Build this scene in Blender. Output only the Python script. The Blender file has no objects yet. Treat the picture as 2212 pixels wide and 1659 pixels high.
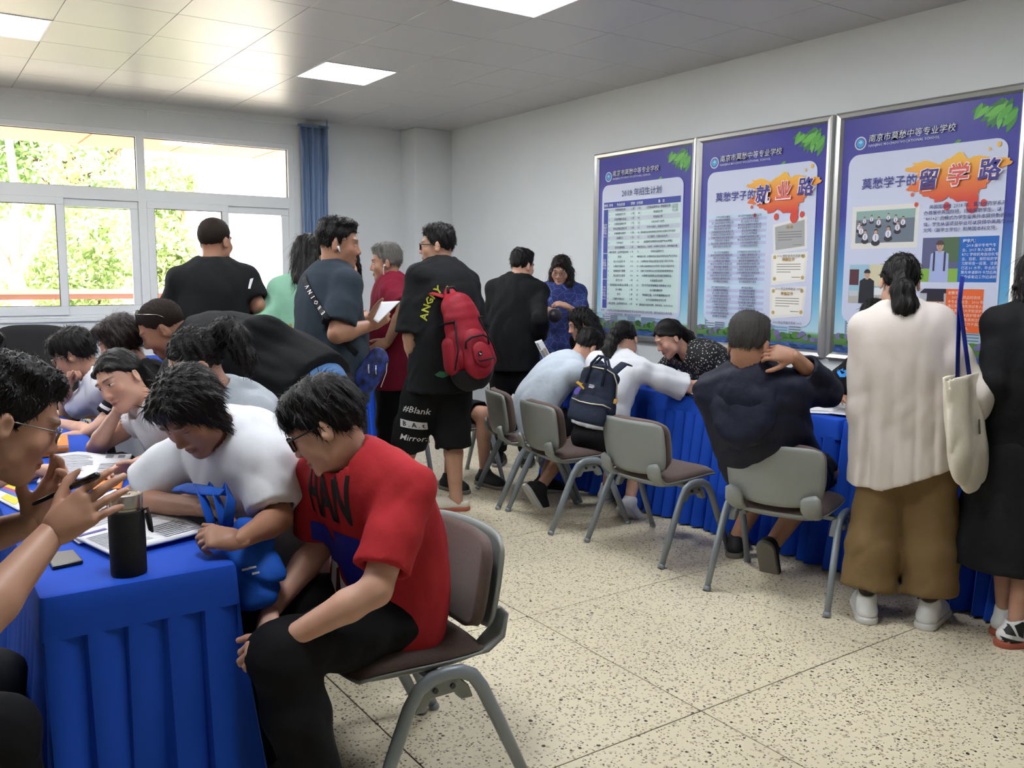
import bpy, bmesh, math, random, time
import numpy as np
from mathutils import Vector, Matrix, Euler
T0 = time.time()
random.seed(7); np.random.seed(7)
SC = bpy.context.scene
COL = SC.collection
R_ = math.radians
# ------------------------------------------------------------------ camera
# solved from the floor joints, ceiling grid, posters and window lines (photo taken as 2212 x 1659)
CAM_H, FPX, YAW, PITCH, ROLL = 1.5, 1914.26, -0.602907, 0.122088, 0.0055709
_cy, _sy = math.cos(YAW), math.sin(YAW)
_fw = Vector((-_sy * math.cos(PITCH), _cy * math.cos(PITCH), -math.sin(PITCH)))
_rt = Vector((_cy, _sy, 0.0)); _up = _rt.cross(_fw)
_c, _s = math.cos(ROLL), math.sin(ROLL)
_r2 = _c * _rt + _s * _up; _u2 = -_s * _rt + _c * _up
cam_data = bpy.data.cameras.new('camera')
cam_data.sensor_fit = 'HORIZONTAL'; cam_data.sensor_width = 36.0
cam_data.lens = FPX / 2212 * 36.0
cam_data.clip_start = 0.05; cam_data.clip_end = 200
cam = bpy.data.objects.new('camera', cam_data); COL.objects.link(cam)
cam.matrix_world = Matrix(((_r2.x, _u2.x, -_fw.x, 0), (_r2.y, _u2.y, -_fw.y, 0), (_r2.z, _u2.z, -_fw.z, CAM_H), (0, 0, 0, 1)))
SC.camera = cam
# ------------------------------------------------------------------ world, sun, exposure
world = bpy.data.worlds.new('hazy_sky'); SC.world = world; world.use_nodes = True
bg = world.node_tree.nodes['Background']
bg.inputs[0].default_value = (0.97, 0.985, 1.0, 1); bg.inputs[1].default_value = 2.5
sun_data = bpy.data.lights.new('sun', 'SUN'); sun_data.energy = 7; sun_data.angle = R_(2); sun_data.color = (1, .95, .86)
sun = bpy.data.objects.new('sun', sun_data); COL.objects.link(sun)
sun.rotation_euler = (R_(24), R_(-16), 0)
SC.view_settings.view_transform = 'Standard'; SC.view_settings.look = 'None'
SC.view_settings.gamma = 1.0; SC.view_settings.use_curve_mapping = False
SC.view_settings.exposure = 1.9
LAMP_STRENGTH = 10.8

# ------------------------------------------------------------------ materials
MATS = {}
def nodes_of(name):
    m = bpy.data.materials.new(name); m.use_nodes = True
    nt = m.node_tree
    return m, nt, nt.nodes['Principled BSDF']
def srgb(h):
    if isinstance(h, str):
        h = h.lstrip('#'); v = [int(h[i:i + 2], 16) / 255 for i in (0, 2, 4)]
        return tuple(x / 12.92 if x <= .04045 else ((x + .055) / 1.055) ** 2.4 for x in v) + (1,)
    return tuple(h[:3]) + (1,)
def mat(name, col, rough=.6, metal=0., spec=.5, bump=None, vary=None, coat=0., sheen=0., emit=None, coords='Object'):
    """procedural material: bump=(scale, strength, detail), vary=(scale, colour2, amount)"""
    if name in MATS: return MATS[name]
    m, nt, b = nodes_of(name); N, L = nt.nodes, nt.links
    b.inputs['Base Color'].default_value = srgb(col)
    b.inputs['Roughness'].default_value = rough; b.inputs['Metallic'].default_value = metal
    b.inputs['Specular IOR Level'].default_value = spec
    if coat: b.inputs['Coat Weight'].default_value = coat; b.inputs['Coat Roughness'].default_value = .15
    if sheen: b.inputs['Sheen Weight'].default_value = sheen; b.inputs['Sheen Roughness'].default_value = .5
    tc = N.new('ShaderNodeTexCoord')
    if bump:
        nz = N.new('ShaderNodeTexNoise'); nz.inputs['Scale'].default_value = bump[0]; nz.inputs['Detail'].default_value = bump[2] if len(bump) > 2 else 3
        L.new(tc.outputs[coords], nz.inputs['Vector'])
        bp = N.new('ShaderNodeBump'); bp.inputs['Strength'].default_value = bump[1]; bp.inputs['Distance'].default_value = .01
        L.new(nz.outputs['Fac'], bp.inputs['Height']); L.new(bp.outputs['Normal'], b.inputs['Normal'])
    if vary:
        nz = N.new('ShaderNodeTexNoise'); nz.inputs['Scale'].default_value = vary[0]; nz.inputs['Detail'].default_value = 4
        L.new(tc.outputs[coords], nz.inputs['Vector'])
        rp = N.new('ShaderNodeMapRange'); rp.inputs[1].default_value = .35; rp.inputs[2].default_value = .65; rp.inputs[4].default_value = vary[2]
        L.new(nz.outputs['Fac'], rp.inputs[0])
        mx = N.new('ShaderNodeMix'); mx.data_type = 'RGBA'
        mx.inputs[6].default_value = srgb(col); mx.inputs[7].default_value = srgb(vary[1])
        L.new(rp.outputs[0], mx.inputs[0]); L.new(mx.outputs[2], b.inputs['Base Color'])
    if emit:
        b.inputs['Emission Color'].default_value = srgb(emit[0]); b.inputs['Emission Strength'].default_value = emit[1]
    MATS[name] = m
    return m

def glass_mat(name, tint=(1, 1, 1), rough=.0, refl=1.5):
    m = bpy.data.materials.new(name); m.use_nodes = True; nt = m.node_tree; N, L = nt.nodes, nt.links
    N.clear(); out = N.new('ShaderNodeOutputMaterial'); tr = N.new('ShaderNodeBsdfTransparent'); gl = N.new('ShaderNodeBsdfGlossy')
    tr.inputs[0].default_value = (*tint, 1); gl.inputs['Roughness'].default_value = rough
    fr = N.new('ShaderNodeFresnel'); fr.inputs[0].default_value = refl; mx = N.new('ShaderNodeMixShader')
    L.new(fr.outputs[0], mx.inputs[0]); L.new(tr.outputs[0], mx.inputs[1]); L.new(gl.outputs[0], mx.inputs[2]); L.new(mx.outputs[0], out.inputs[0])
    return m

# ------------------------------------------------------------------ mesh helpers
def link(name, me, material=None, parent=None, loc=None, rot=None):
    o = bpy.data.objects.new(name, me); COL.objects.link(o)
    if material is not None and me is not None and not me.materials: me.materials.append(material)
    if parent is not None: o.parent = parent
    if loc is not None: o.location = loc
    if rot is not None: o.rotation_euler = rot
    return o
def empty(name, loc=(0, 0, 0), rz=0., parent=None):
    o = bpy.data.objects.new(name, None); COL.objects.link(o); o.location = loc; o.rotation_euler = (0, 0, rz)
    o.empty_display_size = .1
    if parent is not None: o.parent = parent
    return o
def tag(o, label=None, cat=None, group=None, kind=None):
    if label: o['label'] = label
    if cat: o['category'] = cat
    if group: o['group'] = group
    if kind: o['kind'] = kind
    return o
def copy_tree(o, parent=None):
    c = o.copy(); COL.objects.link(c)
    if parent is not None: c.parent = parent
    for ch in list(o.children): copy_tree(ch, c)
    return c

class MB:
    """collects boxes, tubes, prisms and sheets into one mesh"""
    def __init__(s): s.v, s.f = [], []
    def add(s, vs, fs):
        n = len(s.v); s.v += [tuple(p) for p in vs]; s.f += [tuple(i + n for i in q) for q in fs]; return s
    def box(s, a, b):
        (x0, y0, z0), (x1, y1, z1) = a, b
        return s.add([(x0, y0, z0), (x1, y0, z0), (x1, y1, z0), (x0, y1, z0), (x0, y0, z1), (x1, y0, z1), (x1, y1, z1), (x0, y1, z1)],
                     [(0, 3, 2, 1), (4, 5, 6, 7), (0, 1, 5, 4), (1, 2, 6, 5), (2, 3, 7, 6), (3, 0, 4, 7)])
    def quad(s, a, b, c, d): return s.add([a, b, c, d], [(0, 1, 2, 3)])
    def tube(s, pts, r, n=10, caps=True, flat=1., side=None):
        pts = [Vector(p) for p in pts]; rs = r if isinstance(r, (list, tuple)) else [r] * len(pts)
        t0 = (pts[1] - pts[0]).normalized()
        u = Vector(side).normalized() if side else (t0.cross(Vector((0, 0, 1))) if abs(t0.z) < .9 else t0.cross(Vector((1, 0, 0)))).normalized()
        base = len(s.v)
        for i, p in enumerate(pts):
            t = ((pts[min(i + 1, len(pts) - 1)] - p).normalized() + (p - pts[max(i - 1, 0)]).normalized()).normalized()
            u = (u - t * u.dot(t)).normalized(); w = t.cross(u)
            for k in range(n):
                a = 2 * math.pi * k / n
                s.v.append(tuple(p + u * math.cos(a) * rs[i] + w * math.sin(a) * rs[i] * flat))
        for i in range(len(pts) - 1):
            for k in range(n):
                k2 = (k + 1) % n
                s.f.append((base + i * n + k, base + i * n + k2, base + (i + 1) * n + k2, base + (i + 1) * n + k))
        if caps:
            s.f.append(tuple(base + k for k in range(n))[::-1]); s.f.append(tuple(base + (len(pts) - 1) * n + k for k in range(n)))
        return s
    def lathe(s, prof, n=28, origin=(0, 0, 0)):
        base = len(s.v); ox, oy, oz = origin
        for (r, z) in prof:
            for k in range(n):
                a = 2 * math.pi * k / n; s.v.append((ox + r * math.cos(a), oy + r * math.sin(a), oz + z))
        for i in range(len(prof) - 1):
            for k in range(n):
                k2 = (k + 1) % n
                s.f.append((base + i * n + k, base + i * n + k2, base + (i + 1) * n + k2, base + (i + 1) * n + k))
        s.f.append(tuple(base + k for k in range(n))[::-1]); s.f.append(tuple(base + (len(prof) - 1) * n + k for k in range(n)))
        return s
    def grid(s, fn, nu, nv, thick=0., closed_u=False):
        """surface fn(u,v)->point, u,v in 0..1"""
        base = len(s.v); cu = nu if closed_u else nu + 1
        for j in range(nv + 1):
            for i in range(cu): s.v.append(tuple(fn(i / nu, j / nv)))
        for j in range(nv):
            for i in range(nu):
                i2 = (i + 1) % cu
                s.f.append((base + j * cu + i, base + j * cu + i2, base + (j + 1) * cu + i2, base + (j + 1) * cu + i))
        return s
    def prism(s, outline, h0, h1, axis=2):
        """extrude a 2-D outline; axis = extrusion axis"""
        n = len(outline)
        def P(p, h):
            return (p[0], p[1], h) if axis == 2 else ((p[0], h, p[1]) if axis == 1 else (h, p[0], p[1]))
        return s.add([P(p, h0) for p in outline] + [P(p, h1) for p in outline],
                     [tuple(range(n))[::-1], tuple(range(n, 2 * n))] + [(i, (i + 1) % n, n + (i + 1) % n, n + i) for i in range(n)])
    def mesh(s, name, smooth=False, bevel=0., seg=2, subsurf=0, solid=0.):
        me = bpy.data.meshes.new(name); me.from_pydata(s.v, [], s.f)
        bm = bmesh.new(); bm.from_mesh(me)
        bmesh.ops.recalc_face_normals(bm, faces=bm.faces)
        if bevel:
            es = [e for e in bm.edges if len(e.link_faces) == 2 and e.calc_face_angle(0) > .6]
            bmesh.ops.bevel(bm, geom=es, offset=bevel, segments=seg, affect='EDGES', profile=.6, clamp_overlap=True)
        if solid: bmesh.ops.solidify(bm, geom=bm.faces[:], thickness=solid)
        for _ in range(subsurf): bmesh.ops.subdivide_edges(bm, edges=bm.edges[:], cuts=1, use_grid_fill=True, smooth=1.0)
        bm.to_mesh(me); bm.free()
        if smooth or bevel: me.shade_smooth()
        if bevel or smooth == 'auto':
            try: me.set_sharp_from_angle(angle=R_(38))
            except Exception: pass
        return me
    def build(s, name, material, parent=None, loc=None, rot=None, **k):
        return link(name, s.mesh(name, **k), material, parent, loc, rot)

def rounded_rect(w, h, r, n=5, cx=0, cy=0):
    out = []
    for (sx, sy, a0) in ((1, 1, 0), (-1, 1, 90), (-1, -1, 180), (1, -1, 270)):
        for i in range(n + 1):
            a = R_(a0 + 90 * i / n); out.append((cx + sx * (w / 2 - r) + r * math.cos(a), cy + sy * (h / 2 - r) + r * math.sin(a)))
    return out

_FONTC = {}
def text_verts(body, size=1., align='LEFT', res=1, shear=0., bold=0., spacing=1.):
    """flat lettering as (verts Nx2, faces)"""
    key = (body, size, align, res, shear, bold, spacing)
    if key in _FONTC: return _FONTC[key]
    c = bpy.data.curves.new('t', 'FONT'); c.body = body; c.size = size; c.align_x = align; c.resolution_u = res; c.shear = shear; c.offset = bold * size
    c.space_character = spacing; c.fill_mode = 'FRONT'
    o = bpy.data.objects.new('t', c); COL.objects.link(o)
    dg = bpy.context.evaluated_depsgraph_get()
    me = bpy.data.meshes.new_from_object(o.evaluated_get(dg))
    v = [(p.co.x, p.co.y) for p in me.vertices]; f = [tuple(p.vertices) for p in me.polygons]
    bpy.data.objects.remove(o); bpy.data.curves.remove(c); bpy.data.meshes.remove(me)
    _FONTC[key] = (v, f)
    return v, f
# ================================================================== the room
HC, XR, YW = 3.06, 5.09, 8.90           # ceiling height, right wall, window wall (inner face)
XL, YB = -4.5, -4.6
m_wall = mat('white_wall_paint', '#dcdfdf', .75, bump=(180, .05), vary=(1.2, '#d3d8d8', .5))
m_ceil = None
def terrazzo():
    m, nt, b = nodes_of('cream_terrazzo'); N, L = nt.nodes, nt.links
    tc = N.new('ShaderNodeTexCoord')
    geo = N.new('ShaderNodeNewGeometry')
    nz = N.new('ShaderNodeTexNoise'); nz.inputs['Scale'].default_value = 2.2; nz.inputs['Detail'].default_value = 5
    L.new(geo.outputs['Position'], nz.inputs['Vector'])
    base = N.new('ShaderNodeMix'); base.data_type = 'RGBA'; base.inputs[6].default_value = srgb('#dad0b4'); base.inputs[7].default_value = srgb('#cbc0a4')
    L.new(nz.outputs['Fac'], base.inputs[0])
    col = base.outputs[2]
    wp = N.new('ShaderNodeTexNoise'); wp.inputs['Scale'].default_value = 45; wp.inputs['Detail'].default_value = 2
    L.new(geo.outputs['Position'], wp.inputs['Vector'])
    wm = N.new('ShaderNodeMix'); wm.data_type = 'VECTOR'; wm.inputs[0].default_value = .006
    va = N.new('ShaderNodeVectorMath'); va.operation = 'MULTIPLY_ADD'; va.inputs[1].default_value = (.012,) * 3
    L.new(wp.outputs['Color'], va.inputs[0]); L.new(geo.outputs['Position'], va.inputs[2])
    for scale, thr, prob, c2 in ((55, .32, .55, '#bcb097'), (42, .30, .34, '#ac9f86'), (80, .33, .32, '#8d826e'), (58, .31, .11, '#40392f'), (105, .36, .16, '#554d41'), (34, .24, .04, '#2b251e')):
        vo = N.new('ShaderNodeTexVoronoi'); vo.inputs['Scale'].default_value = scale
        L.new(va.outputs[0], vo.inputs['Vector'])
        lt = N.new('ShaderNodeMath'); lt.operation = 'LESS_THAN'; lt.inputs[1].default_value = thr; L.new(vo.outputs['Distance'], lt.inputs[0])
        sp = N.new('ShaderNodeSeparateColor'); L.new(vo.outputs['Color'], sp.inputs[0])
        l2 = N.new('ShaderNodeMath'); l2.operation = 'LESS_THAN'; l2.inputs[1].default_value = prob; L.new(sp.outputs[0], l2.inputs[0])
        mu = N.new('ShaderNodeMath'); mu.operation = 'MULTIPLY'; L.new(lt.outputs[0], mu.inputs[0]); L.new(l2.outputs[0], mu.inputs[1])
        mx = N.new('ShaderNodeMix'); mx.data_type = 'RGBA'; mx.inputs[7].default_value = srgb(c2)
        L.new(mu.outputs[0], mx.inputs[0]); L.new(col, mx.inputs[6]); col = mx.outputs[2]
    L.new(col, b.inputs['Base Color'])
    b.inputs['Roughness'].default_value = .42; b.inputs['Specular IOR Level'].default_value = .35
    return m
m_floor = terrazzo()
m_joint = mat('dark_floor_joint', '#5a5140', .8)

# floor: base slab (the joints) and single poured panels
floor = MB().box((XL, YB, -.12), (XR, YW + .1, -.004)).build('floor', m_joint); tag(floor, kind='structure', label='cream speckled terrazzo floor with thin dark joints')
PX, PY = .9747, 1.0362; X0, Y0 = 2.204, 2.030
pm = MB().box((-PX / 2 + .0022, -PY / 2 + .0022, -.004), (PX / 2 - .0022, PY / 2 - .0022, 0)).mesh('floor_panel', bevel=.0012, seg=1); pm.materials.append(m_floor)
for i in range(-6, 4):
    for j in range(-7, 8):
        x0, x1 = X0 + (i - 1) * PX, X0 + i * PX; y0, y1 = Y0 + (j - 1) * PY, Y0 + j * PY
        if x1 < XL or x0 > XR or y1 < YB or y0 > YW: continue
        cx0, cx1, cy0, cy1 = max(x0, XL), min(x1, XR), max(y0, YB), min(y1, YW)
        o = link('floor_panel', pm, parent=floor, loc=((cx0 + cx1) / 2, (cy0 + cy1) / 2, 0))
        o.scale = ((cx1 - cx0) / PX, (cy1 - cy0) / PY, 1)

# walls
def structure(name, mb, m, **k):
    o = mb.build(name, m, **k); o['kind'] = 'structure'; return o
structure('wall_right', MB().box((XR, YB, 0), (XR + .2, YW + .3, HC + .1)), m_wall)
structure('wall_back', MB().box((XL - .2, YB - .2, 0), (XR + .2, YB, HC + .1)), m_wall)
structure('wall_left', MB().box((XL - .2, YB, 0), (XL, YW + .3, HC + .1)), m_wall)
structure('wall_column', MB().box((4.63, 8.58, 0), (XR, YW, HC)), m_wall, bevel=.012)
WX0, WX1, WZ0, WZ1 = -3.98, 3.40, 1.09, 2.81
wf = MB()
wf.box((XL, YW, 0), (XR, YW + .24, WZ0)); wf.box((XL, YW, WZ1), (XR, YW + .24, HC + .1))
wf.box((WX1, YW, WZ0), (XR, YW + .24, WZ1)); wf.box((XL, YW, WZ0), (WX0, YW + .24, WZ1))
structure('wall_window', wf, m_wall)
structure('baseboard_right', MB().box((XR - .012, YB, 0), (XR, 8.58, .1)), mat('grey_skirting', '#8d8a84', .4))
structure('baseboard_window', MB().box((XL, YW - .012, 0), (4.63, YW, .1)), MATS['grey_skirting'])

# ceiling: slab and separate lay-in panels
def ceil_mat():
    m, nt, b = nodes_of('satin_aluminium_ceiling_panel'); N, L = nt.nodes, nt.links
    b.inputs['Base Color'].default_value = srgb('#c4c2c0'); b.inputs['Metallic'].default_value = .25
    b.inputs['Roughness'].default_value = .36; b.inputs['Specular IOR Level'].default_value = .45
    return m
m_ceil = ceil_mat()
m_ceil_gap = mat('ceiling_seam', '#8e8b87', .6)
ceiling = structure('ceiling', MB().box((XL, YB, HC + .006), (XR, YW + .2, HC + .12)), m_ceil_gap)
ceiling['label'] = 'suspended ceiling of square satin grey metal panels'
TS = .6; TX0, TY0 = .897, 5.77
tm = MB().box((-TS / 2 + .0018, -TS / 2 + .0018, 0), (TS / 2 - .0018, TS / 2 - .0018, .006)).mesh('ceiling_tile', bevel=.0015, seg=1); tm.materials.append(m_ceil)
lamps = [(.597 - 2.4 + 2.4 * i, 6.67 - 2.4 * j) for i in range(3) for j in range(3) if not (j == 2 and i < 1)]
n = 0
for i in range(-8, 8):
    for j in range(-18, 6):
        x0, y0 = TX0 + i * TS, TY0 + j * TS
        x1, y1 = min(x0 + TS, XR), min(y0 + TS, YW); x0, y0 = max(x0, XL), max(y0, YB)
        if x1 - x0 < .03 or y1 - y0 < .03: continue
        cx, cy = (x0 + x1) / 2, (y0 + y1) / 2
        if any(abs(cx - a) < .05 and abs(cy - b_) < .05 for a, b_ in lamps): continue
        o = link('ceiling_tile', tm, parent=ceiling, loc=(cx, cy, HC)); o.scale = ((x1 - x0) / TS, (y1 - y0) / TS, 1); n += 1
# ceiling light panels
m_lframe = mat('white_lamp_frame', '#e9e9e8', .4)
m_lamp = mat('lit_lamp_diffuser', '#ffffff', .5, emit=('#f6f9ff', LAMP_STRENGTH))
fm = MB()
for a, b_ in (((-.3, -.3), (.3, -.286)), ((-.3, .286), (.3, .3)), ((-.3, -.286), (-.286, .286)), ((.286, -.286), (.3, .286))):
    fm.box((a[0], a[1], -.004), (b_[0], b_[1], .02))
fme = fm.mesh('frame'); fme.materials.append(m_lframe)
dme = MB().box((-.286, -.286, 0), (.286, .286, .012)).mesh('diffuser'); dme.materials.append(m_lamp)
seen = {(2.997, 6.67): 'square lit ceiling light panel in front of the blue curtain', (2.997, 4.27): 'square lit ceiling light panel cut by the top edge of the picture',
        (.597, 6.67): 'square lit ceiling light panel nearest the left windows'}
for (x, y) in lamps:
    r = empty('ceiling_light', (x, y, HC))
    lab = next((v for k, v in seen.items() if abs(k[0] - x) < .02 and abs(k[1] - y) < .02), 'square lit ceiling light panel out of the picture')
    tag(r, lab, 'ceiling light', 'square ceiling light panels')
    link('frame', fme, parent=r); link('diffuser', dme, parent=r)
# curtain track under the ceiling and its hook
m_upvc = mat('white_window_upvc', '#e3e6e6', .35)
tr = structure('trim_1', MB().box((XL, YW - .06, HC - .055), (3.52, YW, HC - .0)), m_wall)
hook = MB().tube([(1.995, YW, 2.985), (1.995, YW - .03, 2.985), (1.995, YW - .04, 2.955), (1.995, YW - .025, 2.935)], .006, 6).build('curtain_hook', m_upvc)
tag(hook, 'small white curtain hook on the wall above the windows', 'hook')

# ------------------------------------------------------------------ windows
m_glass = glass_mat('window_glass', (1, 1, 1), 0, 1.5)
m_seal = mat('dark_window_seal', '#3a2f28', .6)
FY0, FY1 = YW + .02, YW + .09
def pane(parent, x0, x1, z0, z1, y):
    MB().box((x0 - .004, y - .003, z0 - .004), (x1 + .004, y + .003, z1 + .004)).build('pane', m_glass, parent)
    s = MB(); t = .005
    s.box((x0, y - .006, z0), (x1, y + .006, z0 + t)); s.box((x0, y - .006, z1 - t), (x1, y + .006, z1))
    s.box((x0, y - .006, z0), (x0 + t, y + .006, z1)); s.box((x1 - t, y - .006, z0), (x1, y + .006, z1))
    s.build('seal', m_seal, parent)
def ring(x0, x1, z0, z1, t, y0, y1, tb=None):
    tb = tb or t; s = MB()
    s.box((x0, y0, z0), (x1, y1, z0 + tb)); s.box((x0, y0, z1 - t), (x1, y1, z1))
    s.box((x0, y0, z0 + tb), (x0 + t, y1, z1 - t)); s.box((x1 - t, y0, z0 + tb), (x1, y1, z1 - t)); return s
UW = 1.475
for k in range(5):
    x1 = WX1 - k * UW; x0 = x1 - UW
    w = empty('window_%d' % (k + 1), (0, 0, 0)); w['kind'] = 'structure'
    w['label'] = ['white framed sliding window beside the blue curtain', 'white framed sliding window left of the centre mullion', 'white framed sliding window out of view'][min(k, 2)]
    f = MB()
    f.box((x0, YW + .005, WZ0), (x0 + .035, FY1, WZ1)); f.box((x1 - .035 if k else x1 - .055, YW + .005, WZ0), (x1, FY1, WZ1))
    f.box((x0 + .001, YW + .008, WZ1 - .055), (x1 - .001, FY1 - .002, WZ1 - .001)); f.box((x0 + .001, YW + .008, WZ0 + .001), (x1 - .001, FY1 - .002, WZ0 + .03)); f.box((x0 + .001, YW + .008, 2.165), (x1 - .001, FY1 - .002, 2.275))
    f.build('window_frame', m_upvc, w)
    ux1 = x1 - (.035 if k else .055)
    pane(w, x0 + .035, ux1, 2.275, 2.755, YW + .05)
    mid = (x0 + .035 + ux1) / 2 + .03
    a = empty('sash', parent=w); ring(x0 + .035, mid + .04, WZ0 + .03, 2.17, .066, YW - .008, YW + .028, .08).build('sash_frame', m_upvc, a, bevel=.003, seg=1)
    pane(a, x0 + .101, mid - .026, WZ0 + .11, 2.104, YW + .01)
    a = empty('sash', parent=w); ring(mid - .02, ux1, WZ0 + .03, 2.164, .07, YW + .034, YW + .068, .08).build('sash_frame', m_upvc, a, bevel=.003, seg=1)
    pane(a, mid + .04, ux1 - .06, WZ0 + .11, 2.09, YW + .05)
structure('trim_2', MB().box((WX0 - .02, YW - .02, WZ0 - .03), (WX1 + .02, YW + .1, WZ0)), m_upvc, bevel=.004)

# curtain gathered beside the window: pleated cloth
m_curt = mat('slate_blue_curtain', '#7288ab', .85, bump=(90, .1), sheen=.3)
cu = empty('curtain', (3.59, YW - .05, 0)); tag(cu, 'slate blue curtain gathered beside the window', 'curtain')
def curt(u, v):
    z = .35 + 2.66 * v; a = u * 9 * 2 * math.pi
    w = .155 + .004 * math.sin(5 * v + 2)
    amp = .024 + .012 * math.sin(a * .31 + 1)
    return ((u - .5) * 2 * w + .018 * math.sin(a * .5 + v * 2), -.035 + amp * math.sin(a + .5 * math.sin(v * 3)) + .01 * math.sin(v * 6 + u * 5), z)
MB().grid(curt, 110, 18).build('cloth', m_curt, cu, smooth=True, solid=.003)
MB().box((-.16, -.045, 2.985), (.16, -.005, 3.01)).build('header_tape', m_curt, cu)

# ================================================================== outside
m_deck = mat('pale_gallery_floor', '#8f7d6c', .8)
structure('gallery_floor', MB().box((-14, 9.14, -.1), (14, 12.0, .12)), m_deck)
m_soff = mat('salmon_soffit_board', '#d09a76', .7)
sof = structure('gallery_roof', MB().box((-14, 9.14, 3.04), (14, 11.9, 3.3)), m_soff)
for k in range(12):
    x0 = -5.5 + k * 1.05
    MB().box((x0 + .012, 9.2, 3.015), (x0 + 1.038, 11.88, 3.04)).build('soffit_panel', m_soff, sof)
m_rail = mat('red_brown_railing', '#c08a78', .5); m_railtop = mat('pale_rail_top', '#efe6dc', .4)
rail = empty('gallery_railing', (0, 11.6, 0)); tag(rail, 'red brown railing with pale top rail outside the windows', 'railing')
MB().box((-8, -.06, 1.25), (8, .06, 1.305)).build('top_rail', m_railtop, rail, bevel=.01)
MB().box((-8, -.03, 1.19), (8, .03, 1.25)).build('rail_beam', m_rail, rail)
for px in (.86, 2.62, 3.0, 4.6, -.9, -2.6, 6.2): MB().box((px - .045, -.03, .12), (px + .045, .03, 1.19)).build('railing_post', m_rail, rail)
structure('ground', MB().box((-60, 12, -3.4), (60, 80, -3.0)), mat('pale_ground', '#cfc8b8', .9))
m_leaf = {}
def leafmat(name, c1, c2):
    m, nt, b = nodes_of(name); N, L = nt.nodes, nt.links
    oi = N.new('ShaderNodeNewGeometry'); mx = N.new('ShaderNodeMix'); mx.data_type = 'RGBA'
    mx.inputs[6].default_value = srgb(c1); mx.inputs[7].default_value = srgb(c2); L.new(oi.outputs['Random Per Island'], mx.inputs[0])
    L.new(mx.outputs[2], b.inputs['Base Color']); b.inputs['Roughness'].default_value = .6
    tl = N.new('ShaderNodeBsdfTranslucent'); L.new(mx.outputs[2], tl.inputs[0]); ms = N.new('ShaderNodeMixShader'); ms.inputs[0].default_value = .35
    L.new(b.outputs[0], ms.inputs[1]); L.new(tl.outputs[0], ms.inputs[2]); L.new(ms.outputs[0], N['Material Output'].inputs[0])
    return m
m_leaf_a = leafmat('broad_green_leaf', '#6f9152', '#a9bd84'); m_leaf_b = leafmat('yellow_green_leaf', '#9db574', '#cfdaa8'); m_bark = mat('brown_bark', '#6b5342', .9, bump=(12, .5))
m_bark2 = mat('pale_bark', '#b09a86', .9)
def tree(label, base, trunk_pts, trunk_r, blobs, nleaf, size, ml, mb_, seed, extra=()):
    rs = np.random.RandomState(seed); t = empty('tree', base); tag(t, label, 'tree', 'trees outside the windows')
    tb = MB().tube(trunk_pts, trunk_r, 9)
    for e, er in extra: tb.tube(e, er, 7)
    tb.build('trunk', mb_, t, smooth=True)
    vol = np.array([b[3] ** 3 for b in blobs]) ** .7; vol /= vol.sum(); idx = rs.choice(len(blobs), nleaf, p=vol)
    c = np.array([b[:3] for b in blobs])[idx]; r = np.array([b[3] for b in blobs])[idx]
    d = rs.normal(size=(nleaf, 3)); d /= np.linalg.norm(d, axis=1)[:, None]
    p = c + d * (r * rs.uniform(.55, 1.08, nleaf))[:, None] * [1, 1, .85]
    a = rs.normal(size=(nleaf, 3)); a /= np.linalg.norm(a, axis=1)[:, None]; b = np.cross(a, rs.normal(size=(nleaf, 3))); b /= np.linalg.norm(b, axis=1)[:, None]
    s = (size * rs.uniform(.6, 1.3, nleaf))[:, None]
    v = np.stack([p - a * s, p + b * s * .45, p + a * s, p - b * s * .45], 1).reshape(-1, 3)
    me = bpy.data.meshes.new('foliage'); me.from_pydata(v.tolist(), [], np.arange(len(v)).reshape(-1, 4).tolist())
    o = link('foliage', me, ml, t); o['kind'] = 'stuff'
    return t
tree('tall broad green tree with dark trunk behind the upper windows', (3.4, 21, -3), [(0, 0, 0), (.1, 0, 4), (-.2, .1, 7), (.3, 0, 10)], [.32, .28, .22, .1],
     [(-2.6, 0, 6.6, 1.5), (-1.2, .4, 8.2, 1.7), (.6, 0, 9.0, 1.7), (-3.6, .5, 8.3, 1.6), (-.5, -.4, 6.5, 1.2), (1.2, .4, 8.6, 1.0), (-2.4, 0, 9.8, 1.6), (.4, 0, 10.6, 1.6), (.9, .3, 5.9, .8), (-4.9, .3, 7.2, 1.4)], 30000, .095, m_leaf_a, m_bark, 3,
     extra=[([(.0, 0, 5.5), (-1.2, .1, 7.2), (-2, .2, 8.6)], [.16, .1, .05]), ([(-.1, 0, 6.2), (1, 0, 7.6), (1.6, 0, 8.6)], [.14, .09, .04])])
tree('small rounded yellow green tree below the tall tree', (2.85, 17, -3), [(0, 0, 0), (.05, 0, 3.2), (0, 0, 4.4)], [.13, .11, .05],
     [(-.3, 0, 4.6, .9), (-.9, .2, 4.0, .8), (.5, 0, 4.1, .85), (0, 0, 5.3, .7), (1.2, 0, 3.7, .7), (-1.3, 0, 3.4, .6), (.6, .2, 3.3, .6)], 15000, .065, m_leaf_b, m_bark, 5)
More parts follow.
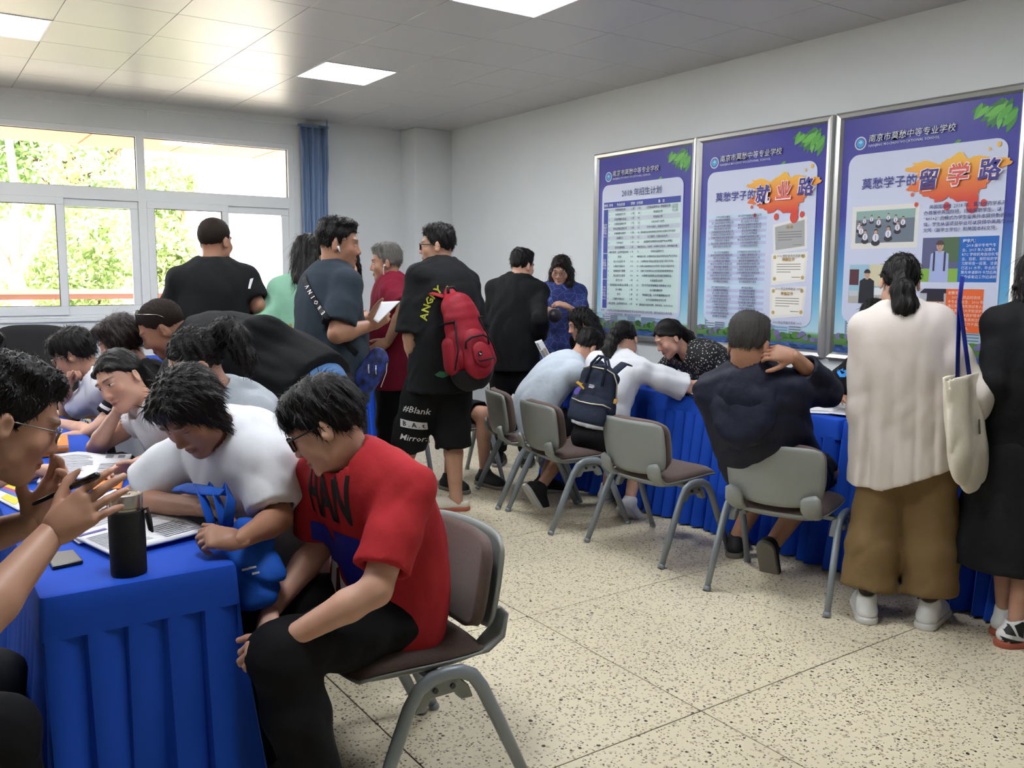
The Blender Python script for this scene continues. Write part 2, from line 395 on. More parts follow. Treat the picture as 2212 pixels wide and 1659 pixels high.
tree('pale tree with forked bare trunk behind the left sash', (1.5, 16, -3), [(0, 0, 0), (.1, 0, 3.9), (0, 0, 4.5)], [.17, .15, .12],
     [(-.6, 0, 8.0, 1.1), (.8, 0, 7.6, 1.0), (.1, .3, 8.6, 1.2), (1.5, 0, 8.6, .9), (.9, 0, 6.3, .5), (1.3, 0, 5.2, .5)], 9000, .075, m_leaf_b, m_bark2, 8,
     extra=[([(0, 0, 4.4), (-.5, 0, 5.4), (-.9, 0, 6.6)], [.1, .08, .05]), ([(0, 0, 4.4), (.1, 0, 5.6), (0, 0, 7.2)], [.1, .07, .05]), ([(0, 0, 4.4), (.5, 0, 5.3), (.8, 0, 6.6)], [.09, .07, .04])])
tree('light green feathery tree seen behind the standing man', (3.75, 15.2, -3), [(0, 0, 0), (0, 0, 3.5), (.2, 0, 6)], [.14, .12, .05],
     [(-.3, 0, 5.0, .6), (-.1, 0, 5.9, .55), (-.3, 0, 4.1, .5), (.1, 0, 4.5, .5)], 6500, .07, m_leaf_b, m_bark2, 11)
# ================================================================== posters on the right wall
m_alu = mat('brushed_aluminium_frame', '#c9c9c6', .28, metal=.85)
def ramp_mat(name, stops, axis=2, lo=0., hi=1., rough=.35):
    m, nt, b = nodes_of(name); N, L = nt.nodes, nt.links
    tc = N.new('ShaderNodeTexCoord'); sp = N.new('ShaderNodeSeparateXYZ'); L.new(tc.outputs['Object'], sp.inputs[0])
    mr = N.new('ShaderNodeMapRange'); mr.inputs[1].default_value = lo; mr.inputs[2].default_value = hi; L.new(sp.outputs[axis], mr.inputs[0])
    cr = N.new('ShaderNodeValToRGB'); e = cr.color_ramp.elements
    while len(e) < len(stops): e.new(.5)
    for k, (p, c) in enumerate(stops): e[k].position = p; e[k].color = srgb(c)
    L.new(mr.outputs[0], cr.inputs[0]); L.new(cr.outputs[0], b.inputs['Base Color']); b.inputs['Roughness'].default_value = rough
    return m
m_print_bg = ramp_mat('poster_blue_gradient_print', [(0, '#2c4a86'), (.055, '#3c5f9a'), (.062, '#4d7a3c'), (.10, '#6d9a5c'), (.115, '#b8dbe6'), (.2, '#8cc6de'), (.33, '#58a3d2'), (.47, '#3f7cc0'), (.62, '#3339a0'), (1, '#2f2b96')], hi=1.5)
PM = {}
def pmat(c, rough=.4):
    if c not in PM: PM[c] = mat('print_' + c.lstrip('#'), c, rough)
    return PM[c]
m_splash = ramp_mat('orange_splash_print', [(0, '#d8402e'), (.45, '#ec7f35'), (1, '#f6bf3c')], lo=0, hi=.25)
class Poster:
    PW, PH = 1.2, 1.585
    def __init__(s, name, y_left, label):
        s.root = empty(name, (XR, y_left, .96)); tag(s.root, label, 'poster', 'framed school posters on the wall')
        s.g = {}; s.n = 0
        W, H, t, d = s.PW, s.PH, .05, .035
        # mitred frame bars, local x = out of the wall (negative), y = -u, z = v
        def bar(pts):
            mb = MB(); prof = [(0, 0), (-d, 0), (-d - .006, .012), (-d, .034), (-.014, t), (0, t)]
            (u0, v0, du, dv, nu, nv, L_) = pts
            vs = []
            for end in (0, 1):
                for (o, w) in prof:
                    a = w if end == 0 else L_ - w
                    vs.append((o, -(u0 + du * a + nu * w), v0 + dv * a + nv * w))
            n = len(prof)
            mb.add(vs, [tuple(range(n)), tuple(range(n, 2 * n))[::-1]] + [(i, (i + 1) % n, n + (i + 1) % n, n + i) for i in range(n)])
            mb.build('frame_bar', m_alu, s.root)
        bar((0, 0, 1, 0, 0, 1, W)); bar((0, H, 1, 0, 0, -1, W)); bar((0, 0, 0, 1, 1, 0, H)); bar((W, 0, 0, 1, -1, 0, H))
        MB().box((-.016, -W + .04, .04), (-.002, -.04, H - .04)).build('print', m_print_bg, s.root)
    def _g(s, part, m):
        k = (part, m.name)
        if k not in s.g: s.g[k] = (MB(), m)
        return s.g[k][0]
    def P(s, u, v, lay): return (-.0165 - .0005 * lay, -u, v)
    def poly(s, part, m, pts, lay=1):
        s.n += 1; lay += s.n * .022; s._g(part, m).add([s.P(u, v, lay) for u, v in pts], [tuple(range(len(pts)))])
    def rect(s, part, m, u0, v0, u1, v1, lay=1): s.poly(part, m, [(u0, v0), (u1, v0), (u1, v1), (u0, v1)], lay)
    def rrect(s, part, m, u0, v0, u1, v1, r, lay=1, only=None): s.poly(part, m, rounded_rect(u1 - u0, v1 - v0, r, 5, (u0 + u1) / 2, (v0 + v1) / 2), lay)
    def text(s, part, m, body, u, v, size, align='LEFT', lay=4, bold=0., shear=0., spacing=1., res=1):
        lay = lay + 16
        vs, fs = text_verts(body, 1., align, res, shear, bold, spacing)
        s._g(part, m).add([s.P(u + x * size, v + y * size, lay) for x, y in vs], fs)
    def disc(s, part, m, u, v, r, lay=1, n=24, ry=None): s.poly(part, m, [(u + r * math.cos(2 * math.pi * k / n), v + (ry or r) * math.sin(2 * math.pi * k / n)) for k in range(n)], lay)
    def done(s):
        for (part, _), (mb, m) in s.g.items():
            o = mb.build(part, m, s.root)
            if part not in ('white_panel', 'table_ground', 'photo_mount'): o['kind'] = 'stuff'
def leaf_poly(u, v, L_, w, ang):
    out = []
    for k in range(16):
        t = k / 8 if k <= 8 else (16 - k) / 8
        sg = 1 if k <= 8 else -1
        x = t * L_; y = sg * w * math.sin(math.pi * t) ** .8 * (1 - .35 * t)
        out.append((u + x * math.cos(ang) - y * math.sin(ang), v + x * math.sin(ang) + y * math.cos(ang)))
    return out
def common(p):
    W, H = p.PW, p.PH; rs = random.Random(5)
    # emblem and school name
    p.disc('emblem', pmat('#c9d2e4'), .175, H - .205, .042, 2); p.disc('emblem', pmat('#2f2b96'), .175, H - .205, .033, 3); p.disc('emblem', pmat('#3fa0d8'), .175, H - .205, .027, 4)
    p.poly('emblem', pmat('#9ad6ee'), [(.16, H - .2), (.178, H - .188), (.192, H - .2), (.178, H - .21)], 5)
    p.text('lettering', pmat('#2b2540'), '南京市莫愁中等专业学校', .235, H - .203, .051, lay=2, bold=.035, shear=.12)
    p.text('lettering', pmat('#d8dcea'), '南京市莫愁中等专业学校', .235, H - .203, .051, lay=3, bold=-.0, shear=.12)
    p.text('lettering', pmat('#c3cbe2'), 'NANJING MOCHOU VOCATIONAL SCHOOL', .236, H - .236, .0232, lay=3, bold=.01)
    # hanging green leaves
    for k in range(26):
        u = W - .06 - abs(rs.gauss(0, .1)) ; v = H - .055 - rs.random() * .03 - .1 * rs.random() * (1 - min(1, (W - u) / .4))
        a = R_(rs.choice([215, 235, 255, 270, 285, 200]) + rs.uniform(-12, 12)); L_ = rs.uniform(.08, .125)
        u = max(.78, min(W - .055, u)); v = min(v, H - .05)
        pts = [(max(.06, min(W - .045, x)), min(H - .046, y)) for x, y in leaf_poly(u, v, L_, L_ * .2, a)]
        p.poly('leaf_print', pmat(rs.choice(['#3f8a3c', '#58ad43', '#6cbf4c', '#2f7340'])), pts, 1 + k % 3)
    for (u, v, a, l) in ((.83, H - .26, 200, .045), (.735, H - .315, 15, .035), (.90, H - .305, 60, .03), (.66, H - .33, 70, .03)):
        p.poly('leaf_print', pmat('#4d9a43'), leaf_poly(u, v, l, l * .25, R_(a)), 5)
    # skyline, hedge and water along the foot
    for k, (u, w, h, c) in enumerate(((.13, .17, .13, '#7d93ab'), (.22, .11, .19, '#93a5b8'), (.62, .16, .14, '#8497ae'), (.78, .17, .26, '#7fa3c0'), (.9, .12, .26, '#a9bfcc'), (.45, .1, .1, '#93a9bb'))):
        p.rect('skyline_print', pmat(c), u, .15, u + w, .15 + h, 1)
        for r in range(int(h / .018)):
            p.rect('skyline_print', pmat(['#e7edf1', '#4c617d', '#5f87a8'][k % 3] if k != 3 else '#b8d6e6'), u + .012, .158 + r * .018, u + w - .012, .163 + r * .018, 2)
    for k in range(40):
        u = .06 + 1.08 * k / 39; r = rs.uniform(.014, .038)
        p.disc('hedge_print', pmat(rs.choice(['#3f6e34', '#57873f', '#7d72a6', '#6a5f96', '#49763a', '#34602f'])), u, .137 + rs.uniform(-.02, .02), r, 3, 10, r * .7)
    for k in range(44):
        u = .06 + 1.0 * rs.random(); w = rs.uniform(.03, .09); v = .05 + .045 * rs.random()
        p.rect('water_print', pmat(rs.choice(['#25406f', '#4a6aa5', '#5673aa', '#1f355f'])), u, v, min(W - .06, u + w), v + .008, 3)
LAV = '#cfd6ea'
def headline(p, big):
    H = p.PH
    p.text('headline_lettering', pmat('#332f8c'), '莫愁学子的', .205, H - .49, .073, bold=.010, spacing=1.06)
    rs = random.Random(11); cu, cv = .80, H - .455; N_ = 120; pts = []
    for k in range(N_):
        a = 2 * math.pi * k / N_
        r = 1 + .13 * math.sin(5 * a + 1) + .1 * math.sin(9 * a) + .07 * math.sin(17 * a + 2) + rs.uniform(-.05, .05)
        pts.append((cu + .275 * r * math.cos(a), cv + .125 * r * math.sin(a) + .03 * math.cos(2 * a)))
    base = link('splash_print', None) if False else None
    mb = MB(); o0 = (.52, H - .60)
    n0 = len(pts); mb.add([(-.0165 - .0005 * 15, -(u - o0[0]), v - o0[1]) for u, v in pts], [tuple(range(n0))])
    for kk, (u, v, r) in enumerate(((1.05, H - .31, .012), (.92, H - .64, .034), (.985, H - .625, .018), (.77, H - .63, .02), (.58, H - .61, .012), (.55, H - .55, .01), (1.0, H - .33, .008))):
        mb.add([(-.0165 - .0005 * (15.4 + .3 * kk), -(u + r * math.cos(2 * math.pi * k / 12) - o0[0]), v + r * 1.2 * math.sin(2 * math.pi * k / 12) - o0[1]) for k in range(12)], [tuple(range(12))])
    mb.build('splash_print', m_splash, p.root, loc=(0, -o0[0], o0[1]))
    for k, ch in enumerate(big):
        u = (.585, .765, .945)[k]; v = H - .515 + .012 * k
        p.text('headline_lettering', pmat('#f6e9ea'), ch, u - .003, v - .004, .134, lay=22, bold=.05, shear=.1)
        p.text('headline_lettering', pmat('#e2584a' if k == 1 else '#332f8c'), ch, u, v, .129, lay=24, bold=.018, shear=.1)

# --- poster 1: the admission table
p = Poster('framed_poster', 6.10, 'framed blue poster with a pale table of admission numbers'); common(p)
H = p.PH
p.rrect('white_panel', pmat(LAV), .10, .20, 1.07, H - .275, .07, 2); p.rect('table_ground', pmat('#cfe6e2'), .125, .25, 1.045, H - .46, 3)
p.text('headline_lettering', pmat('#2c3f7c'), '2019 年招生计划', .355, H - .38, .066, bold=.008)
p.rect('table_header', pmat('#2a3fa0'), .125, H - .47, 1.045, H - .42, 4)
for u, t in ((.135, '类别'), (.20, '序号'), (.30, '专业名称'), (.475, '学制'), (.545, '计划数'), (.80, '备   注')): p.text('lettering', pmat('#e8ecf6'), t, u, H - .457, .026, lay=5, bold=.012)
for z0, z1, t in ((.735, 1.105, '五年\n高职\n招生\n代码\n2012'), (.515, .73, '3+3\n招生\n代码\n5703'), (.262, .51, '三年\n中专\n招生\n代码\n5003')):
    p.rect('table_header', pmat('#2a3fa0'), .125, z0, .182, z1, 4); p.text('lettering', pmat('#e8ecf6'), t, .153, (z0 + z1) / 2 + .045, .024, 'CENTER', 5)
rows = [('1', '药物制剂技术', '5 年', '100', '江苏省品牌专业；物值施正常'), ('2', '中药制药技术', '5 年', '40', '物值施正常'), ('3', '药品质量与安全', '5 年', '40', '物值施正常'), ('4', '计算机应用技术', '5 年', '35', '与科大讯飞合作'),
        ('5', '移动互联应用技术', '5 年', '60', '与中兴通讯、阿里巴巴合作'), ('6', '文物修复与保护', '5 年', '40', '国家级职业院校民族文化传承与创新示范专业点'), ('7', '动漫设计', '5 年', '35', '与三鼎传、凤凰动画合作'),
        ('8', '艺术设计', '5 年', '35', '金陵南京非物质文化遗产专业学院'), ('9', '连锁经营管理', '5 年', '70', '省特色专业，与金鹰、苏果等公司合作，培养储备干部'), ('10', '商务管理（品牌管理方向）', '5 年', '70', '与知名品牌合作'),
        ('1', '药剂', '3+3', '80', '物值施正常、对接南京科技职业学院药品生产技术专业'), ('2', '电子与信息技术', '3+3', '35', '对接南京城市职业学院电子信息工程技术专业'), ('3', '计算机平面设计', '3+3', '35', '对接江苏经贸职业技术学院广告设计与制作专业'),
        ('4', '连锁经营与管理', '3+3', '35', '对接江苏经贸职业技术学院连锁经营管理专业'), ('5', '酒店服务与管理', '3+3', '40', '对接南京旅游职业学院酒店管理专业'), ('1', '茶艺技术', '3 年', '35', '与湖滨茶业合作'),
        ('2', '美容美发与形象设计管理', '3 年', '35', '四川华世纪修嫁集团“定制美业”专业'), ('3', '电子商务', '3 年', '35', '与行疆电商合作'), ('4', '药剂', '3 年', '35', '物值施正常；与多所医院联合办学'), ('5', '计算机平面设计', '3 年', '35', '与多所高职院校合作办学'),
        ('6', '商品管理（品牌管理方向）', '3 年', '40', '暨综省执市面试合格，联系电话：13675155160')]
for k, (a, b_, c, d, e) in enumerate(rows):
    z = 1.088 - k * .0395
    if k % 2 == 0 and k < 10: p.rect('table_stripe', pmat('#c2cfd8'), .185, z - .012, 1.045 if k else .93, z + .026, 4)
    for u, t, al in ((.205, a, 'CENTER'), (.345, b_, 'CENTER'), (.50, c, 'CENTER'), (.575, d, 'CENTER'), (.80, e, 'CENTER')): p.text('lettering', pmat('#343d5c'), t, u, z, .0215 if len(t) < 20 else .0190, al, 5, bold=.008)
p.text('lettering', pmat('#46506e'), '江苏省\n现代化\n专业群', .99, 1.09, .021, 'CENTER', 5)
p.text('lettering', pmat('#3c4560'), '说明：1.对接职业院校相关高校具体招生专业以当年招生计划为准，最终以招办公布为准。', .115, .235, .0225, lay=5); p.text('lettering', pmat('#3c4560'), '2.以上招生计划如有变动，最终以招生计划为准', .16, .205, .0225, lay=5)
p.done()
# --- poster 2: employment
p = Poster('framed_poster', 4.895, 'framed blue poster with company lists and three certificates'); common(p)
p.rrect('white_panel', pmat(LAV), .115, .20, 1.09, H - .275, .07, 2); headline(p, '就业路')
rs = random.Random(3)
A_ = ['南京', '江苏', '昆山', '上海', '金陵', '苏州', '无锡', '浙江']; B_ = ['医药', '新街口百货', '苏宁电器', '同仁堂', '先声药业', '国际贸易', '文化传播', '信息技术', '酒店管理', '生物科技', '宏图三胞', '金鹰', '正大天晴', '智能科技', '商务咨询', '数码印刷']; C_ = ['有限公司', '股份有限公司', '集团', '科技有限公司', '有限责任公司', '大酒店', '研究所']
v = H - .60
for blk, nrow in enumerate((11, 11, 11)):
    p.rect('list_ground', pmat('#c3dcee'), .14, v - nrow * .0215 - .004, .685, v + .008, 3)
    for r in range(nrow):
        z = v - (r + 1) * .0215 + .006
        if r % 2: p.rect('list_stripe', pmat('#bdbde0'), .14, z - .006, .685, z + .0155, 4)
        for u in (.29, .545): p.text('lettering', pmat('#2c3154'), rs.choice(A_) + rs.choice(B_) + rs.choice(C_), u, z, .0178, 'CENTER', 22, bold=.008)
    v -= nrow * .0215 + .022
def cert(v, dark):
    q = [(.745, v + .005), (1.03, v + .035), (1.045, v + .235), (.74, v + .225)] if not dark else [(.755, v), (1.035, v + .03), (1.025, v + .25), (.74, v + .2)]
    p.poly('certificate_print', pmat('#ece9e2' if not dark else '#e4e3e0'), q, 3)
    c = (sum(a for a, _ in q) / 4, sum(b for _, b in q) / 4)
    p.poly('certificate_print', pmat('#f4f1e6' if not dark else '#a9aaa8'), [(c[0] + (a - c[0]) * .86, c[1] + (b - c[1]) * .8) for a, b in q], 4)
    p.text('lettering', pmat('#b58b3c'), '证 书' if dark else '荣誉证书', c[0], c[1] + .05, .026, 'CENTER', 5, bold=.02)
    for k in range(4): p.rect('certificate_print', pmat('#6d6a60'), c[0] - .1, c[1] + .025 - k * .018, c[0] + (.1 if k < 3 else .02), c[1] + .029 - k * .018, 5)
    if not dark:
        for (du, dv) in ((-.12, .075), (.12, .08), (-.115, -.075), (.12, -.065)): p.disc('certificate_print', pmat('#c2a565'), c[0] + du, c[1] + dv, .014, 5, 8)
    p.rect('certificate_print', pmat('#8a8678'), c[0] + .03, c[1] - .065, c[0] + .1, c[1] - .06, 5)
for v, d, t in ((.70, True, '2016 校企合作示范基地'), (.475, False, '2016 校企合作就业 100%'), (.24, False, '2016 就业质量优秀率 100%')):
    cert(v, d); p.text('lettering', pmat('#45495f'), t, .90, v - .025, .021, 'CENTER', 5, shear=.2)
p.done()
# --- poster 3: study abroad
p = Poster('framed_poster', 3.668, 'framed blue poster with student photos and coloured text blocks'); common(p)
p.rrect('white_panel', pmat(LAV), .10, .25, 1.10, H - .275, .07, 2); headline(p, '留学路')
# group photo: pupils seated in a heart
p.rect('photo_mount', pmat('#e3e2dc'), .145, .72, .60, .985, 3); p.rect('photo_print', pmat('#6e7a88'), .175, .755, .575, .955, 4); p.rect('photo_print', pmat('#8fb0a8'), .175, .90, .575, .955, 5)
for (u, v, s_) in ((.235, .895, .7), (.285, .905, .7), (.335, .885, .9), (.40, .91, .7), (.45, .895, .8), (.50, .88, .9), (.20, .86, .9), (.215, .835, 1), (.245, .80, 1.1), (.32, .795, 1.3), (.405, .815, 1.2), (.465, .85, 1)):
    p.disc('photo_print', pmat('#2c2a33'), u, v - .03 * s_, .024 * s_, 6, 10, .016 * s_); p.disc('photo_print', pmat('#e6e3ee'), u, v - .006 * s_, .017 * s_, 7, 10, .02 * s_)
    p.disc('photo_print', pmat('#c79f86'), u, v + .02 * s_, .009 * s_, 8, 10); p.disc('photo_print', pmat('#27232a'), u, v + .026 * s_, .0095 * s_, 7, 10); p.rect('photo_print', pmat('#4c3c74'), u - .002, v - .02 * s_, u + .002, v + .005 * s_, 8)
para = ['    美国国际班  2018 年，莫愁在药学系开', '办首届中美国际班，招收高职学生，以', '“4+1+2” 的模式为学生留美升本提供新的选', '择。学生从该项目毕业可以获得中美两个大专', '文凭（副学士学位）和美国本科文凭。']
for k, t in enumerate(para): p.text('lettering', pmat('#3b3f78'), t, .635, .945 - k * .034, .0268, lay=5, bold=.006)
p.rect('text_block', pmat('#1668c0'), .86, .515, 1.085, .775, 3)
for k, t in enumerate(['程宇凡：', '    2014 届中专电气专', '业。2017 年入加拿大', 'RTC 学校机电自动化专', '业。目前，现阶段的学', '习即将告一段落，法语', '已达 b1 水平，毕业后打', '算先申请枫叶卡然后再', '工作或者边工作边读研。']): p.text('lettering', pmat('#e6eefa'), t, .882, .742 - k * .0255, .0205 if k else .0225, lay=5, bold=0 if k else .015)
p.rect('text_block', pmat('#2c8f38'), .405, .375, .575, .62, 3); p.text('lettering', pmat('#e6f4ea'), '汪嘉玮：', .42, .575, .024, lay=5, bold=.015)
for k, t in enumerate(['    2015 届中', '专药剂专业', '毕业生，学', '习优秀成绩']): p.text('lettering', pmat('#d2ecd6'), t, .42, .545 - k * .03, .022, lay=5)
p.rect('text_block', pmat('#ea6a32'), .80, .225, 1.02, .475, 3)
for k, t in enumerate(['史静文：', '    2015 届药品检验技', '术专业毕业生，2016 年', '通过英语雅思测试考入澳', '洲格里菲斯大学就读护理', '本科 2018 年获护理本科', '学士学位以及澳洲注册', '护士资格现工作于澳洲', '        护理机构。']): p.text('lettering', pmat('#f9d9c4'), t, .815, .445 - k * .0255, .0205, lay=5, bold=0 if k else .015)
# portrait photos (generic figures): shirt, backpack straps / dark jacket / gown
def figure(u0, v0, u1, v1, bgs, fu, fv, hr, skin, shirt, hair, hat=False, straps=None):
    p.rect('photo_print', pmat(bgs[0]), u0, v0, u1, v1, 3); p.rect('photo_print', pmat(bgs[1]), u0, v0, u1, v0 + (v1 - v0) * .3, 4); p.rect('photo_print', pmat(bgs[2]), u0 + (u1 - u0) * .55, v0 + (v1 - v0) * .45, u1, v1, 4)
    w = hr * 2.3; b0 = fv - hr * 1.1
    cl = lambda a, b: (min(u1, max(u0, a)), min(v1, max(v0, b)))
    p.poly('photo_print', pmat(shirt), [cl(fu - w, v0), cl(fu + w, v0), cl(fu + w * .92, b0 - hr * .7), cl(fu + w * .4, b0), cl(fu - w * .4, b0), cl(fu - w * .92, b0 - hr * .7)], 5)
    p.rect('photo_print', pmat(skin), fu - hr * .4, b0 - hr * .3, fu + hr * .4, fv, 6); p.disc('photo_print', pmat(skin), fu, fv, hr * .86, 7, 16, hr * 1.1)
    p.poly('photo_print', pmat(hair), [(fu + hr * .95 * math.cos(a), fv + hr * .25 + hr * 1.05 * math.sin(a)) for a in np.linspace(0, math.pi, 12)], 8)
    for sx in (-1, 1):
        p.disc('photo_print', pmat('#2b2326'), fu + sx * hr * .33, fv + hr * .08, hr * .11, 8, 8)
        if straps: p.rect('photo_print', pmat(straps), fu + sx * w * .55 - .006, v0 + (b0 - v0) * .35, fu + sx * w * .55 + .006, b0 - hr * .2, 6)
    p.rect('photo_print', pmat('#9c5548'), fu - hr * .25, fv - hr * .55, fu + hr * .25, fv - hr * .47, 8)
    if hat:
        p.poly('photo_print', pmat('#1c1c34'), [(max(u0, fu - hr * 1.7), fv + hr * 1.1), (min(u1, fu + hr * 1.7), fv + hr * 1.1), (min(u1, fu + hr * 1.2), min(v1, fv + hr * 1.6)), (fu - hr * 1.2, min(v1, fv + hr * 1.6))], 9)
        p.rect('photo_print', pmat('#1c1c34'), fu - hr * .9, fv + hr * .6, fu + hr * .9, fv + hr * 1.2, 9)
figure(.635, .515, .86, .775, ('#5d5f86', '#8ab548', '#4f6b4a'), .745, .725, .026, '#c39a86', '#a9b7e2', '#4a3c3c', straps='#3c3452')
figure(.145, .375, .405, .62, ('#9fc6d6', '#b9b5ac', '#d8d0ac'), .275, .56, .024, '#d3a88e', '#1f222c', '#22202a')
p.rect('photo_print', pmat('#5a2f38'), .148, .49, .215, .59, 4); p.rect('photo_print', pmat('#e2e6e8'), .33, .43, .40, .475, 5); p.rect('photo_print', pmat('#c5ccd2'), .15, .42, .215, .455, 5)
figure(.635, .225, .80, .475, ('#b9bcc6', '#e4e2e2', '#cdc6cc'), .735, .385, .058, '#dba893', '#23222c', '#2a2128', hat=True)
p.done()
# ================================================================== furniture
m_brown = mat('brown_chair_fabric', '#5d4a42', .85, bump=(260, .25), sheen=.2, vary=(140, '#4c3c36', .5))
m_greyp = mat('grey_chair_plastic', '#868a86', .42, bump=(300, .06))
m_tube = mat('grey_painted_steel', '#848c92', .35, metal=.15)
m_dark = mat('dark_bolt', '#3c4146', .4, metal=.5)
def make_chair():
    r = empty('stacking_chair')
    # seat pad and shell (forward = +Y)
    def sh(u, v, top):
        x = (u - .5); y = (v - .5)
        w = .225 * (1 - .10 * max(0, -y) * 2); return x, y, w
    def seat(zoff, th, sx, sy):
        mb = MB(); nu, nv = 14, 14
        def f(u, v):
            a, b_ = 2 * u - 1, 2 * v - 1
            e = max(abs(a), abs(b_)); 
            k = 1 - .10 * (a * a * b_ * b_)
            return (a * sx * k, b_ * sy * k + .02, zoff + th * (1 - abs(a) ** 6) * (1 - abs(b_) ** 6) ** .5 - .010 * (1 - a * a) - .018 * max(0, b_) ** 3 + .012 * b_)
        mb.grid(f, nu, nv); return mb
    MBs = seat(.425, .035, .222, .215); g = MBs.mesh('seat', smooth=True, solid=-.012); g.materials.append(m_brown); link('seat', g, parent=r)
    sh2 = MB()
    def under(u, v):
        a, b_ = 2 * u - 1, 2 * v - 1; k = 1 - .10 * (a * a * b_ * b_)
        return (a * .228 * k, b_ * .222 * k + .02, .43 - .05 * (1 - a ** 4) * (1 - b_ ** 4) - .018 * max(0, b_) ** 3 + .012 * b_)
    g = sh2.grid(under, 14, 14).mesh('seat_shell', smooth=True, solid=.008); g.materials.append(m_greyp); link('seat_shell', g, parent=r)
    # backrest: curved pad in front, plastic shell behind
    def back(off, w, h0, h1, bulge):
        def f(u, v):
            a, b_ = 2 * u - 1, v
            k = 1 - .075 * abs(2 * v - 1) ** 7
            if v < .5: k -= .045 * (1 - 2 * v) ** 1.4
            kk = 1 - .09 * abs(a) ** 4
            zc = (h0 + h1) / 2; z = zc + (v - .5) * (h1 - h0) * (1 - .10 * abs(a) ** 9) - (.018 * (1 - a * a) if v < .5 else 0) * (1 - 2 * v)
            y = -.235 - .16 * (z - .48) + .045 * a * a + off + bulge * (1 - a ** 4) * (1 - (2 * v - 1) ** 4)
            return (a * w * k, y, z)
        return f
    g = MB().grid(back(.028, .222, .478, .735, .016), 18, 14).mesh('backrest', smooth=True, solid=.03); g.materials.append(m_brown); link('backrest', g, parent=r)
    g = MB().grid(back(-.006, .23, .470, .742, -.006), 18, 14).mesh('back_shell', smooth=True, solid=.012); g.materials.append(m_greyp); link('back_shell', g, parent=r)
    for sx in (-1, 1):
        # ear bracket joining the seat shell to the back shell
        pts = [(sx * .165, -.10, .405), (sx * .175, -.19, .415), (sx * .18, -.235, .45), (sx * .178, -.25, .505), (sx * .172, -.243, .52)]
        MB().tube(pts, [.03, .042, .048, .046, .03], 10, flat=.32, side=(1, 0, 0)).build('back_bracket', m_greyp, r, smooth=True)
        # bent tube: rear leg, arch and front leg in one
        ctrl = [(-.285, 0), (-.185, .22), (-.125, .345), (-.095, .388), (-.055, .408), (-.01, .412), (.035, .408), (.075, .388), (.105, .345), (.16, .22), (.255, 0)]
        MB().tube([(sx * (.268 + .016 * (1 - z / .41)), y, z) for y, z in ctrl], [.0135] + [.0165] * 9 + [.0135], 10, flat=1.25, side=(1, 0, 0)).build('leg_frame', m_tube, r, smooth=True)
        b = MB().prism([(-.105, .315), (-.09, .355), (-.055, .39), (.035, .39), (.07, .355), (.085, .315), (.05, .312), (.03, .345), (-.05, .345), (-.065, .318)], sx * .225, sx * .26, 0).build('leg_bracket', m_greyp, r, bevel=.004, seg=1)
        for by in (-.035, .02):
            mb = MB().tube([(sx * .258, by, .368), (sx * .266, by, .368)], .008, 8); mb.build('bolt', m_dark, b)
        for fy in (-.285, .255): MB().tube([(sx * .284, fy, 0), (sx * .283, fy + (.009 if fy < 0 else -.008), .02)], [.0185, .0175], 10).build('foot_cap', m_tube, r, smooth=True)
    MB().box((-.24, -.03, .372), (.24, .01, .39)).build('cross_bar', m_tube, r)
    return r
chair0 = make_chair(); _used = [False]
def chair(x, y, ang, label, group='brown and grey stacking chairs'):
    """ang = facing direction in degrees from +X"""
    c = chair0 if not _used[0] else copy_tree(chair0); _used[0] = True
    c.location = (x, y, 0); c.rotation_euler = (0, 0, R_(ang - 90)); tag(c, label, 'chair', group); return c
def chair_rear(x, y, ang, label): return chair(x + .27 * math.cos(R_(ang)), y + .27 * math.sin(R_(ang)), ang, label)
chair_rear(3.216, 2.59, 20, 'grey backed chair under the man in the navy jacket')
chair_rear(3.149, 3.494, 3, 'empty grey backed chair between the navy jacket man and the navy backpack')
chair_rear(3.091, 4.287, -8, 'grey backed chair under the woman with the navy backpack')
chair_rear(3.196, 4.908, -19, 'grey backed chair under the boy in the pale polo')
chair(3.26, 5.50, -92, 'chair mostly hidden behind the boy with the red backpack')
chair(1.16, 2.28, 180, 'brown padded chair under the boy in the red shirt')
chair(1.13, 2.86, 176, 'brown padded chair behind the woman in the white shirt')
chair(1.12, 3.48, 178, 'brown padded chair under the woman in the grey shirt')

for (x_, y_, a_, l_) in ((-.34, 2.30, 0, 'chair under the gesturing man with the pen'), (-.36, 3.40, 0, 'chair under the person at the left edge'), (1.10, 4.20, 180, 'chair under the person with the reddish black hair'), (1.08, 4.83, 180, 'chair under the boy holding his chin'),
                         (4.68, 5.38, 190, 'chair under the woman with loose wavy hair'), (4.69, 4.00, 178, 'chair under the woman in the dotted blouse'), (4.74, 2.76, 200, 'chair under the man with the blue sleeve letter')):
    chair(x_, y_, a_, l_)

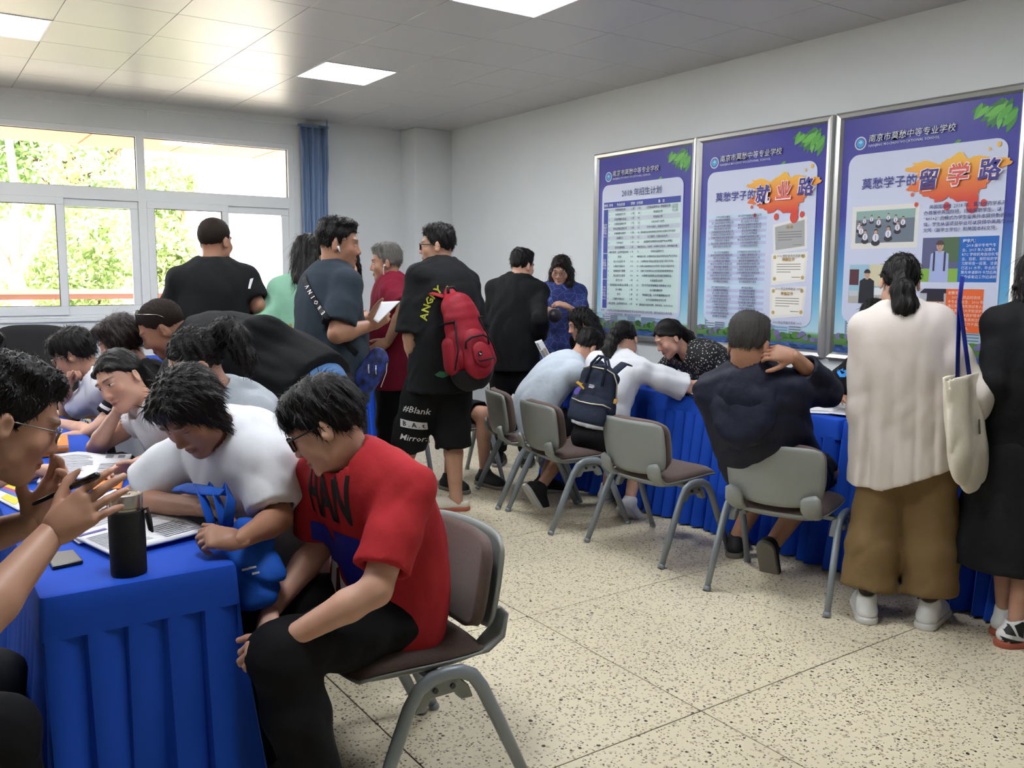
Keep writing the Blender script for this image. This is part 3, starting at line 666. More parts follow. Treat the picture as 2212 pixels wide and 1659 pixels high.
# black mesh office chair by the window side
m_black = mat('black_mesh_fabric', '#17171a', .8, bump=(300, .3)); m_chrome = mat('chrome', '#d8d8d8', .12, metal=1)
oc = empty('office_chair', (.50, 5.40, 0), R_(160)); tag(oc, 'black mesh office chair with chrome armrest at the left edge', 'office chair')
def obk(u, v):
    a = 2 * u - 1; z = .52 + .68 * v; k = (1 - .1 * abs(2 * v - 1) ** 4)
    return (a * .25 * k * (1 - .04 * v), -.26 - .10 * v + .05 * a * a, z - .05 * abs(a) ** 5 * (v > .5) * (v - .5) * 2)
MB().grid(obk, 14, 14).build('backrest', m_black, oc, smooth=True, solid=.045)
MB().tube([(-.245, -.30, .60), (-.25, -.33, .9), (-.235, -.36, 1.13)], .006, 6).build('back_piping', mat('pale_piping', '#b9bbb8', .5), oc)
MB().grid(lambda u, v: ((2 * u - 1) * .24 * (1 - .1 * (2 * v - 1) ** 4), (2 * v - 1) * .24, .50 - .02 * (2 * v - 1) ** 2), 12, 12).build('seat', m_black, oc, smooth=True, solid=.07)
for sx in (-1, 1):
    MB().tube([(sx * .26, -.24, .52), (sx * .29, -.22, .66), (sx * .29, -.12, .705), (sx * .29, .1, .70), (sx * .285, .17, .66), (sx * .26, .16, .5)], .014, 10).build('armrest', m_chrome, oc, smooth=True)
    MB().box((sx * .29 - .028, -.12, .715), (sx * .29 + .028, .1, .74)).build('arm_pad', m_black, oc, bevel=.01)
MB().tube([(0, 0, .09), (0, 0, .47)], .028, 12).build('gas_column', m_chrome, oc, smooth=True)
for k in range(5):
    a = k * 2 * math.pi / 5
    lg = MB().tube([(0, 0, .1), (.28 * math.cos(a), .28 * math.sin(a), .075)], [.03, .018], 8).build('base_arm', m_chrome, oc, smooth=True)
    MB().tube([(.28 * math.cos(a) - .012, .28 * math.sin(a), .03), (.28 * math.cos(a) + .012, .28 * math.sin(a), .03)], .03, 12).build('caster', m_black, lg, smooth=True)

# ------------------------------------------------------------------ tables under blue pleated cloths
m_blue = mat('royal_blue_table_cloth', '#1548b4', .8, spec=.25, bump=(420, .12))
m_wood = mat('table_board', '#8a7a66', .6)
TZ = .77
def skirted_table(x0, x1, y0, y1, label, pitch=.082, seed=1, flare=.05, joined=(), amp=1.):
    t = empty('skirted_table', ((x0 + x1) / 2, (y0 + y1) / 2, 0)); tag(t, label, 'table', 'tables under blue pleated cloths')
    hx, hy = (x1 - x0) / 2, (y1 - y0) / 2; rs = random.Random(seed)
    MB().box((-hx + .01, -hy + .01, TZ - .03), (hx - .01, hy - .01, TZ - .004)).build('tabletop', m_wood, t)
    for sx in (-1, 1):
        for sy in (-1, 1): MB().tube([(sx * (hx - .05), sy * (hy - .06), 0), (sx * (hx - .05), sy * (hy - .06), TZ - .03)], .016, 8).build('leg', m_tube, t)
    # top cover with plain band
    r = .014; band = .105; mb = MB(); n = 6
    def per(ins, z):
        out = []
        for (cx, cy, a0) in ((hx, hy, 0), (-hx, hy, 90), (-hx, -hy, 180), (hx, -hy, 270)):
            sx = 1 if cx > 0 else -1; sy = 1 if cy > 0 else -1
            for i in range(n): a = R_(a0 + 90 * i / (n - 1)); out.append((cx - sx * (r + ins) + r * math.cos(a), cy - sy * (r + ins) + r * math.sin(a), z))
        return out
    rings = [per(.03, TZ), per(.008, TZ), per(.002, TZ - .003), per(-.001, TZ - .012), per(-.003, TZ - .05), per(-.006, TZ - band)]
    vs = [p for q in rings for p in q]; m_ = len(rings[0]); fs = [tuple(range(m_))]
    for i in range(len(rings) - 1):
        for k in range(m_): fs.append((i * m_ + k, i * m_ + (k + 1) % m_, (i + 1) * m_ + (k + 1) % m_, (i + 1) * m_ + k))
    mb.add(vs, fs).build('tablecloth', m_blue, t, smooth='auto', solid=.002)
    # knife pleats all round
    corners = [(-hx, -hy), (hx, -hy), (hx, hy), (-hx, hy)]; path = []
    for c in range(4):
        (ax, ay), (bx, by) = corners[c], corners[(c + 1) % 4]; L_ = math.hypot(bx - ax, by - ay); k = max(2, round(L_ / pitch))
        dx, dy = (bx - ax) / L_, (by - ay) / L_; nx, ny = dy, -dx
        fl = 0. if c in joined else 1.
        for i in range(k):
            w = [.0, .05, .2, .5, .8, .97]
            ph = rs.uniform(-.12, .12)
            for q, tq in enumerate(w):
                o = [.0, .010, .013, .010, .004, -.006][q]
                path.append((ax + dx * L_ * (i + tq) / k, ay + dy * L_ * (i + tq) / k, nx, ny, o * fl, ph + i, fl))
    sk = MB(); NV = 9; M_ = len(path)
    for j in range(NV + 1):
        v = j / NV; z = TZ - band + .012 - v * (TZ - band + .012 - .012)
        for (x, y, nx, ny, o, ph, fl) in path:
            off = -.004 + o * amp * (.8 + 2.0 * v) + fl * (flare * v ** 1.3 + .012 * v * math.sin(ph * 1.7 + v * 2))
            tw = .012 * v * math.sin(ph * 2.3)
            sk.v.append((x + nx * off - ny * tw, y + ny * off + nx * tw, z))
    for j in range(NV):
        for i in range(M_): sk.f.append((j * M_ + i, j * M_ + (i + 1) % M_, (j + 1) * M_ + (i + 1) % M_, (j + 1) * M_ + i))
    sk.build('pleated_skirt', m_blue, t, smooth='auto')
    return t
skirted_table(.215, .662, 2.19, 3.58, 'blue skirted table end with thermos, phone and booklets', seed=2, joined=(2,))
skirted_table(.215, .662, 3.605, 5.0, 'blue skirted table beyond the orange books', seed=3, joined=(0,))
skirted_table(3.94, 4.40, 1.15, 2.73, 'blue skirted table behind the woman with the tote bag', seed=4, joined=(2,), amp=2.2)
skirted_table(3.94, 4.40, 2.755, 4.325, 'blue skirted table in front of the man in the navy jacket', seed=5, joined=(0, 2), amp=2.2)
skirted_table(3.94, 4.40, 4.35, 5.2, 'blue skirted table in front of the boy in the pale polo', seed=6, joined=(0,), amp=2.2)
skirted_table(3.0, 4.4, 7.45, 7.92, 'blue skirted table behind the man in the dark red shirt', seed=7)
skirted_table(.5, 1.9, 7.9, 8.36, 'blue skirted table under the window behind the boy with glasses', seed=8)
# ================================================================== people: signed-distance bodies turned into meshes
C0 = np.array([0., 0., CAM_H]); FW = np.array(_fw); RT = np.array(_r2); UP = np.array(_u2)
def at(px, py, dep):
    """world point seen at photo pixel (px, py), dep metres along the view axis"""
    return C0 + dep * (FW + RT * (px - 1106) / FPX - UP * (py - 829.5) / FPX)
def unit(v): v = np.asarray(v, float); return v / (np.linalg.norm(v) + 1e-9)
ZUP = np.array([0, 0, 1.])

class Field:
    def __init__(s, lo, hi, vox):
        s.lo = np.asarray(lo, float); s.v = vox; s.n = np.ceil((np.asarray(hi) - s.lo) / vox).astype(int) + 1
        s.d = np.full(s.n, 9., np.float32)
    def block(s, lo, hi):
        i0 = np.maximum(np.floor((lo - s.lo) / s.v).astype(int), 0); i1 = np.minimum(np.ceil((hi - s.lo) / s.v).astype(int) + 1, s.n)
        if (i1 <= i0).any(): return None
        ax = [(s.lo[k] + s.v * np.arange(i0[k], i1[k])).astype(np.float32) for k in range(3)]
        return tuple(slice(a, b) for a, b in zip(i0, i1)), ax[0][:, None, None], ax[1][None, :, None], ax[2][None, None, :]
    def put(s, lo, hi, fn, k=.0, sub=False):
        m = k + 3 * s.v; b = s.block(np.asarray(lo) - m, np.asarray(hi) + m)
        if b is None: return
        sl, X, Y, Z = b; a = s.d[sl]; d = fn(X, Y, Z).astype(np.float32)
        if sub:
            d = -d
            if k > 0: h = np.maximum(k - np.abs(a - d), 0) / k; s.d[sl] = np.maximum(a, d) + h * h * k * .25
            else: s.d[sl] = np.maximum(a, d)
        else:
            if k > 0: h = np.maximum(k - np.abs(a - d), 0) / k; s.d[sl] = np.minimum(a, d) - h * h * k * .25
            else: s.d[sl] = np.minimum(a, d)
    def cone(s, a, b, ra, rb, k=.02, flat=1., side=None, sub=False, cut=None, cut0=None):
        a = np.asarray(a, float); b = np.asarray(b, float); ba = b - a; L2 = ba @ ba + 1e-9; r = max(ra, rb)
        if flat != 1.:
            n = unit(np.cross(ba, side)); q2 = 1 / flat ** 2 - 1
        cu = unit(ba)
        def fn(X, Y, Z):
            px, py, pz = X - a[0], Y - a[1], Z - a[2]
            t = np.clip((px * ba[0] + py * ba[1] + pz * ba[2]) / L2, 0, 1)
            qx, qy, qz = px - t * ba[0], py - t * ba[1], pz - t * ba[2]
            l2 = qx * qx + qy * qy + qz * qz
            if flat != 1.: qn = qx * n[0] + qy * n[1] + qz * n[2]; l2 = l2 + q2 * qn * qn
            d = np.sqrt(l2) - (ra + (rb - ra) * t)
            if flat != 1.: d = d * (flat if flat < 1 else 1 / flat) ** .5
            if cut is not None: d = np.maximum(d, px * cu[0] + py * cu[1] + pz * cu[2] - math.sqrt(L2) - cut)
            if cut0 is not None: d = np.maximum(d, -(px * cu[0] + py * cu[1] + pz * cu[2]) - cut0)
            return d
        rr = r * max(1, flat); s.put(np.minimum(a, b) - rr, np.maximum(a, b) + rr, fn, k, sub)
    def ell(s, c, r, k=.01, M=None, sub=False):
        c = np.asarray(c, float); r = np.asarray(r, float); M = np.eye(3) if M is None else np.asarray(M)
        def fn(X, Y, Z):
            p = (X - c[0], Y - c[1], Z - c[2]); l0 = 0.; l1 = 0.
            for i in range(3):
                q = p[0] * M[i][0] + p[1] * M[i][1] + p[2] * M[i][2]
                l0 = l0 + (q / r[i]) ** 2; l1 = l1 + (q / r[i] ** 2) ** 2
            l0 = np.sqrt(l0); return l0 * (l0 - 1) / (np.sqrt(l1) + 1e-6)
        m = r.max(); s.put(c - m, c + m, fn, k, sub)
    def half(s, p, n, k=0.):
        """cut everything on the +n side of the plane through p"""
        p = np.asarray(p, float); n = unit(n)
        s.put(s.lo, s.lo + s.v * s.n, lambda X, Y, Z: -((X - p[0]) * n[0] + (Y - p[1]) * n[1] + (Z - p[2]) * n[2]), k, True)
    def warp(s, fn):
        sl, X, Y, Z = s.block(s.lo, s.lo + s.v * s.n); near = np.abs(s.d) < .06
        s.d = np.where(near, s.d + fn(X, Y, Z).astype(np.float32), s.d)
    def mesh(s):
        d = s.d; ins = d < 0
        c = np.zeros(tuple(np.array(d.shape) - 1), np.int8); OFF = [(i, j, k) for i in (0, 1) for j in (0, 1) for k in (0, 1)]
        nx, ny, nz = c.shape
        for (i, j, k) in OFF: c += ins[i:i + nx, j:j + ny, k:k + nz]
        act = (c > 0) & (c < 8); idx = np.argwhere(act); n = len(idx)
        if n == 0: return np.zeros((0, 3)), np.zeros((0, 4), int)
        ids = np.full(c.shape, -1, np.int64); ids[act] = np.arange(n)
        V = np.stack([d[idx[:, 0] + i, idx[:, 1] + j, idx[:, 2] + k] for (i, j, k) in OFF], 1)
        O = np.array(OFF, float); pos = np.zeros((n, 3)); cnt = np.zeros(n)
        for a in range(8):
            for b in range(a + 1, 8):
                if np.abs(O[a] - O[b]).sum() != 1: continue
                va, vb = V[:, a], V[:, b]; cr = (va < 0) != (vb < 0)
                t = np.where(cr, va / np.where(va == vb, 1, va - vb), 0)
                pos += cr[:, None] * (O[a] + t[:, None] * (O[b] - O[a])); cnt += cr
        pos = s.lo + (idx + pos / cnt[:, None]) * s.v
        F = []
        for ax in range(3):
            sl0 = [slice(None)] * 3; sl1 = [slice(None)] * 3; sl0[ax] = slice(0, -1); sl1[ax] = slice(1, None)
            a, b = ins[tuple(sl0)], ins[tuple(sl1)]
            e = np.argwhere(a != b); o1, o2 = (ax + 1) % 3, (ax + 2) % 3
            ok = (e[:, o1] > 0) & (e[:, o2] > 0) & (e[:, o1] < c.shape[o1]) & (e[:, o2] < c.shape[o2]); e = e[ok]
            if not len(e): continue
            def cell(d1, d2):
                q = e.copy(); q[:, o1] -= d1; q[:, o2] -= d2; return ids[q[:, 0], q[:, 1], q[:, 2]]
            q = np.stack([cell(1, 1), cell(0, 1), cell(0, 0), cell(1, 0)], 1)
            fl = ~a[e[:, 0], e[:, 1], e[:, 2]]; q[fl] = q[fl][:, ::-1]; F.append(q)
        F = np.concatenate(F); F = F[(F >= 0).all(1)]
        return pos, F

def relax(v, f, it=1, lam=.5):
    e = np.concatenate([f[:, [0, 1]], f[:, [1, 2]], f[:, [2, 3]], f[:, [3, 0]]])
    for _ in range(it):
        acc = np.zeros_like(v); cn = np.zeros(len(v))
        for a, b in ((0, 1), (1, 0)):
            np.add.at(acc, e[:, a], v[e[:, b]]) if False else None
        for k in range(3): acc[:, k] = np.bincount(e[:, 0], v[e[:, 1], k], len(v)) + np.bincount(e[:, 1], v[e[:, 0], k], len(v))
        cn = np.bincount(e[:, 0], minlength=len(v)) + np.bincount(e[:, 1], minlength=len(v))
        v = v * (1 - lam) + lam * acc / np.maximum(cn, 1)[:, None]
    return v
def np_mesh(name, v, f, attr=None, tris=None):
    me = bpy.data.meshes.new(name); nq = len(f); nt = 0 if tris is None else len(tris)
    me.vertices.add(len(v)); me.vertices.foreach_set('co', np.asarray(v, np.float32).ravel())
    me.loops.add(nq * 4 + nt * 3); li = np.asarray(f, np.int32).ravel()
    if nt: li = np.concatenate([li, np.asarray(tris, np.int32).ravel()])
    me.loops.foreach_set('vertex_index', li)
    me.polygons.add(nq + nt); st = np.arange(nq) * 4
    if nt: st = np.concatenate([st, nq * 4 + np.arange(nt) * 3])
    me.polygons.foreach_set('loop_start', st.astype(np.int32))
    me.update(calc_edges=True); me.validate()
    if attr is not None:
        a = me.attributes.new('hp', 'FLOAT_VECTOR', 'POINT'); a.data.foreach_set('vector', np.asarray(attr, np.float32).ravel())
    me.shade_smooth()
    return me

# ------------------------------------------------------------------ skin with a face drawn from head coordinates
def skin_mat(name, col, lip, hair='#1b1716', brow_w=1., down=False):
    m, nt, b = nodes_of(name); N, L = nt.nodes, nt.links
    at_ = N.new('ShaderNodeAttribute'); at_.attribute_name = 'hp'; sp = N.new('ShaderNodeSeparateXYZ'); L.new(at_.outputs['Vector'], sp.inputs[0])
    def mth(op, a, b_=None, c=None):
        n = N.new('ShaderNodeMath'); n.operation = op
        for i, x in enumerate((a, b_, c)):
            if x is None: continue
            if isinstance(x, (int, float)): n.inputs[i].default_value = x
            else: L.new(x, n.inputs[i])
        return n.outputs[0]
    x, y, z = sp.outputs; ax = mth('ABSOLUTE', x)
    front = mth('GREATER_THAN', y, .045)
    def ellm(cx, cz, rx, rz, soft=.35):
        dx = mth('DIVIDE', mth('SUBTRACT', ax, cx), rx); dz = mth('DIVIDE', mth('SUBTRACT', z, cz), rz)
        r = mth('SQRT', mth('ADD', mth('MULTIPLY', dx, dx), mth('MULTIPLY', dz, dz)))
        mr = N.new('ShaderNodeMapRange'); mr.inputs[1].default_value = 1 + soft; mr.inputs[2].default_value = 1 - soft; L.new(r, mr.inputs[0])
        return mth('MULTIPLY', mr.outputs[0], front)
    nz = N.new('ShaderNodeTexNoise'); nz.inputs['Scale'].default_value = 14; tc = N.new('ShaderNodeTexCoord'); L.new(tc.outputs['Object'], nz.inputs['Vector'])
    base = N.new('ShaderNodeMix'); base.data_type = 'RGBA'; c = srgb(col); base.inputs[6].default_value = c; base.inputs[7].default_value = (c[0] * .86, c[1] * .76, c[2] * .72, 1)
    mr0 = N.new('ShaderNodeMapRange'); mr0.inputs[1].default_value = .35; mr0.inputs[2].default_value = .75; L.new(nz.outputs['Fac'], mr0.inputs[0]); L.new(mr0.outputs[0], base.inputs[0])
    out = base.outputs[2]
    def over(mask, colr, amt=1.):
        nonlocal out
        mx = N.new('ShaderNodeMix'); mx.data_type = 'RGBA'; mx.inputs[7].default_value = srgb(colr)
        L.new(mth('MULTIPLY', mask, amt), mx.inputs[0]); L.new(out, mx.inputs[6]); out = mx.outputs[2]
    over(ellm(.042, -.03, .026, .03, .8), (c[0] * .92, c[1] * .62, c[2] * .58), .35)
    over(ellm(0, -.03, .016, .022, .7), (c[0] * .92, c[1] * .66, c[2] * .6), .3)
    over(ellm(0, -.0715, .021, .0085, .35), lip, .8)
    over(ellm(0, -.0705, .019, .0016, .5), '#5c2e2a', .8)
    # brows: slightly arched band
    bz = mth('ADD', .0265, mth('MULTIPLY', mth('SUBTRACT', ax, .014), mth('SUBTRACT', .30, mth('MULTIPLY', ax, 5.5))))
    dz = mth('DIVIDE', mth('ABSOLUTE', mth('SUBTRACT', z, bz)), .0042 * brow_w); dx = mth('DIVIDE', mth('ABSOLUTE', mth('SUBTRACT', ax, .031)), .019)
    mr = N.new('ShaderNodeMapRange'); mr.inputs[1].default_value = 1.25; mr.inputs[2].default_value = .6; L.new(mth('MAXIMUM', dz, dx), mr.inputs[0])
    over(mth('MULTIPLY', mr.outputs[0], front), hair, .82)
    # eyes: white, iris, lash line
    if down: over(ellm(.0315, .0005, .0135, .0020, .4), '#2a1c19', .9); over(ellm(.0315, .0095, .0145, .0012, .5), '#6b4438', .5)
    else: over(ellm(.0315, .0045, .0135, .0042, .25), '#d9d2cc'); over(ellm(.0315, .0045, .0052, .0046, .25), '#1a1110'); over(ellm(.0315, .0086, .0155, .0017, .4), '#241a18', .9)
    L.new(out, b.inputs['Base Color']); b.inputs['Roughness'].default_value = .48; b.inputs['Specular IOR Level'].default_value = .4
    b.inputs['Subsurface Weight'].default_value = .12; b.inputs['Subsurface Radius'].default_value = (.012, .005, .003); b.inputs['Subsurface Scale'].default_value = 1.
    return m
SK = dict(fair=skin_mat('fair_skin', '#cfa48e', '#a9605a'), mid=skin_mat('warm_skin', '#bb917a', '#955a50', brow_w=1.2), tan=skin_mat('tanned_skin', '#a87d65', '#83544a'))
SK.update({k + '_down': skin_mat(k + '_skin_lowered_eyes', c, l, brow_w=w_, down=True) for k, c, l, w_ in (('fair', '#cfa48e', '#a9605a', 1.), ('mid', '#bb917a', '#955a50', 1.2), ('tan', '#a87d65', '#83544a', 1.2))})
def hair_mat(name, col, rough=.42):
    m, nt, b = nodes_of(name); N, L = nt.nodes, nt.links
    at_ = N.new('ShaderNodeAttribute'); at_.attribute_name = 'hp'
    wv = N.new('ShaderNodeTexNoise'); wv.inputs['Scale'].default_value = 30; wv.inputs['Detail'].default_value = 5
    mp = N.new('ShaderNodeMapping'); mp.inputs['Scale'].default_value = (6, 6, .7); L.new(at_.outputs['Vector'], mp.inputs[0]); L.new(mp.outputs[0], wv.inputs['Vector'])
    c = srgb(col); mx = N.new('ShaderNodeMix'); mx.data_type = 'RGBA'; mx.inputs[6].default_value = tuple(q * .55 for q in c[:3]) + (1,); mx.inputs[7].default_value = tuple(min(1, q * 1.7) for q in c[:3]) + (1,)
    L.new(wv.outputs['Fac'], mx.inputs[0]); L.new(mx.outputs[2], b.inputs['Base Color'])
    bp = N.new('ShaderNodeBump'); bp.inputs['Strength'].default_value = .55; bp.inputs['Distance'].default_value = .006; L.new(wv.outputs['Fac'], bp.inputs['Height']); L.new(bp.outputs['Normal'], b.inputs['Normal'])
    b.inputs['Roughness'].default_value = rough; b.inputs['Specular IOR Level'].default_value = .22
    return m
HM = dict(black=hair_mat('black_hair', '#0d0a09'), brown=hair_mat('dark_brown_hair', '#190e0b'), stubble=hair_mat('cropped_dark_hair', '#211812', .7), grey=hair_mat('grey_hair', '#5f5c58', .6), salt=hair_mat('salt_pepper_hair', '#3c3a38', .6))
def cloth(name, col, col2=None, rough=.85, bump=.25):
    return mat(name, col, rough, spec=.25, bump=(38, bump, 5), vary=(9, col2 or col, .5))

# ------------------------------------------------------------------ head, hands
def head_field(vox, neck_to, girth=1., fem=False):
    """local head frame: x = subject's right, y = forward, z = up, origin between the ears at eye height"""
    F = Field((-.105, -.13, min(-.16, neck_to[2] - .02)), (.105, .14, .14), vox)
    F.ell((0, -.012, .034), (.0755, .096, .086), 0)
    F.ell((0, .03, -.03), (.062 * girth, .066, .082), .03)
    F.cone((-.040, .02, -.068), (.0, .062, -.100), .030 * girth, .019, .03); F.cone((.040, .02, -.068), (0, .062, -.100), .030 * girth, .019, .03)
    F.ell((0, .072, -.104), (.020, .015, .014), .02)
    for sx in (-1, 1):
        F.ell((sx * .040, .062, -.030), (.025 * girth, .020, .022), .025)
        F.ell((sx * .027, .086, .025), (.021, .010, .008), .02)          # brow ridge
        F.ell((sx * .031, .106, .003), (.018, .016, .012), .014, sub=True)    # eye socket
        F.ell((sx * .031, .0775, .004), (.0145, .0128, .0125), .004)          # lids over the eyeball
        F.ell((sx * .0125, .097, -.037), (.0085, .010, .0075), .006)          # nostril wing
    F.cone((0, .088, .012), (0, .106, -.030), .0065, .0105, .012); F.ell((0, .107, -.033), (.010, .009, .0085), .006)
    F.ell((0, .0925, -.0655), (.019, .0085, .0058), .006); F.ell((0, .0905, -.0765), (.0165, .009, .0068), .006)
    F.ell((0, .103, -.0705), (.021, .008, .0012), .002, sub=True)
    F.ell((0, .1, -.055), (.004, .006, .009), .006, sub=True)
    for sx in (-1, 1):
        a = .35; M = [[math.cos(a), -sx * math.sin(a), 0], [sx * math.sin(a), math.cos(a), 0], [0, 0, 1]]
        F.ell((sx * .080, -.010, -.012), (.0075, .0185, .031), .008, M); F.ell((sx * .090, -.004, -.006), (.0065, .0105, .018), .004, M, sub=True)
    nr = .053 if not fem else .046
    F.cone((0, -.022, -.045), neck_to, nr * girth, (nr + .006) * girth, .03)
    return F
def hand_points(curl, spread=1.):
    """finger joint chains in hand space (x = thumb side +, y = along fingers, z = back of hand)"""
    out = []
    for i, (x0, L_) in enumerate(((.029, .070), (.0095, .078), (-.0095, .073), (-.028, .058))):
        c = curl[i] if isinstance(curl, (list, tuple)) else curl
        p = np.array([x0 * 1.0, .086 - .006 * abs(i - 1), 0.]); ch = [np.array([x0 * .55, .02, 0.]), p.copy()]; a = 0.
        for k, fr in enumerate((.46, .30, .24)):
            a += R_(c * (1., 1.15, .8)[k]); d = np.array([(x0 * 1.8) * spread * math.cos(a), math.cos(a), -math.sin(a)]); p = p + unit(d) * L_ * fr; ch.append(p.copy())
        out.append(ch)
    return out
def hand_field(vox, side, curl, thumb=40., spread=1., scale=1.):
    """side=+1: thumb on +x"""
    F = Field((-.09, -.05, -.11), (.11, .2, .07), vox); S = scale
    ch = hand_points(curl, spread); sx = side
    f = lambda p: np.array([p[0] * sx, p[1], p[2]]) * S
    for i, c in enumerate(ch):
        F.cone(f(c[0]), f(c[1]), .0165 * S, .0115 * S, .014)
    F.cone(f((0, -.010, 0)), f((0, .03, 0)), .024 * S, .026 * S, .02, flat=.68, side=(1, 0, 0))
    for i, c in enumerate(ch):
        r = (.0092, .0098, .0092, .0082)[i] * S
        for k in range(3): F.cone(f(c[k + 1]), f(c[k + 2]), r * (1, .93, .85)[k], r * (.93, .85, .74)[k], .0025)
    t = R_(thumb); p = np.array([.018, .018, -.006]); q = p + np.array([math.sin(t) * .045, math.cos(t) * .040, -.012]); r_ = q + unit([math.sin(t * .75), math.cos(t * .75), -.25]) * .033; w = r_ + unit([math.sin(t * .5), math.cos(t * .5), -.3]) * .026
    F.cone(f(p), f(q), .0155 * S, .0122 * S, .012); F.cone(f(q), f(r_), .0115 * S, .0102 * S, .003); F.cone(f(r_), f(w), .0102 * S, .008 * S, .003)
    return F

# ------------------------------------------------------------------ hair
def hair_field(vox, style, puff=.0):
    F = Field((-.16, -.22, -.62 if style in ('long',) else (-.45 if style in ('pony', 'wavy', 'straightlong') else -.2)), (.16, .15, .20), vox)
    ys = [-.12, -.07, -.035, -.012, .012, .035, .055, .075, .12]
    def shell(rx, ry, rz, c, line, k=0.):
        F.ell(c, (rx, ry, rz), k)
        zc = np.asarray(line, np.float32)
        F.put(F.lo, F.lo + F.v * F.n, lambda X, Y, Z: (Z - np.interp(Y, ys, zc)) + .004 * np.sin(260 * X + 90 * Y), .012, True)
    if style == 'crew':
        shell(.0795, .1005, .0915, (0, -.012, .0355), [-.045, -.04, -.02, .02, .012, .022, .058, .068, .072])
    elif style == 'short':
        shell(.0805, .1015, .0965, (0, -.0125, .037), [-.056, -.047, -.028, .018, -.008, .02, .056, .07, .075], .0)
        F.ell((0, .012, .104), (.066, .074, .026), .03); F.ell((0, -.06, .075), (.06, .04, .045), .03)
    elif style == 'messy':
        shell(.0875, .108, .101, (0, -.013, .038), [-.06, -.055, -.035, .015, -.012, .012, .03, .04, .05])
        F.ell((0, .035, .092), (.07, .062, .036), .02); F.ell((0, .082, .06), (.058, .022, .03), .02)
        for k in range(7):
            x = -.054 + .018 * k; F.cone((x, .07, .085), (x * 1.12, .094 - .25 * x * x / .05, .040 + .008 * (k % 3)), .015, .005, .008)
    elif style == 'bob':
        shell(.092, .112, .103, (0, -.014, .036), [-.095, -.095, -.095, -.085, -.075, -.055, .045, .058, .06])
        F.ell((0, .03, .085), (.07, .064, .04), .02)
        for sx in (-1, 1):
            F.cone((sx * .03, .082, .088), (sx * .080, .022, -.035), .020, .012, .015); F.cone((sx * .08, -.01, .02), (sx * .076, .0, -.075), .028, .016, .02)
    elif style in ('pony', 'swept', 'wavy'):
        shell(.081, .103, .0945, (0, -.013, .037), [-.085, -.075, -.05, .004, .02, .035, .056, .068, .07])
        for sx in (-1, 1): F.cone((sx * .045, .065, .065), (sx * .074, -.01, .02), .014, .012, .012)
    elif style in ('long', 'straightlong'):
        shell(.088, .108, .101, (0, -.014, .036), [-.14, -.14, -.12, -.11, -.06, .0, .05, .062, .066])
        for sx in (-1, 1): F.cone((sx * .012, .075, .085), (sx * .082, .03, -.03), .018, .016, .015)
    return F
def strands(v, f, n, length, width, seed, flow=(0, 0, -1), lift=.35, jit=.35):
    """thin hair ribbons growing from the hair surface"""
    rs = np.random.RandomState(seed); q = f[rs.randint(0, len(f), n)]; p = v[q].mean(1); nn = np.cross(v[q[:, 1]] - v[q[:, 0]], v[q[:, 2]] - v[q[:, 0]]); nn /= np.linalg.norm(nn, axis=1)[:, None] + 1e-9
    fl = np.asarray(flow, float) if np.ndim(flow) == 1 else flow(p)
    t = fl + rs.normal(size=(n, 3)) * jit; t = t - nn * (t * nn).sum(1)[:, None]; t /= np.linalg.norm(t, axis=1)[:, None] + 1e-9
    L_ = length * rs.uniform(.5, 1.2, n)[:, None]; s = np.cross(nn, t) * width
    p0 = p - nn * .002; p1 = p + t * L_ * .5 + nn * lift * L_ * .35; p2 = p + t * L_ + nn * lift * L_ * .45 + np.array([0, 0, -.15]) * L_
    V = np.stack([p0 - s, p0 + s, p1 + s * .8, p1 - s * .8, p2], 1).reshape(-1, 3); b = np.arange(n) * 5
    return V, np.stack([b, b + 1, b + 2, b + 3], 1), np.stack([b + 3, b + 2, b + 4], 1)
# ------------------------------------------------------------------ one person
def bez(a, c, b, t): return (1 - t) ** 2 * a + 2 * t * (1 - t) * c + t * t * b
def folds(amp, seed, freq=1., ax=None):
    rs = np.random.RandomState(seed); K = [rs.normal(size=3) * w * freq for w in (14, 20, 30)]; Q = [rs.normal(size=3) * 11 * freq for _ in range(3)]; ph = rs.uniform(0, 6, 6)
    if ax is not None: K = [k - .75 * (k @ unit(ax)) * unit(ax) for k in K]
    K = [unit(k) * w * freq for k, w in zip(K, (26, 38, 55))]
    def fn(X, Y, Z):
        d = 0
        for i, (k, q) in enumerate(zip(K, Q)):
            s = np.sin(k[0] * X + k[1] * Y + k[2] * Z + ph[i] + 1.3 * np.sin(q[0] * X + q[1] * Y + q[2] * Z + ph[i + 3]))
            d = d + (1 - 2 * np.abs(s) ** .8) * (.55, .3, .2)[i]
        return amp * d
    return fn
def chain_len(p): return sum(np.linalg.norm(p[i + 1] - p[i]) for i in range(len(p) - 1))
SHOES = {}
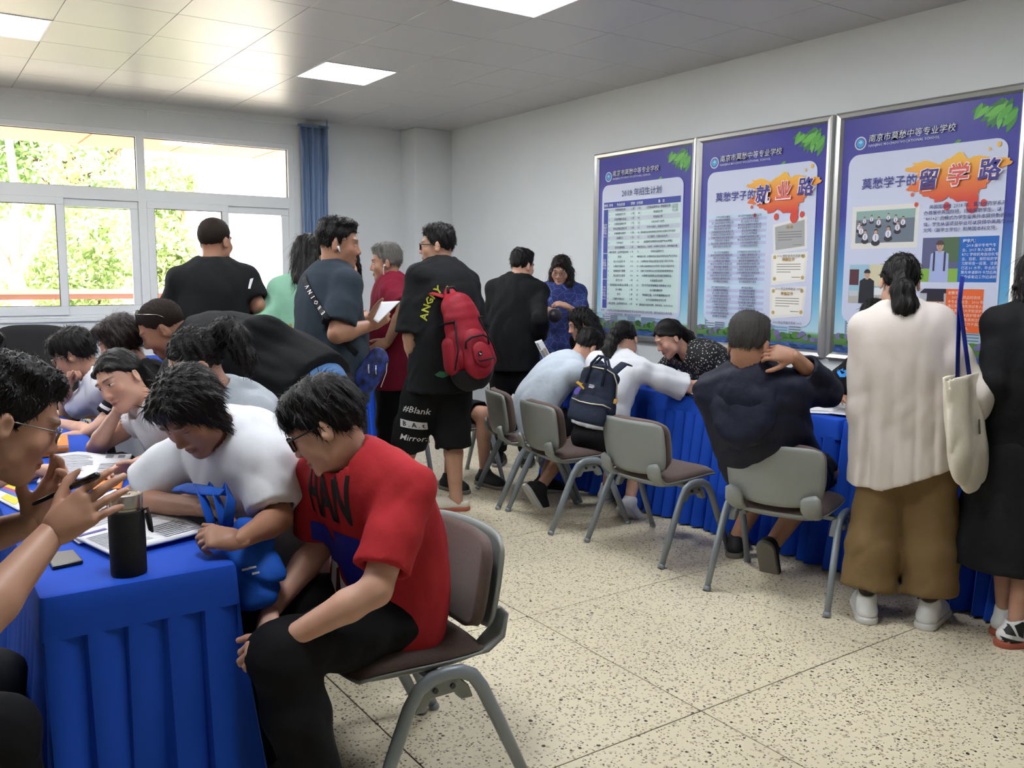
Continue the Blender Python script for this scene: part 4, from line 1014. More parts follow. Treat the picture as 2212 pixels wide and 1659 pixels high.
def shoe_meshes(style, up, so):
    k = (style, up.name, so.name)
    if k in SHOES: return SHOES[k]
    F = Field((-.07, -.11, -.005), (.07, .22, .16), .006)
    if style == 'clog':
        F.cone((0, -.045, .04), (0, .13, .036), .045, .05, 0, flat=.8, side=(1, 0, 0)); F.ell((0, .09, .045), (.053, .085, .045), .02); F.ell((0, -.02, .095), (.04, .065, .05), .01, sub=True)
    else:
        F.cone((0, -.04, .045), (0, .15, .036), .041, .046, 0, flat=.85, side=(1, 0, 0)); F.cone((0, -.03, .05), (0, .0, .105), .04, .043, .02); F.cone((0, .02, .085), (0, .12, .052), .034, .034, .025)
        F.ell((0, -.005, .135), (.034, .045, .035), .006, sub=True)
    F.half((0, 0, .022), (0, 0, -1)); v, f = F.mesh(); a = np_mesh('shoe', v, f); a.materials.append(up)
    G = Field((-.07, -.12, -.005), (.07, .23, .05), .006); G.cone((0, -.045, .012), (0, .155, .012), .047, .052, 0); G.half((0, 0, .0), (0, 0, -1)); G.half((0, 0, .028), (0, 0, 1)); v, f = G.mesh(); b = np_mesh('sole', v, f); b.materials.append(so)
    SHOES[k] = (a, b); return a, b

class Person:
    def __init__(s, label, head, look, pelvis, face, S=1., fem=False, hunch=.03, twist=0., girth=1., skin='mid', near=False, arms=None, legs='stand', feet=None, knees=None, belly=0., neck=None, lean=None, sh=1., group=None, hsm=1.):
        s.S, s.fem, s.near, s.girth, s.belly = S, fem, near, girth, belly
        s.vb = .0105 if near else .014; s.vc = .0095 if near else .013; s.vh = .0043 if near else .0062
        C, p0 = np.asarray(head, float), np.asarray(pelvis, float); s.C, s.p0 = C, p0
        s.f = np.array([math.cos(R_(face)), math.sin(R_(face)), 0.]); s.l = np.cross(ZUP, s.f)
        s.pitch = look[1]; y, p, r = [R_(q) for q in look]
        hf = np.array([math.cos(y) * math.cos(p), math.sin(y) * math.cos(p), -math.sin(p)]); hr = unit(np.cross(hf, ZUP)); hu = np.cross(hr, hf)
        hr, hu = hr * math.cos(r) - hu * math.sin(r), hu * math.cos(r) + hr * math.sin(r)
        s.hf, s.hr, s.hu = hf, hr, hu; s.hs = (S * .4 + .6) * (.95 if fem else 1.) * hsm
        s.N = C - .155 * S * unit(hu * .6 + unit(C - p0) * .9) - hf * .022 if neck is None else np.asarray(neck, float)
        ax = unit(s.N - p0); bk = unit(-s.f - ax * (-s.f @ ax)); s.ctrl = (p0 + s.N) / 2 + bk * hunch * 2; s.bk = bk
        s.sp = lambda t: bez(p0, s.ctrl, s.N, t)
        s.tan1 = unit(s.N - s.ctrl); s.tan0 = unit(s.ctrl - p0)
        lt = s.l * math.cos(R_(twist)) + s.f * math.sin(R_(twist)); s.ls = unit(lt - s.tan1 * (lt @ s.tan1))
        w = (.168 if not fem else .150) * S * sh
        sc = s.sp(.90); s.shd = {'L': sc + s.ls * w, 'R': sc - s.ls * w}
        s.root = empty('person', (p0[0], p0[1], 0.)); s.base = np.array([p0[0], p0[1], 0.]); tag(s.root, label, 'person', group)
        la, lf = .285 * S, .245 * S; s.arm = {}
        arms = arms or {}
        for k, sg in (('L', 1), ('R', -1)):
            a = arms.get(k, {}); sh_ = s.shd[k]
            wr = np.asarray(a['w'], float) if 'w' in a else sh_ + np.array([0, 0, -.50 * S]) + s.f * .06 + s.l * sg * .06
            d = wr - sh_; L_ = np.linalg.norm(d); mx = (la + lf) * .985
            if L_ > mx: wr = sh_ + d / L_ * mx; L_ = mx
            d = unit(d); pole = np.asarray(a.get('pole', -s.f * .6 - ZUP * .5 + s.l * sg * .5), float); pole = unit(pole - d * (pole @ d))
            ca = max(-1, min(1, (la * la + L_ * L_ - lf * lf) / (2 * la * max(L_, .05)))); el = sh_ + d * la * ca + pole * la * math.sqrt(max(0, 1 - ca * ca))
            if 'e' in a: el = np.asarray(a['e'], float)
            hd = unit(a.get('dir', wr - el)); bk_ = np.asarray(a.get('back', s.l * sg * .8 + ZUP * .3), float)
            s.arm[k] = dict(s=sh_, e=el, w=wr, dir=hd, back=bk_, curl=a.get('curl', 22), thumb=a.get('thumb', 35), spread=a.get('spread', .6), hide=a.get('hide', False), scale=a.get('hs', S * (.93 if fem else 1.)))
        s.hip = {'L': p0 + s.l * .085 * S - ZUP * .02, 'R': p0 - s.l * .085 * S - ZUP * .02}; s.leg = {}
        lt_, ls_ = .42 * S, .41 * S
        for k, sg in (('L', 1), ('R', -1)):
            h = s.hip[k]
            if legs == 'stand':
                an = np.asarray(feet[k], float) if feet else np.array([h[0], h[1], .085]) + s.l * sg * .03
                kn = (h + an) / 2 + s.f * .025
                if knees: kn = np.asarray(knees[k], float)
            else:
                kn = np.asarray(knees[k], float) if knees else h + s.f * lt_ * .98 + s.l * sg * .05
                if not knees: kn[2] = max(.47, h[2] - .02)
                an = np.asarray(feet[k], float) if feet else np.array([kn[0], kn[1], .085]) + s.f * -.02
            s.leg[k] = (h, kn, an)
        s.seed = abs(hash(label)) % 1000 if False else sum(map(ord, label)) % 997
    # ---- helpers
    def box(s, pts, m):
        p = np.array(pts); return p.min(0) - m, p.max(0) + m
    def add(s, name, v, f, m, attr=None, tris=None, parent=None):
        o = link(name, np_mesh(name, v - s.base, f, attr, tris), None, s.root)
        for q in (m if isinstance(m, (list, tuple)) else [m]): o.data.materials.append(q)
        return o
    def hl(s, p): return s.C + s.hs * (p[..., 0:1] * s.hr + p[..., 1:2] * s.hf + p[..., 2:3] * s.hu)
    def to_h(s, w):
        d = (np.asarray(w) - s.C) / s.hs; return np.array([d @ s.hr, d @ s.hf, d @ s.hu])
    def dir_h(s, w): w = np.asarray(w, float); return np.array([w @ s.hr, w @ s.hf, w @ s.hu])
    def torso(s, F, e, boxy=0., k=.03, t0=0.):
        S, g = s.S, s.girth
        T = [0, .14, .33, .55, .76, .90, 1.0]
        W = [.158, .160, .138, .155, .158, .125, .052] if not s.fem else [.168, .160, .118, .135, .138, .108, .044]
        D = [.112, .108, .098, .112, .108, .078, .05] if not s.fem else [.115, .105, .085, .100, .095, .066, .043]
        W = [w + boxy * (.16 - w) if 0 < i < 5 and w < .16 else w for i, w in enumerate(W)]; D = [d + boxy * (.115 - d) if 0 < i < 4 and d < .115 else d for i, d in enumerate(D)]
        P_ = [s.sp(t) for t in T]
        for i in range(len(T) - 1):
            lat = unit(s.l * (1 - T[i]) + s.ls * T[i]); gg = g if i < 5 else 1
            ek = e if i < 5 else e * .4
            F.cone(P_[i], P_[i + 1], W[i] * S * gg + e, W[i + 1] * S * (g if i < 4 else 1) + ek, k, flat=(D[i] * S * gg + e) / (W[i] * S * gg + e), side=lat)
        if s.belly: c = s.sp(.3) - s.bk * .05; F.ell(c, (.13 * g + e, .10 + s.belly + e, .15 + e), .05, [s.l, -s.bk, s.tan0])
        if s.fem:
            for sg in (-1, 1): F.ell(s.sp(.66) - s.bk * (.068 * S) + s.ls * sg * .062 * S, (.052 * S + e, .045 * S + e, .055 * S + e), .04, [s.ls, -s.bk, s.tan1])
        for q in ('L', 'R'): F.cone(s.sp(.93), s.shd[q], .055 * S + e * .7, .060 * S + e * .8, .04)
    def armseg(s, F, k, e0, e1, a=0., b=2., kk=.015, cut=None, cut0=None):
        """arm from parameter a to b: 0 shoulder, 1 elbow, 2 wrist"""
        A = s.arm[k]; S = s.S * (.88 if s.fem else 1.); r = lambda t: np.interp(t, [0, .5, 1, 1.3, 2], [.056, .047, .041, .042, .027]) * S * (.5 + .5 * s.girth)
        P_ = lambda t: A['s'] + (A['e'] - A['s']) * t if t <= 1 else A['e'] + (A['w'] - A['e']) * (t - 1)
        ts = [a] + [t for t in (.5, 1., 1.3) if a < t < b] + [b]
        for i in range(len(ts) - 1):
            u = lambda t: (e0 + (e1 - e0) * (t - a) / (b - a)); last = i == len(ts) - 2
            F.cone(P_(ts[i]), P_(ts[i + 1]), r(ts[i]) + u(ts[i]), r(ts[i + 1]) + u(ts[i + 1]), kk, cut=cut if last else None, cut0=cut0 if i == 0 else None)
        return P_(b), r(b)
    def legseg(s, F, k, e0, e1, a=0., b=2., kk=.02, cut=None):
        h, kn, an = s.leg[k]; S = s.S * s.girth ** .5; r = lambda t: np.interp(t, [0, .5, 1, 1.35, 2], [.092, .076, .057, .054, .036]) * S
        P_ = lambda t: h + (kn - h) * t if t <= 1 else kn + (an - kn) * (t - 1)
        ts = [a] + [t for t in (.5, 1., 1.35) if a < t < b] + [b]
        for i in range(len(ts) - 1):
            u = lambda t: (e0 + (e1 - e0) * (t - a) / (b - a)); last = i == len(ts) - 2
            F.cone(P_(ts[i]), P_(ts[i + 1]), r(ts[i]) + u(ts[i]), r(ts[i + 1]) + u(ts[i + 1]), kk, cut=cut if last else None)
        return P_(b), r(b)
    # ---- skin: torso, arms, bare legs, head and hands in ONE mesh
    def body(s, skin='mid', legs=False, legfrom=.6, arms=True, foot=False):
        pts = [s.p0, s.N, s.C] + [q for a in s.arm.values() for q in (a['s'], a['e'], a['w'])]
        if legs: pts += [q for l in s.leg.values() for q in l]
        lo, hi = s.box(pts, .24); F = Field(lo, hi, s.vb)
        s.torso(F, -.014)
        for k in ('L', 'R'):
            s.armseg(F, k, 0, 0)
            if legs:
                s.legseg(F, k, 0, 0, legfrom, 2.)
                h, kn, an = s.leg[k]
                if not foot: continue
                F.cone(an, an + s.f * .07 - ZUP * .035, .036, .03, .02); F.cone(an, an - s.f * .03 - ZUP * .04, .034, .026, .02)
        V, Q = F.mesh(); V = relax(V, Q, 1); A = np.full_like(V, -9.)
        nb = s.to_h(s.N - s.tan1 * .03); nb[2] = max(nb[2], -.30)
        H = head_field(s.vh, nb, .5 + .5 * s.girth, s.fem); v, f = H.mesh()
        Q = np.concatenate([Q, f + len(V)]); V = np.concatenate([V, s.hl(v)]); A = np.concatenate([A, v])
        for k, sd in (('L', 1), ('R', -1)):
            a = s.arm[k]
            if a['hide']: continue
            G = hand_field(.0048 if s.near else .007, sd, a['curl'], a['thumb'], a['spread'], a['scale']); v, f = G.mesh()
            yv = a['dir']; zv = unit(a['back'] - yv * (a['back'] @ yv)); xv = np.cross(yv, zv)
            v = a['w'] + v[:, 0:1] * xv + v[:, 1:2] * yv + v[:, 2:3] * zv
            Q = np.concatenate([Q, f + len(V)]); V = np.concatenate([V, v]); A = np.concatenate([A, np.full_like(v, -9.)])
        s.add('body', V, Q, SK[skin + ('_down' if s.pitch >= 19 else '')], A); return s
    # ---- clothing
    def shirt(s, m, name='shirt', sleeve=.62, e=.012, se=.016, hem=.12, loose=.01, boxy=.7, fold=.006, neck=.066, neckdrop=.0, seated=False, cutdir=None, skirt=None, freq=1., collar=None):
        pts = [s.p0, s.N, s.p0 - ZUP * hem] + [q for a in s.arm.values() for q in ((a['s'], a['e']) + ((a['w'],) if sleeve > 1 else ()))]
        if skirt: pts.append(s.p0 - ZUP * skirt[0])
        lo, hi = s.box(pts, .27); F = Field(lo, hi, s.vc)
        s.torso(F, e + loose * .5, boxy)
        dn = -ZUP if not seated else unit(-s.tan0)
        w0 = (.158 if not s.fem else .168) * s.S * s.girth + e
        if hem > 0: F.cone(s.p0 + s.tan0 * .12, s.p0 + dn * hem, w0 + loose * .4, w0 + loose, .04, flat=.74, side=s.l, cut=0)
        if skirt:
            L_, fl = skirt; F.cone(s.p0, s.p0 - ZUP * L_, w0 + .01, w0 + fl, .05, flat=.85, side=s.l, cut=0)
        ends = {}
        for k in ('L', 'R'):
            if sleeve > 0: ends[k] = s.armseg(F, k, se * .6, se * (1.5 if sleeve < 1.1 else 1.), 0, sleeve, .022, cut=0)
        F.warp(folds(fold, s.seed + 3, freq, s.tan0))
        if not skirt: F.half(s.p0 + dn * hem, dn)
        else: F.half(s.p0 - ZUP * skirt[0], -ZUP)
        nd = unit(s.tan1 * .6 + unit(s.C - s.N) * .5); nb = s.N + nd * (.012 - neckdrop) + s.f * neckdrop * .4
        F.cone(nb, nb + nd * .2, neck * s.S, neck * s.S * 1.25, .006, sub=True)
        for k in ('L', 'R'):
            if sleeve > 0:
                A = s.arm[k]; p, r = ends[k]; d = unit(A['e'] - A['s']) if sleeve <= 1 else unit(A['w'] - A['e']); F.cone(p - d * .022, p + d * .06, r + .007, r + .012, .0, sub=True)
        v, f = F.mesh(); v = relax(v, f, 1, .35); o = s.add(name, v, f, m)
        if collar is not None:
            mb = MB(); n = 28; u = s.ls; w = np.cross(nd, u)
            def ring(t, q):
                a = 2 * math.pi * t; rr = (.058 + .004 * q + .02 * (1 - q)) * s.S; return nb - s.base + u * rr * math.cos(a) * 1.08 + w * rr * math.sin(a) + nd * (.004 + .034 * q - .016 * max(0, math.sin(a)) )
            mb.grid(ring, n, 4, closed_u=True).build('collar', collar, s.root, smooth=True, solid=.004)
        return o
    def pants(s, m, name='trousers', to=1.93, e=.016, e1=.03, fold=.006, freq=1., top=.10):
        pts = [s.p0 + s.tan0 * .1] + [q for l in s.leg.values() for q in l]
        lo, hi = s.box(pts, .24); F = Field(lo, hi, s.vc * 1.35)
        S = s.S; w = (.156 if not s.fem else .166) * S * s.girth + .004
        F.cone(s.p0 + s.tan0 * top, s.p0, w - .012, w, .03, flat=.72, side=s.l, cut0=0.); F.ell(s.p0 - ZUP * .03 - s.f * .02, (w, w * .82, .12), .04, [s.l, s.f, ZUP])
        ends = {}
        for k in ('L', 'R'): ends[k] = s.legseg(F, k, e * .6, e1, 0, to, .035 if to > 1.2 else .02, cut=0)
        F.warp(folds(fold, s.seed + 9, freq))
        for k in ('L', 'R'):
            h, kn, an = s.leg[k]; p, r = ends[k]; d = unit(kn - h) if to <= 1 else unit(an - kn); F.half(p, d) if False else None
            F.cone(p - d * .02, p + d * .05, r + e1 * .55, r + e1 * .7, 0, sub=True)
        v, f = F.mesh(); v = relax(v, f, 1, .35); return s.add(name, v, f, m)
    def long_skirt(s, m, L_, w0=.16, w1=.26, name='skirt', fold=.012):
        lo, hi = s.box([s.p0 + ZUP * .1, s.p0 - ZUP * L_], .32); F = Field(lo, hi, s.vc)
        F.cone(s.p0 + ZUP * .1, s.p0 - ZUP * L_, w0, w1, 0, flat=.85, side=s.l, cut=0, cut0=0); F.warp(folds(fold, s.seed, 1., ZUP)); F.half(s.p0 - ZUP * L_, -ZUP)
        F.cone(s.p0 - ZUP * (L_ - .25), s.p0 - ZUP * (L_ + .05), .08, w1 * .85, 0, sub=True)
        v, f = F.mesh(); return s.add(name, relax(v, f, 1, .35), f, m)
    def shoes(s, up, so, style='sneaker', toe=None, pitch=None, only=('L', 'R'), sc=1.):
        a, b = shoe_meshes(style, up, so)
        for k in only:
            h, kn, an = s.leg[k]; t = s.f if toe is None else np.array([math.cos(R_(toe[k])), math.sin(R_(toe[k])), 0.]); pt = R_((pitch or {}).get(k, 0.))
            o = link('shoe', a, parent=s.root); yv = t * math.cos(pt) - ZUP * math.sin(pt); xv = unit(np.cross(yv, ZUP)); zv = np.cross(xv, yv)
            p = an - s.base - zv * .085; p = np.array([p[0], p[1], p[2] if pitch else 0.])
            o.matrix_local = Matrix(((xv[0] * sc, yv[0] * sc, zv[0] * sc, p[0]), (xv[1] * sc, yv[1] * sc, zv[1] * sc, p[1]), (xv[2] * sc, yv[2] * sc, zv[2] * sc, p[2]), (0, 0, 0, 1)))
            q = link('sole', b, parent=o)
        return s
    # ---- hair: shell plus fine ribbons
    def hair(s, style='short', col='black', tails=(), locks=(), n=2200, length=.035, noise=.004, jit=.35, knot=None, flow=None, lift=.3, ew=.0011):
        F = hair_field(s.vh if style not in ('long', 'straightlong', 'wavy') else max(s.vh, .005), style)
        dn = s.dir_h(-ZUP)
        for (a, offs, rad) in tails:                       # a in head space, offsets in world space
            P_ = [np.array(a, float)]
            for o in offs: P_.append(P_[0] + s.dir_h(o) / s.hs)
            for i in range(len(P_) - 1): F.cone(P_[i], P_[i + 1], rad[i], rad[i + 1], .015)
        for (a, b, ra, rb) in locks: F.cone(a, b, ra, rb, .012)
        rs = np.random.RandomState(s.seed); K = rs.normal(size=(3, 3)); K = [unit(k) for k in K]; ph = rs.uniform(0, 6, 3)
        F.warp(lambda X, Y, Z: noise * sum(np.sin(w * (k[0] * X + k[1] * Y + .35 * k[2] * Z) + p + 2 * np.sin(25 * (Z + X * .5))) for k, w, p in zip(K, (150, 230, 330), ph)) * .5)
        v, f = F.mesh(); fl = flow if flow is not None else (lambda p: np.stack([p[:, 0] * 3, (p[:, 1] + .0) * 3 - .15, np.where(p[:, 2] > .1, -.2, -1.)], 1) if style not in ('pony', 'swept', 'wavy') else np.where(p[:, 1:2] > -.105, (np.array(tails[0][0] if tails else (0, -.11, 0)) - p) * 9 + np.array([0, -.25, 0]), dn[None, :]))
        V2, Q2, T2 = strands(v, f, n, length, ew / s.hs, s.seed, fl, lift, jit)
        A = np.concatenate([v, V2]); Q = np.concatenate([f, Q2 + len(v)])
        s.add('hair', s.hl(A), Q, HM[col], A, T2 + len(v)); s.hairline = (v, f)
        if knot is not None:
            mb = MB(); c = np.array(knot[0]); ax_ = unit(knot[1]); u = unit(np.cross(ax_, (1, .2, .1))); w = np.cross(ax_, u)
            mb.tube([s.hl((c + (u * math.cos(a) + w * math.sin(a)) * knot[2])[None])[0] - s.base for a in np.linspace(0, 2 * math.pi, 15)], .006, 6, caps=False).build('hair_tie', mat(knot[3], knot[4], .5), s.root, smooth=True)
        return s
    def glasses(s, m, lens=None, w=.024, h=.018, r=.0022, z=.0, rim=True, yo=.104, up=None):
        """rims, bridge and temples in head space; up=(dz,dy) pushes them up onto the head"""
        dz, dy, tilt = up or (0., 0., 0.)
        def T(p): 
            x, y, zz = p; y2 = y * math.cos(tilt) - zz * math.sin(tilt); z2 = y * math.sin(tilt) + zz * math.cos(tilt)
            return tuple(s.hl(np.array([[x, y2 + dy, z2 + dz]]))[0] - s.base)
        g = empty('eyeglasses', parent=s.root)
        for sx in (-1, 1):
            ol = [(sx * .0325 + a, yo - 1.8 * (a * a) - (.006 if a * sx > 0 else 0) * abs(a) / w, z + b_) for a, b_ in rounded_rect(2 * w, 2 * h, min(w, h) * .7, 4)]
            if rim: MB().tube([T(p) for p in ol + ol[:1]], r * s.hs, 6, caps=False).build('rim', m, g, smooth=True)
            MB().add([T((p[0], p[1] - .001, p[2])) for p in ol], [tuple(range(len(ol)))]).build('lens', lens or m_lens, g)
            MB().tube([T((sx * (.0325 + w), yo - .006, z + h * .6)), T((sx * .077, yo - .03, z + .010)), T((sx * .081, .005, z + .006)), T((sx * .081, -.022, z - .008))], r * s.hs, 6).build('temple', m, g, smooth=True)
        MB().tube([T((-.0325 + w * .95, yo, z + h * .3)), T((0, yo + .004, z + h * .45)), T((.0325 - w * .95, yo, z + h * .3))], r * s.hs, 6).build('bridge', m, g, smooth=True)
        return g
m_lens = glass_mat('spectacle_lens', (.96, .97, .98), .0, 1.35)
m_blkfr = mat('black_spectacle_frame', '#121214', .3); m_wire = mat('thin_metal_spectacle_frame', '#8c8a86', .25, metal=.8)
# ================================================================== the people in the room
V3 = lambda *a: np.array(a, float)
IR, IU, IF = RT, UP, FW            # picture right, picture up, into the picture
def standing(label, px, top, dep, face, look, lean=.0, side=0., pel=None, **k):
    t = at(px, top, dep); st = t[2]; S = st / 1.70
    f = V3(math.cos(R_(face)), math.sin(R_(face)), 0)
    head = V3(t[0], t[1], st - .118 * S); pelvis = V3(t[0], t[1], .93 * S) - f * (.03 + lean)
    if pel is not None: pelvis = at(pel[0], pel[1], pel[2]); pelvis[2] = .93 * S
    return Person(label, head, look, pelvis, face, S=S, **k)
c_black = cloth('black_cotton', '#101113', '#151618'); c_white = cloth('white_cotton', '#d9dbdf', '#cfd2d8', bump=.1); c_grey = cloth('heather_grey_cotton', '#a9b1b8', '#9aa3aa')
c_red = cloth('red_cotton', '#b02a30', '#9c2028'); c_blkpant = cloth('black_trouser_cloth', '#0d0e11', '#131418'); c_navy = cloth('navy_nylon', '#0f1326', '#151a30', .6); c_maroon = cloth('dark_red_linen', '#7d1730', '#6c1028')
c_teal = cloth('dark_slate_cotton', '#2b3640', '#26303a'); c_mint = cloth('mint_green_cotton', '#8fc0a4', '#7fb096'); c_jean = cloth('blue_denim', '#5f86b8', '#4d72a4'); c_polo = cloth('pale_blue_grey_pique', '#bcc7d0', '#aeb9c4')
c_khaki = cloth('camel_trouser_cloth', '#76603f', '#6a5538'); c_blouse = cloth('sheer_cream_chiffon', '#d8d0c8', '#cfc5bb', .7, .06); c_darkpant = cloth('charcoal_trouser_cloth', '#23252a', '#1d1f24')
c_sky = cloth('sky_blue_collar', '#6db0dd', '#62a4d2'); c_cream = cloth('cream_cotton', '#d6d0c2', '#c8c2b4')
sh_white = mat('white_shoe_leather', '#d9dad8', .45); sh_black = mat('black_shoe_mesh', '#1b1b1d', .7); so_white = mat('white_rubber_sole', '#cfcfca', .6); so_grey = mat('grey_rubber_sole', '#6f6a62', .7); sh_clog = mat('cream_clog_rubber', '#cbc3b3', .6); so_red = mat('clay_red_sole', '#a3553f', .7)
def pattern_mat(name, base, spot, scale, thr, kind='dots'):
    m, nt, b = nodes_of(name); N, L = nt.nodes, nt.links; tc = N.new('ShaderNodeTexCoord'); vo = N.new('ShaderNodeTexVoronoi'); vo.inputs['Scale'].default_value = scale
    L.new(tc.outputs['Object'], vo.inputs['Vector']); cmp = N.new('ShaderNodeMath'); cmp.inputs[1].default_value = thr
    if kind == 'dots': cmp.operation = 'LESS_THAN'; L.new(vo.outputs['Distance'], cmp.inputs[0])
    else: vo.feature = 'DISTANCE_TO_EDGE'; cmp.operation = 'LESS_THAN'; L.new(vo.outputs['Distance'], cmp.inputs[0])
    mx = N.new('ShaderNodeMix'); mx.data_type = 'RGBA'; mx.inputs[6].default_value = srgb(base); mx.inputs[7].default_value = srgb(spot); L.new(cmp.outputs[0], mx.inputs[0]); L.new(mx.outputs[2], b.inputs['Base Color']); b.inputs['Roughness'].default_value = .8
    return m
c_dots = pattern_mat('black_blouse_with_white_dots', '#141416', '#c9c8c2', 62, .27); c_net = pattern_mat('navy_dress_with_pale_lines', '#1e2a66', '#4a66a8', 17, .022, 'lines')

# --- boy in the red shirt on the near chair
p = Person('boy in a red printed shirt and glasses sitting with clasped hands', at(706, 918, 2.40), (146, 30, 3), V3(1.13, 2.28, .545), 197, S=1.0, near=True, hunch=.045, twist=-6, sh=.93, legs='sit',
    knees={'L': V3(.735, 2.10, .545), 'R': V3(.745, 2.40, .54)}, feet={'L': V3(.83, 2.05, .085), 'R': V3(.80, 2.40, .085)},
    arms={'L': dict(w=at(612, 1385, 2.22), e=at(812, 1275, 2.25), dir=V3(-.9, .25, -.35), back=V3(-.2, -.6, .6), curl=38), 'R': dict(w=at(583, 1320, 2.42), e=at(690, 1180, 2.60), dir=V3(-.5, -.55, -.6), back=V3(-.4, .5, .7), curl=30)})
RED = p
p.body('fair'); p.shirt(c_red, hem=.10, seated=True, sleeve=.80, se=.022, loose=.02, fold=.005, neck=.062); p.pants(c_blkpant, e=.014, e1=.03); p.hair('messy', n=3000, length=.035, lift=.18, jit=.28); p.glasses(m_blkfr, w=.026, h=.019, r=.003)
p.shoes(sh_black, so_grey)
# --- woman in the white shirt
p = Person('woman with a short black bob in a plain white shirt reading at the table', at(414, 888, 2.46), (217, 40, 10), V3(1.04, 2.80, .53), 186, S=.97, fem=True, near=True, hunch=.05, legs='sit', girth=1.12,
    arms={'L': dict(w=at(515, 1168, 2.30), e=at(603, 1120, 2.48), dir=-IR * .8 + IU * .15 - IF * .2, back=-IF * .6 + IU * .6, curl=[35, 45, 50, 55], thumb=30), 'R': dict(w=at(438, 1098, 2.52), e=at(282, 1078, 2.74), dir=IR * .9 - IU * .2 - IF * .3, back=IU + IF * .2, curl=30)})
WHITE = p
p.body('tan'); p.shirt(c_white, hem=.13, seated=True, sleeve=.78, e=.022, se=.028, loose=.03, fold=.005, neck=.07, boxy=1.); p.pants(c_blkpant); p.hair('bob', n=3000, length=.045, jit=.14, lift=.10); p.shoes(sh_black, so_grey)
# --- girl with her cheek on her hand
p = Person('girl resting her cheek on her hand in a white and black top', at(262, 820, 3.42), (214, 18, 22), V3(1.02, 3.62, .53), 190, S=.95, fem=True, near=True, hunch=.05, legs='sit',
    arms={'R': dict(w=at(250, 895, 3.46), e=at(206, 968, 3.60), dir=IU * .8 + IR * .4, back=-IR * .7 - IF * .4, curl=45), 'L': dict(w=V3(.90, 3.42, .66))})
p.body('fair'); p.shirt(c_white, hem=.05, seated=True, sleeve=.35, se=.012, neck=.066); p.pants(c_blkpant)
p.hair('swept', noise=.002, n=1600, length=.035, jit=.12, lift=.06, tails=[((0, -.095, .0), [V3(.05, .02, -.06), V3(.06, .02, -.16)], (.035, .04, .02))])
p.shoes(sh_white, so_white)
# --- person with reddish black hair behind her
FOUR = p = Person('person with dark reddish hair in a black top with white sleeve stripe', at(262, 740, 4.05), (158, 22, 0), V3(1.05, 4.22, .53), 182, S=.98, fem=True, hunch=.05, legs='sit',
    arms={'L': dict(w=at(175, 940, 4.05), e=at(255, 905, 4.1), dir=-IR, back=IU), 'R': dict(w=at(118, 912, 4.25), e=at(200, 935, 4.1), dir=-IR * .6 + IF * .6, back=IU, curl=15)})
p.body('fair'); p.shirt(c_black, hem=.08, seated=True, sleeve=.7); p.pants(c_blkpant); p.hair('bob', 'brown', n=1500, length=.05, jit=.15)
# --- boy with glasses and hand at his chin
p = Person('boy with messy black hair and glasses holding his chin', at(162, 765, 4.45), (150, 24, 0), V3(1.02, 4.85, .53), 178, S=.98, hunch=.05, legs='sit',
    arms={'L': dict(w=at(143, 838, 4.42), e=at(146, 888, 4.62), dir=IU * .9 + IR * .35, back=-IR * .8, curl=60), 'R': dict(w=at(130, 895, 4.8), dir=-IR, back=IU)})
p.body('mid'); p.shirt(c_white, hem=.08, seated=True, sleeve=.8); p.pants(c_blkpant); p.hair('messy', n=1800, length=.045); p.glasses(m_wire, w=.022, h=.017)
# --- man bending over with glasses pushed up
p = Person('man in a black shirt bending over with glasses on his cropped head', at(352, 708, 3.98), (158, 34, -6), at(655, 818, 3.92), 150, S=1.04, hunch=.035, girth=1.22, belly=.02,
    feet={'L': V3(1.44, 3.60, .085), 'R': V3(1.56, 3.88, .085)}, arms={'L': dict(w=V3(.85, 3.95, .83), pole=V3(0, -.5, .3)), 'R': dict(w=V3(.95, 4.3, .83), pole=V3(.3, .5, .3))})
p.body('tan'); p.shirt(c_black, hem=.10, seated=True, sleeve=.75, se=.02, loose=.02, fold=.008); p.pants(c_jean, e=.018); p.hair('crew', 'stubble', n=4500, length=.008, jit=.9, lift=.8, noise=.001); p.shoes(sh_black, so_grey)
p.glasses(m_wire, w=.022, h=.017, up=(.055, -.03, .55))
# --- woman with the wavy ponytail in grey
p = Person('woman with a wavy black ponytail in a grey shirt', at(425, 785, 3.08), (172, 25, 0), V3(1.12, 3.34, .53), 188, S=.98, fem=True, near=True, hunch=.06, legs='sit', girth=1.08,
    arms={'L': dict(w=V3(.70, 3.05, .80), pole=V3(.2, -.6, -.4)), 'R': dict(w=V3(.66, 3.4, .80), pole=V3(.2, .6, -.4))})
p.body('fair'); p.shirt(c_grey, hem=.10, seated=True, sleeve=.8, loose=.025, e=.018); p.pants(c_blkpant)
p.hair('wavy', n=2400, length=.03, jit=.5, lift=.4, noise=.006, tails=[((0, -.09, .06), [V3(.04, -.02, .03), V3(.07, -.05, .0), V3(.09, -.08, -.06), V3(.10, -.09, -.12)], (.04, .046, .046, .036, .016))])
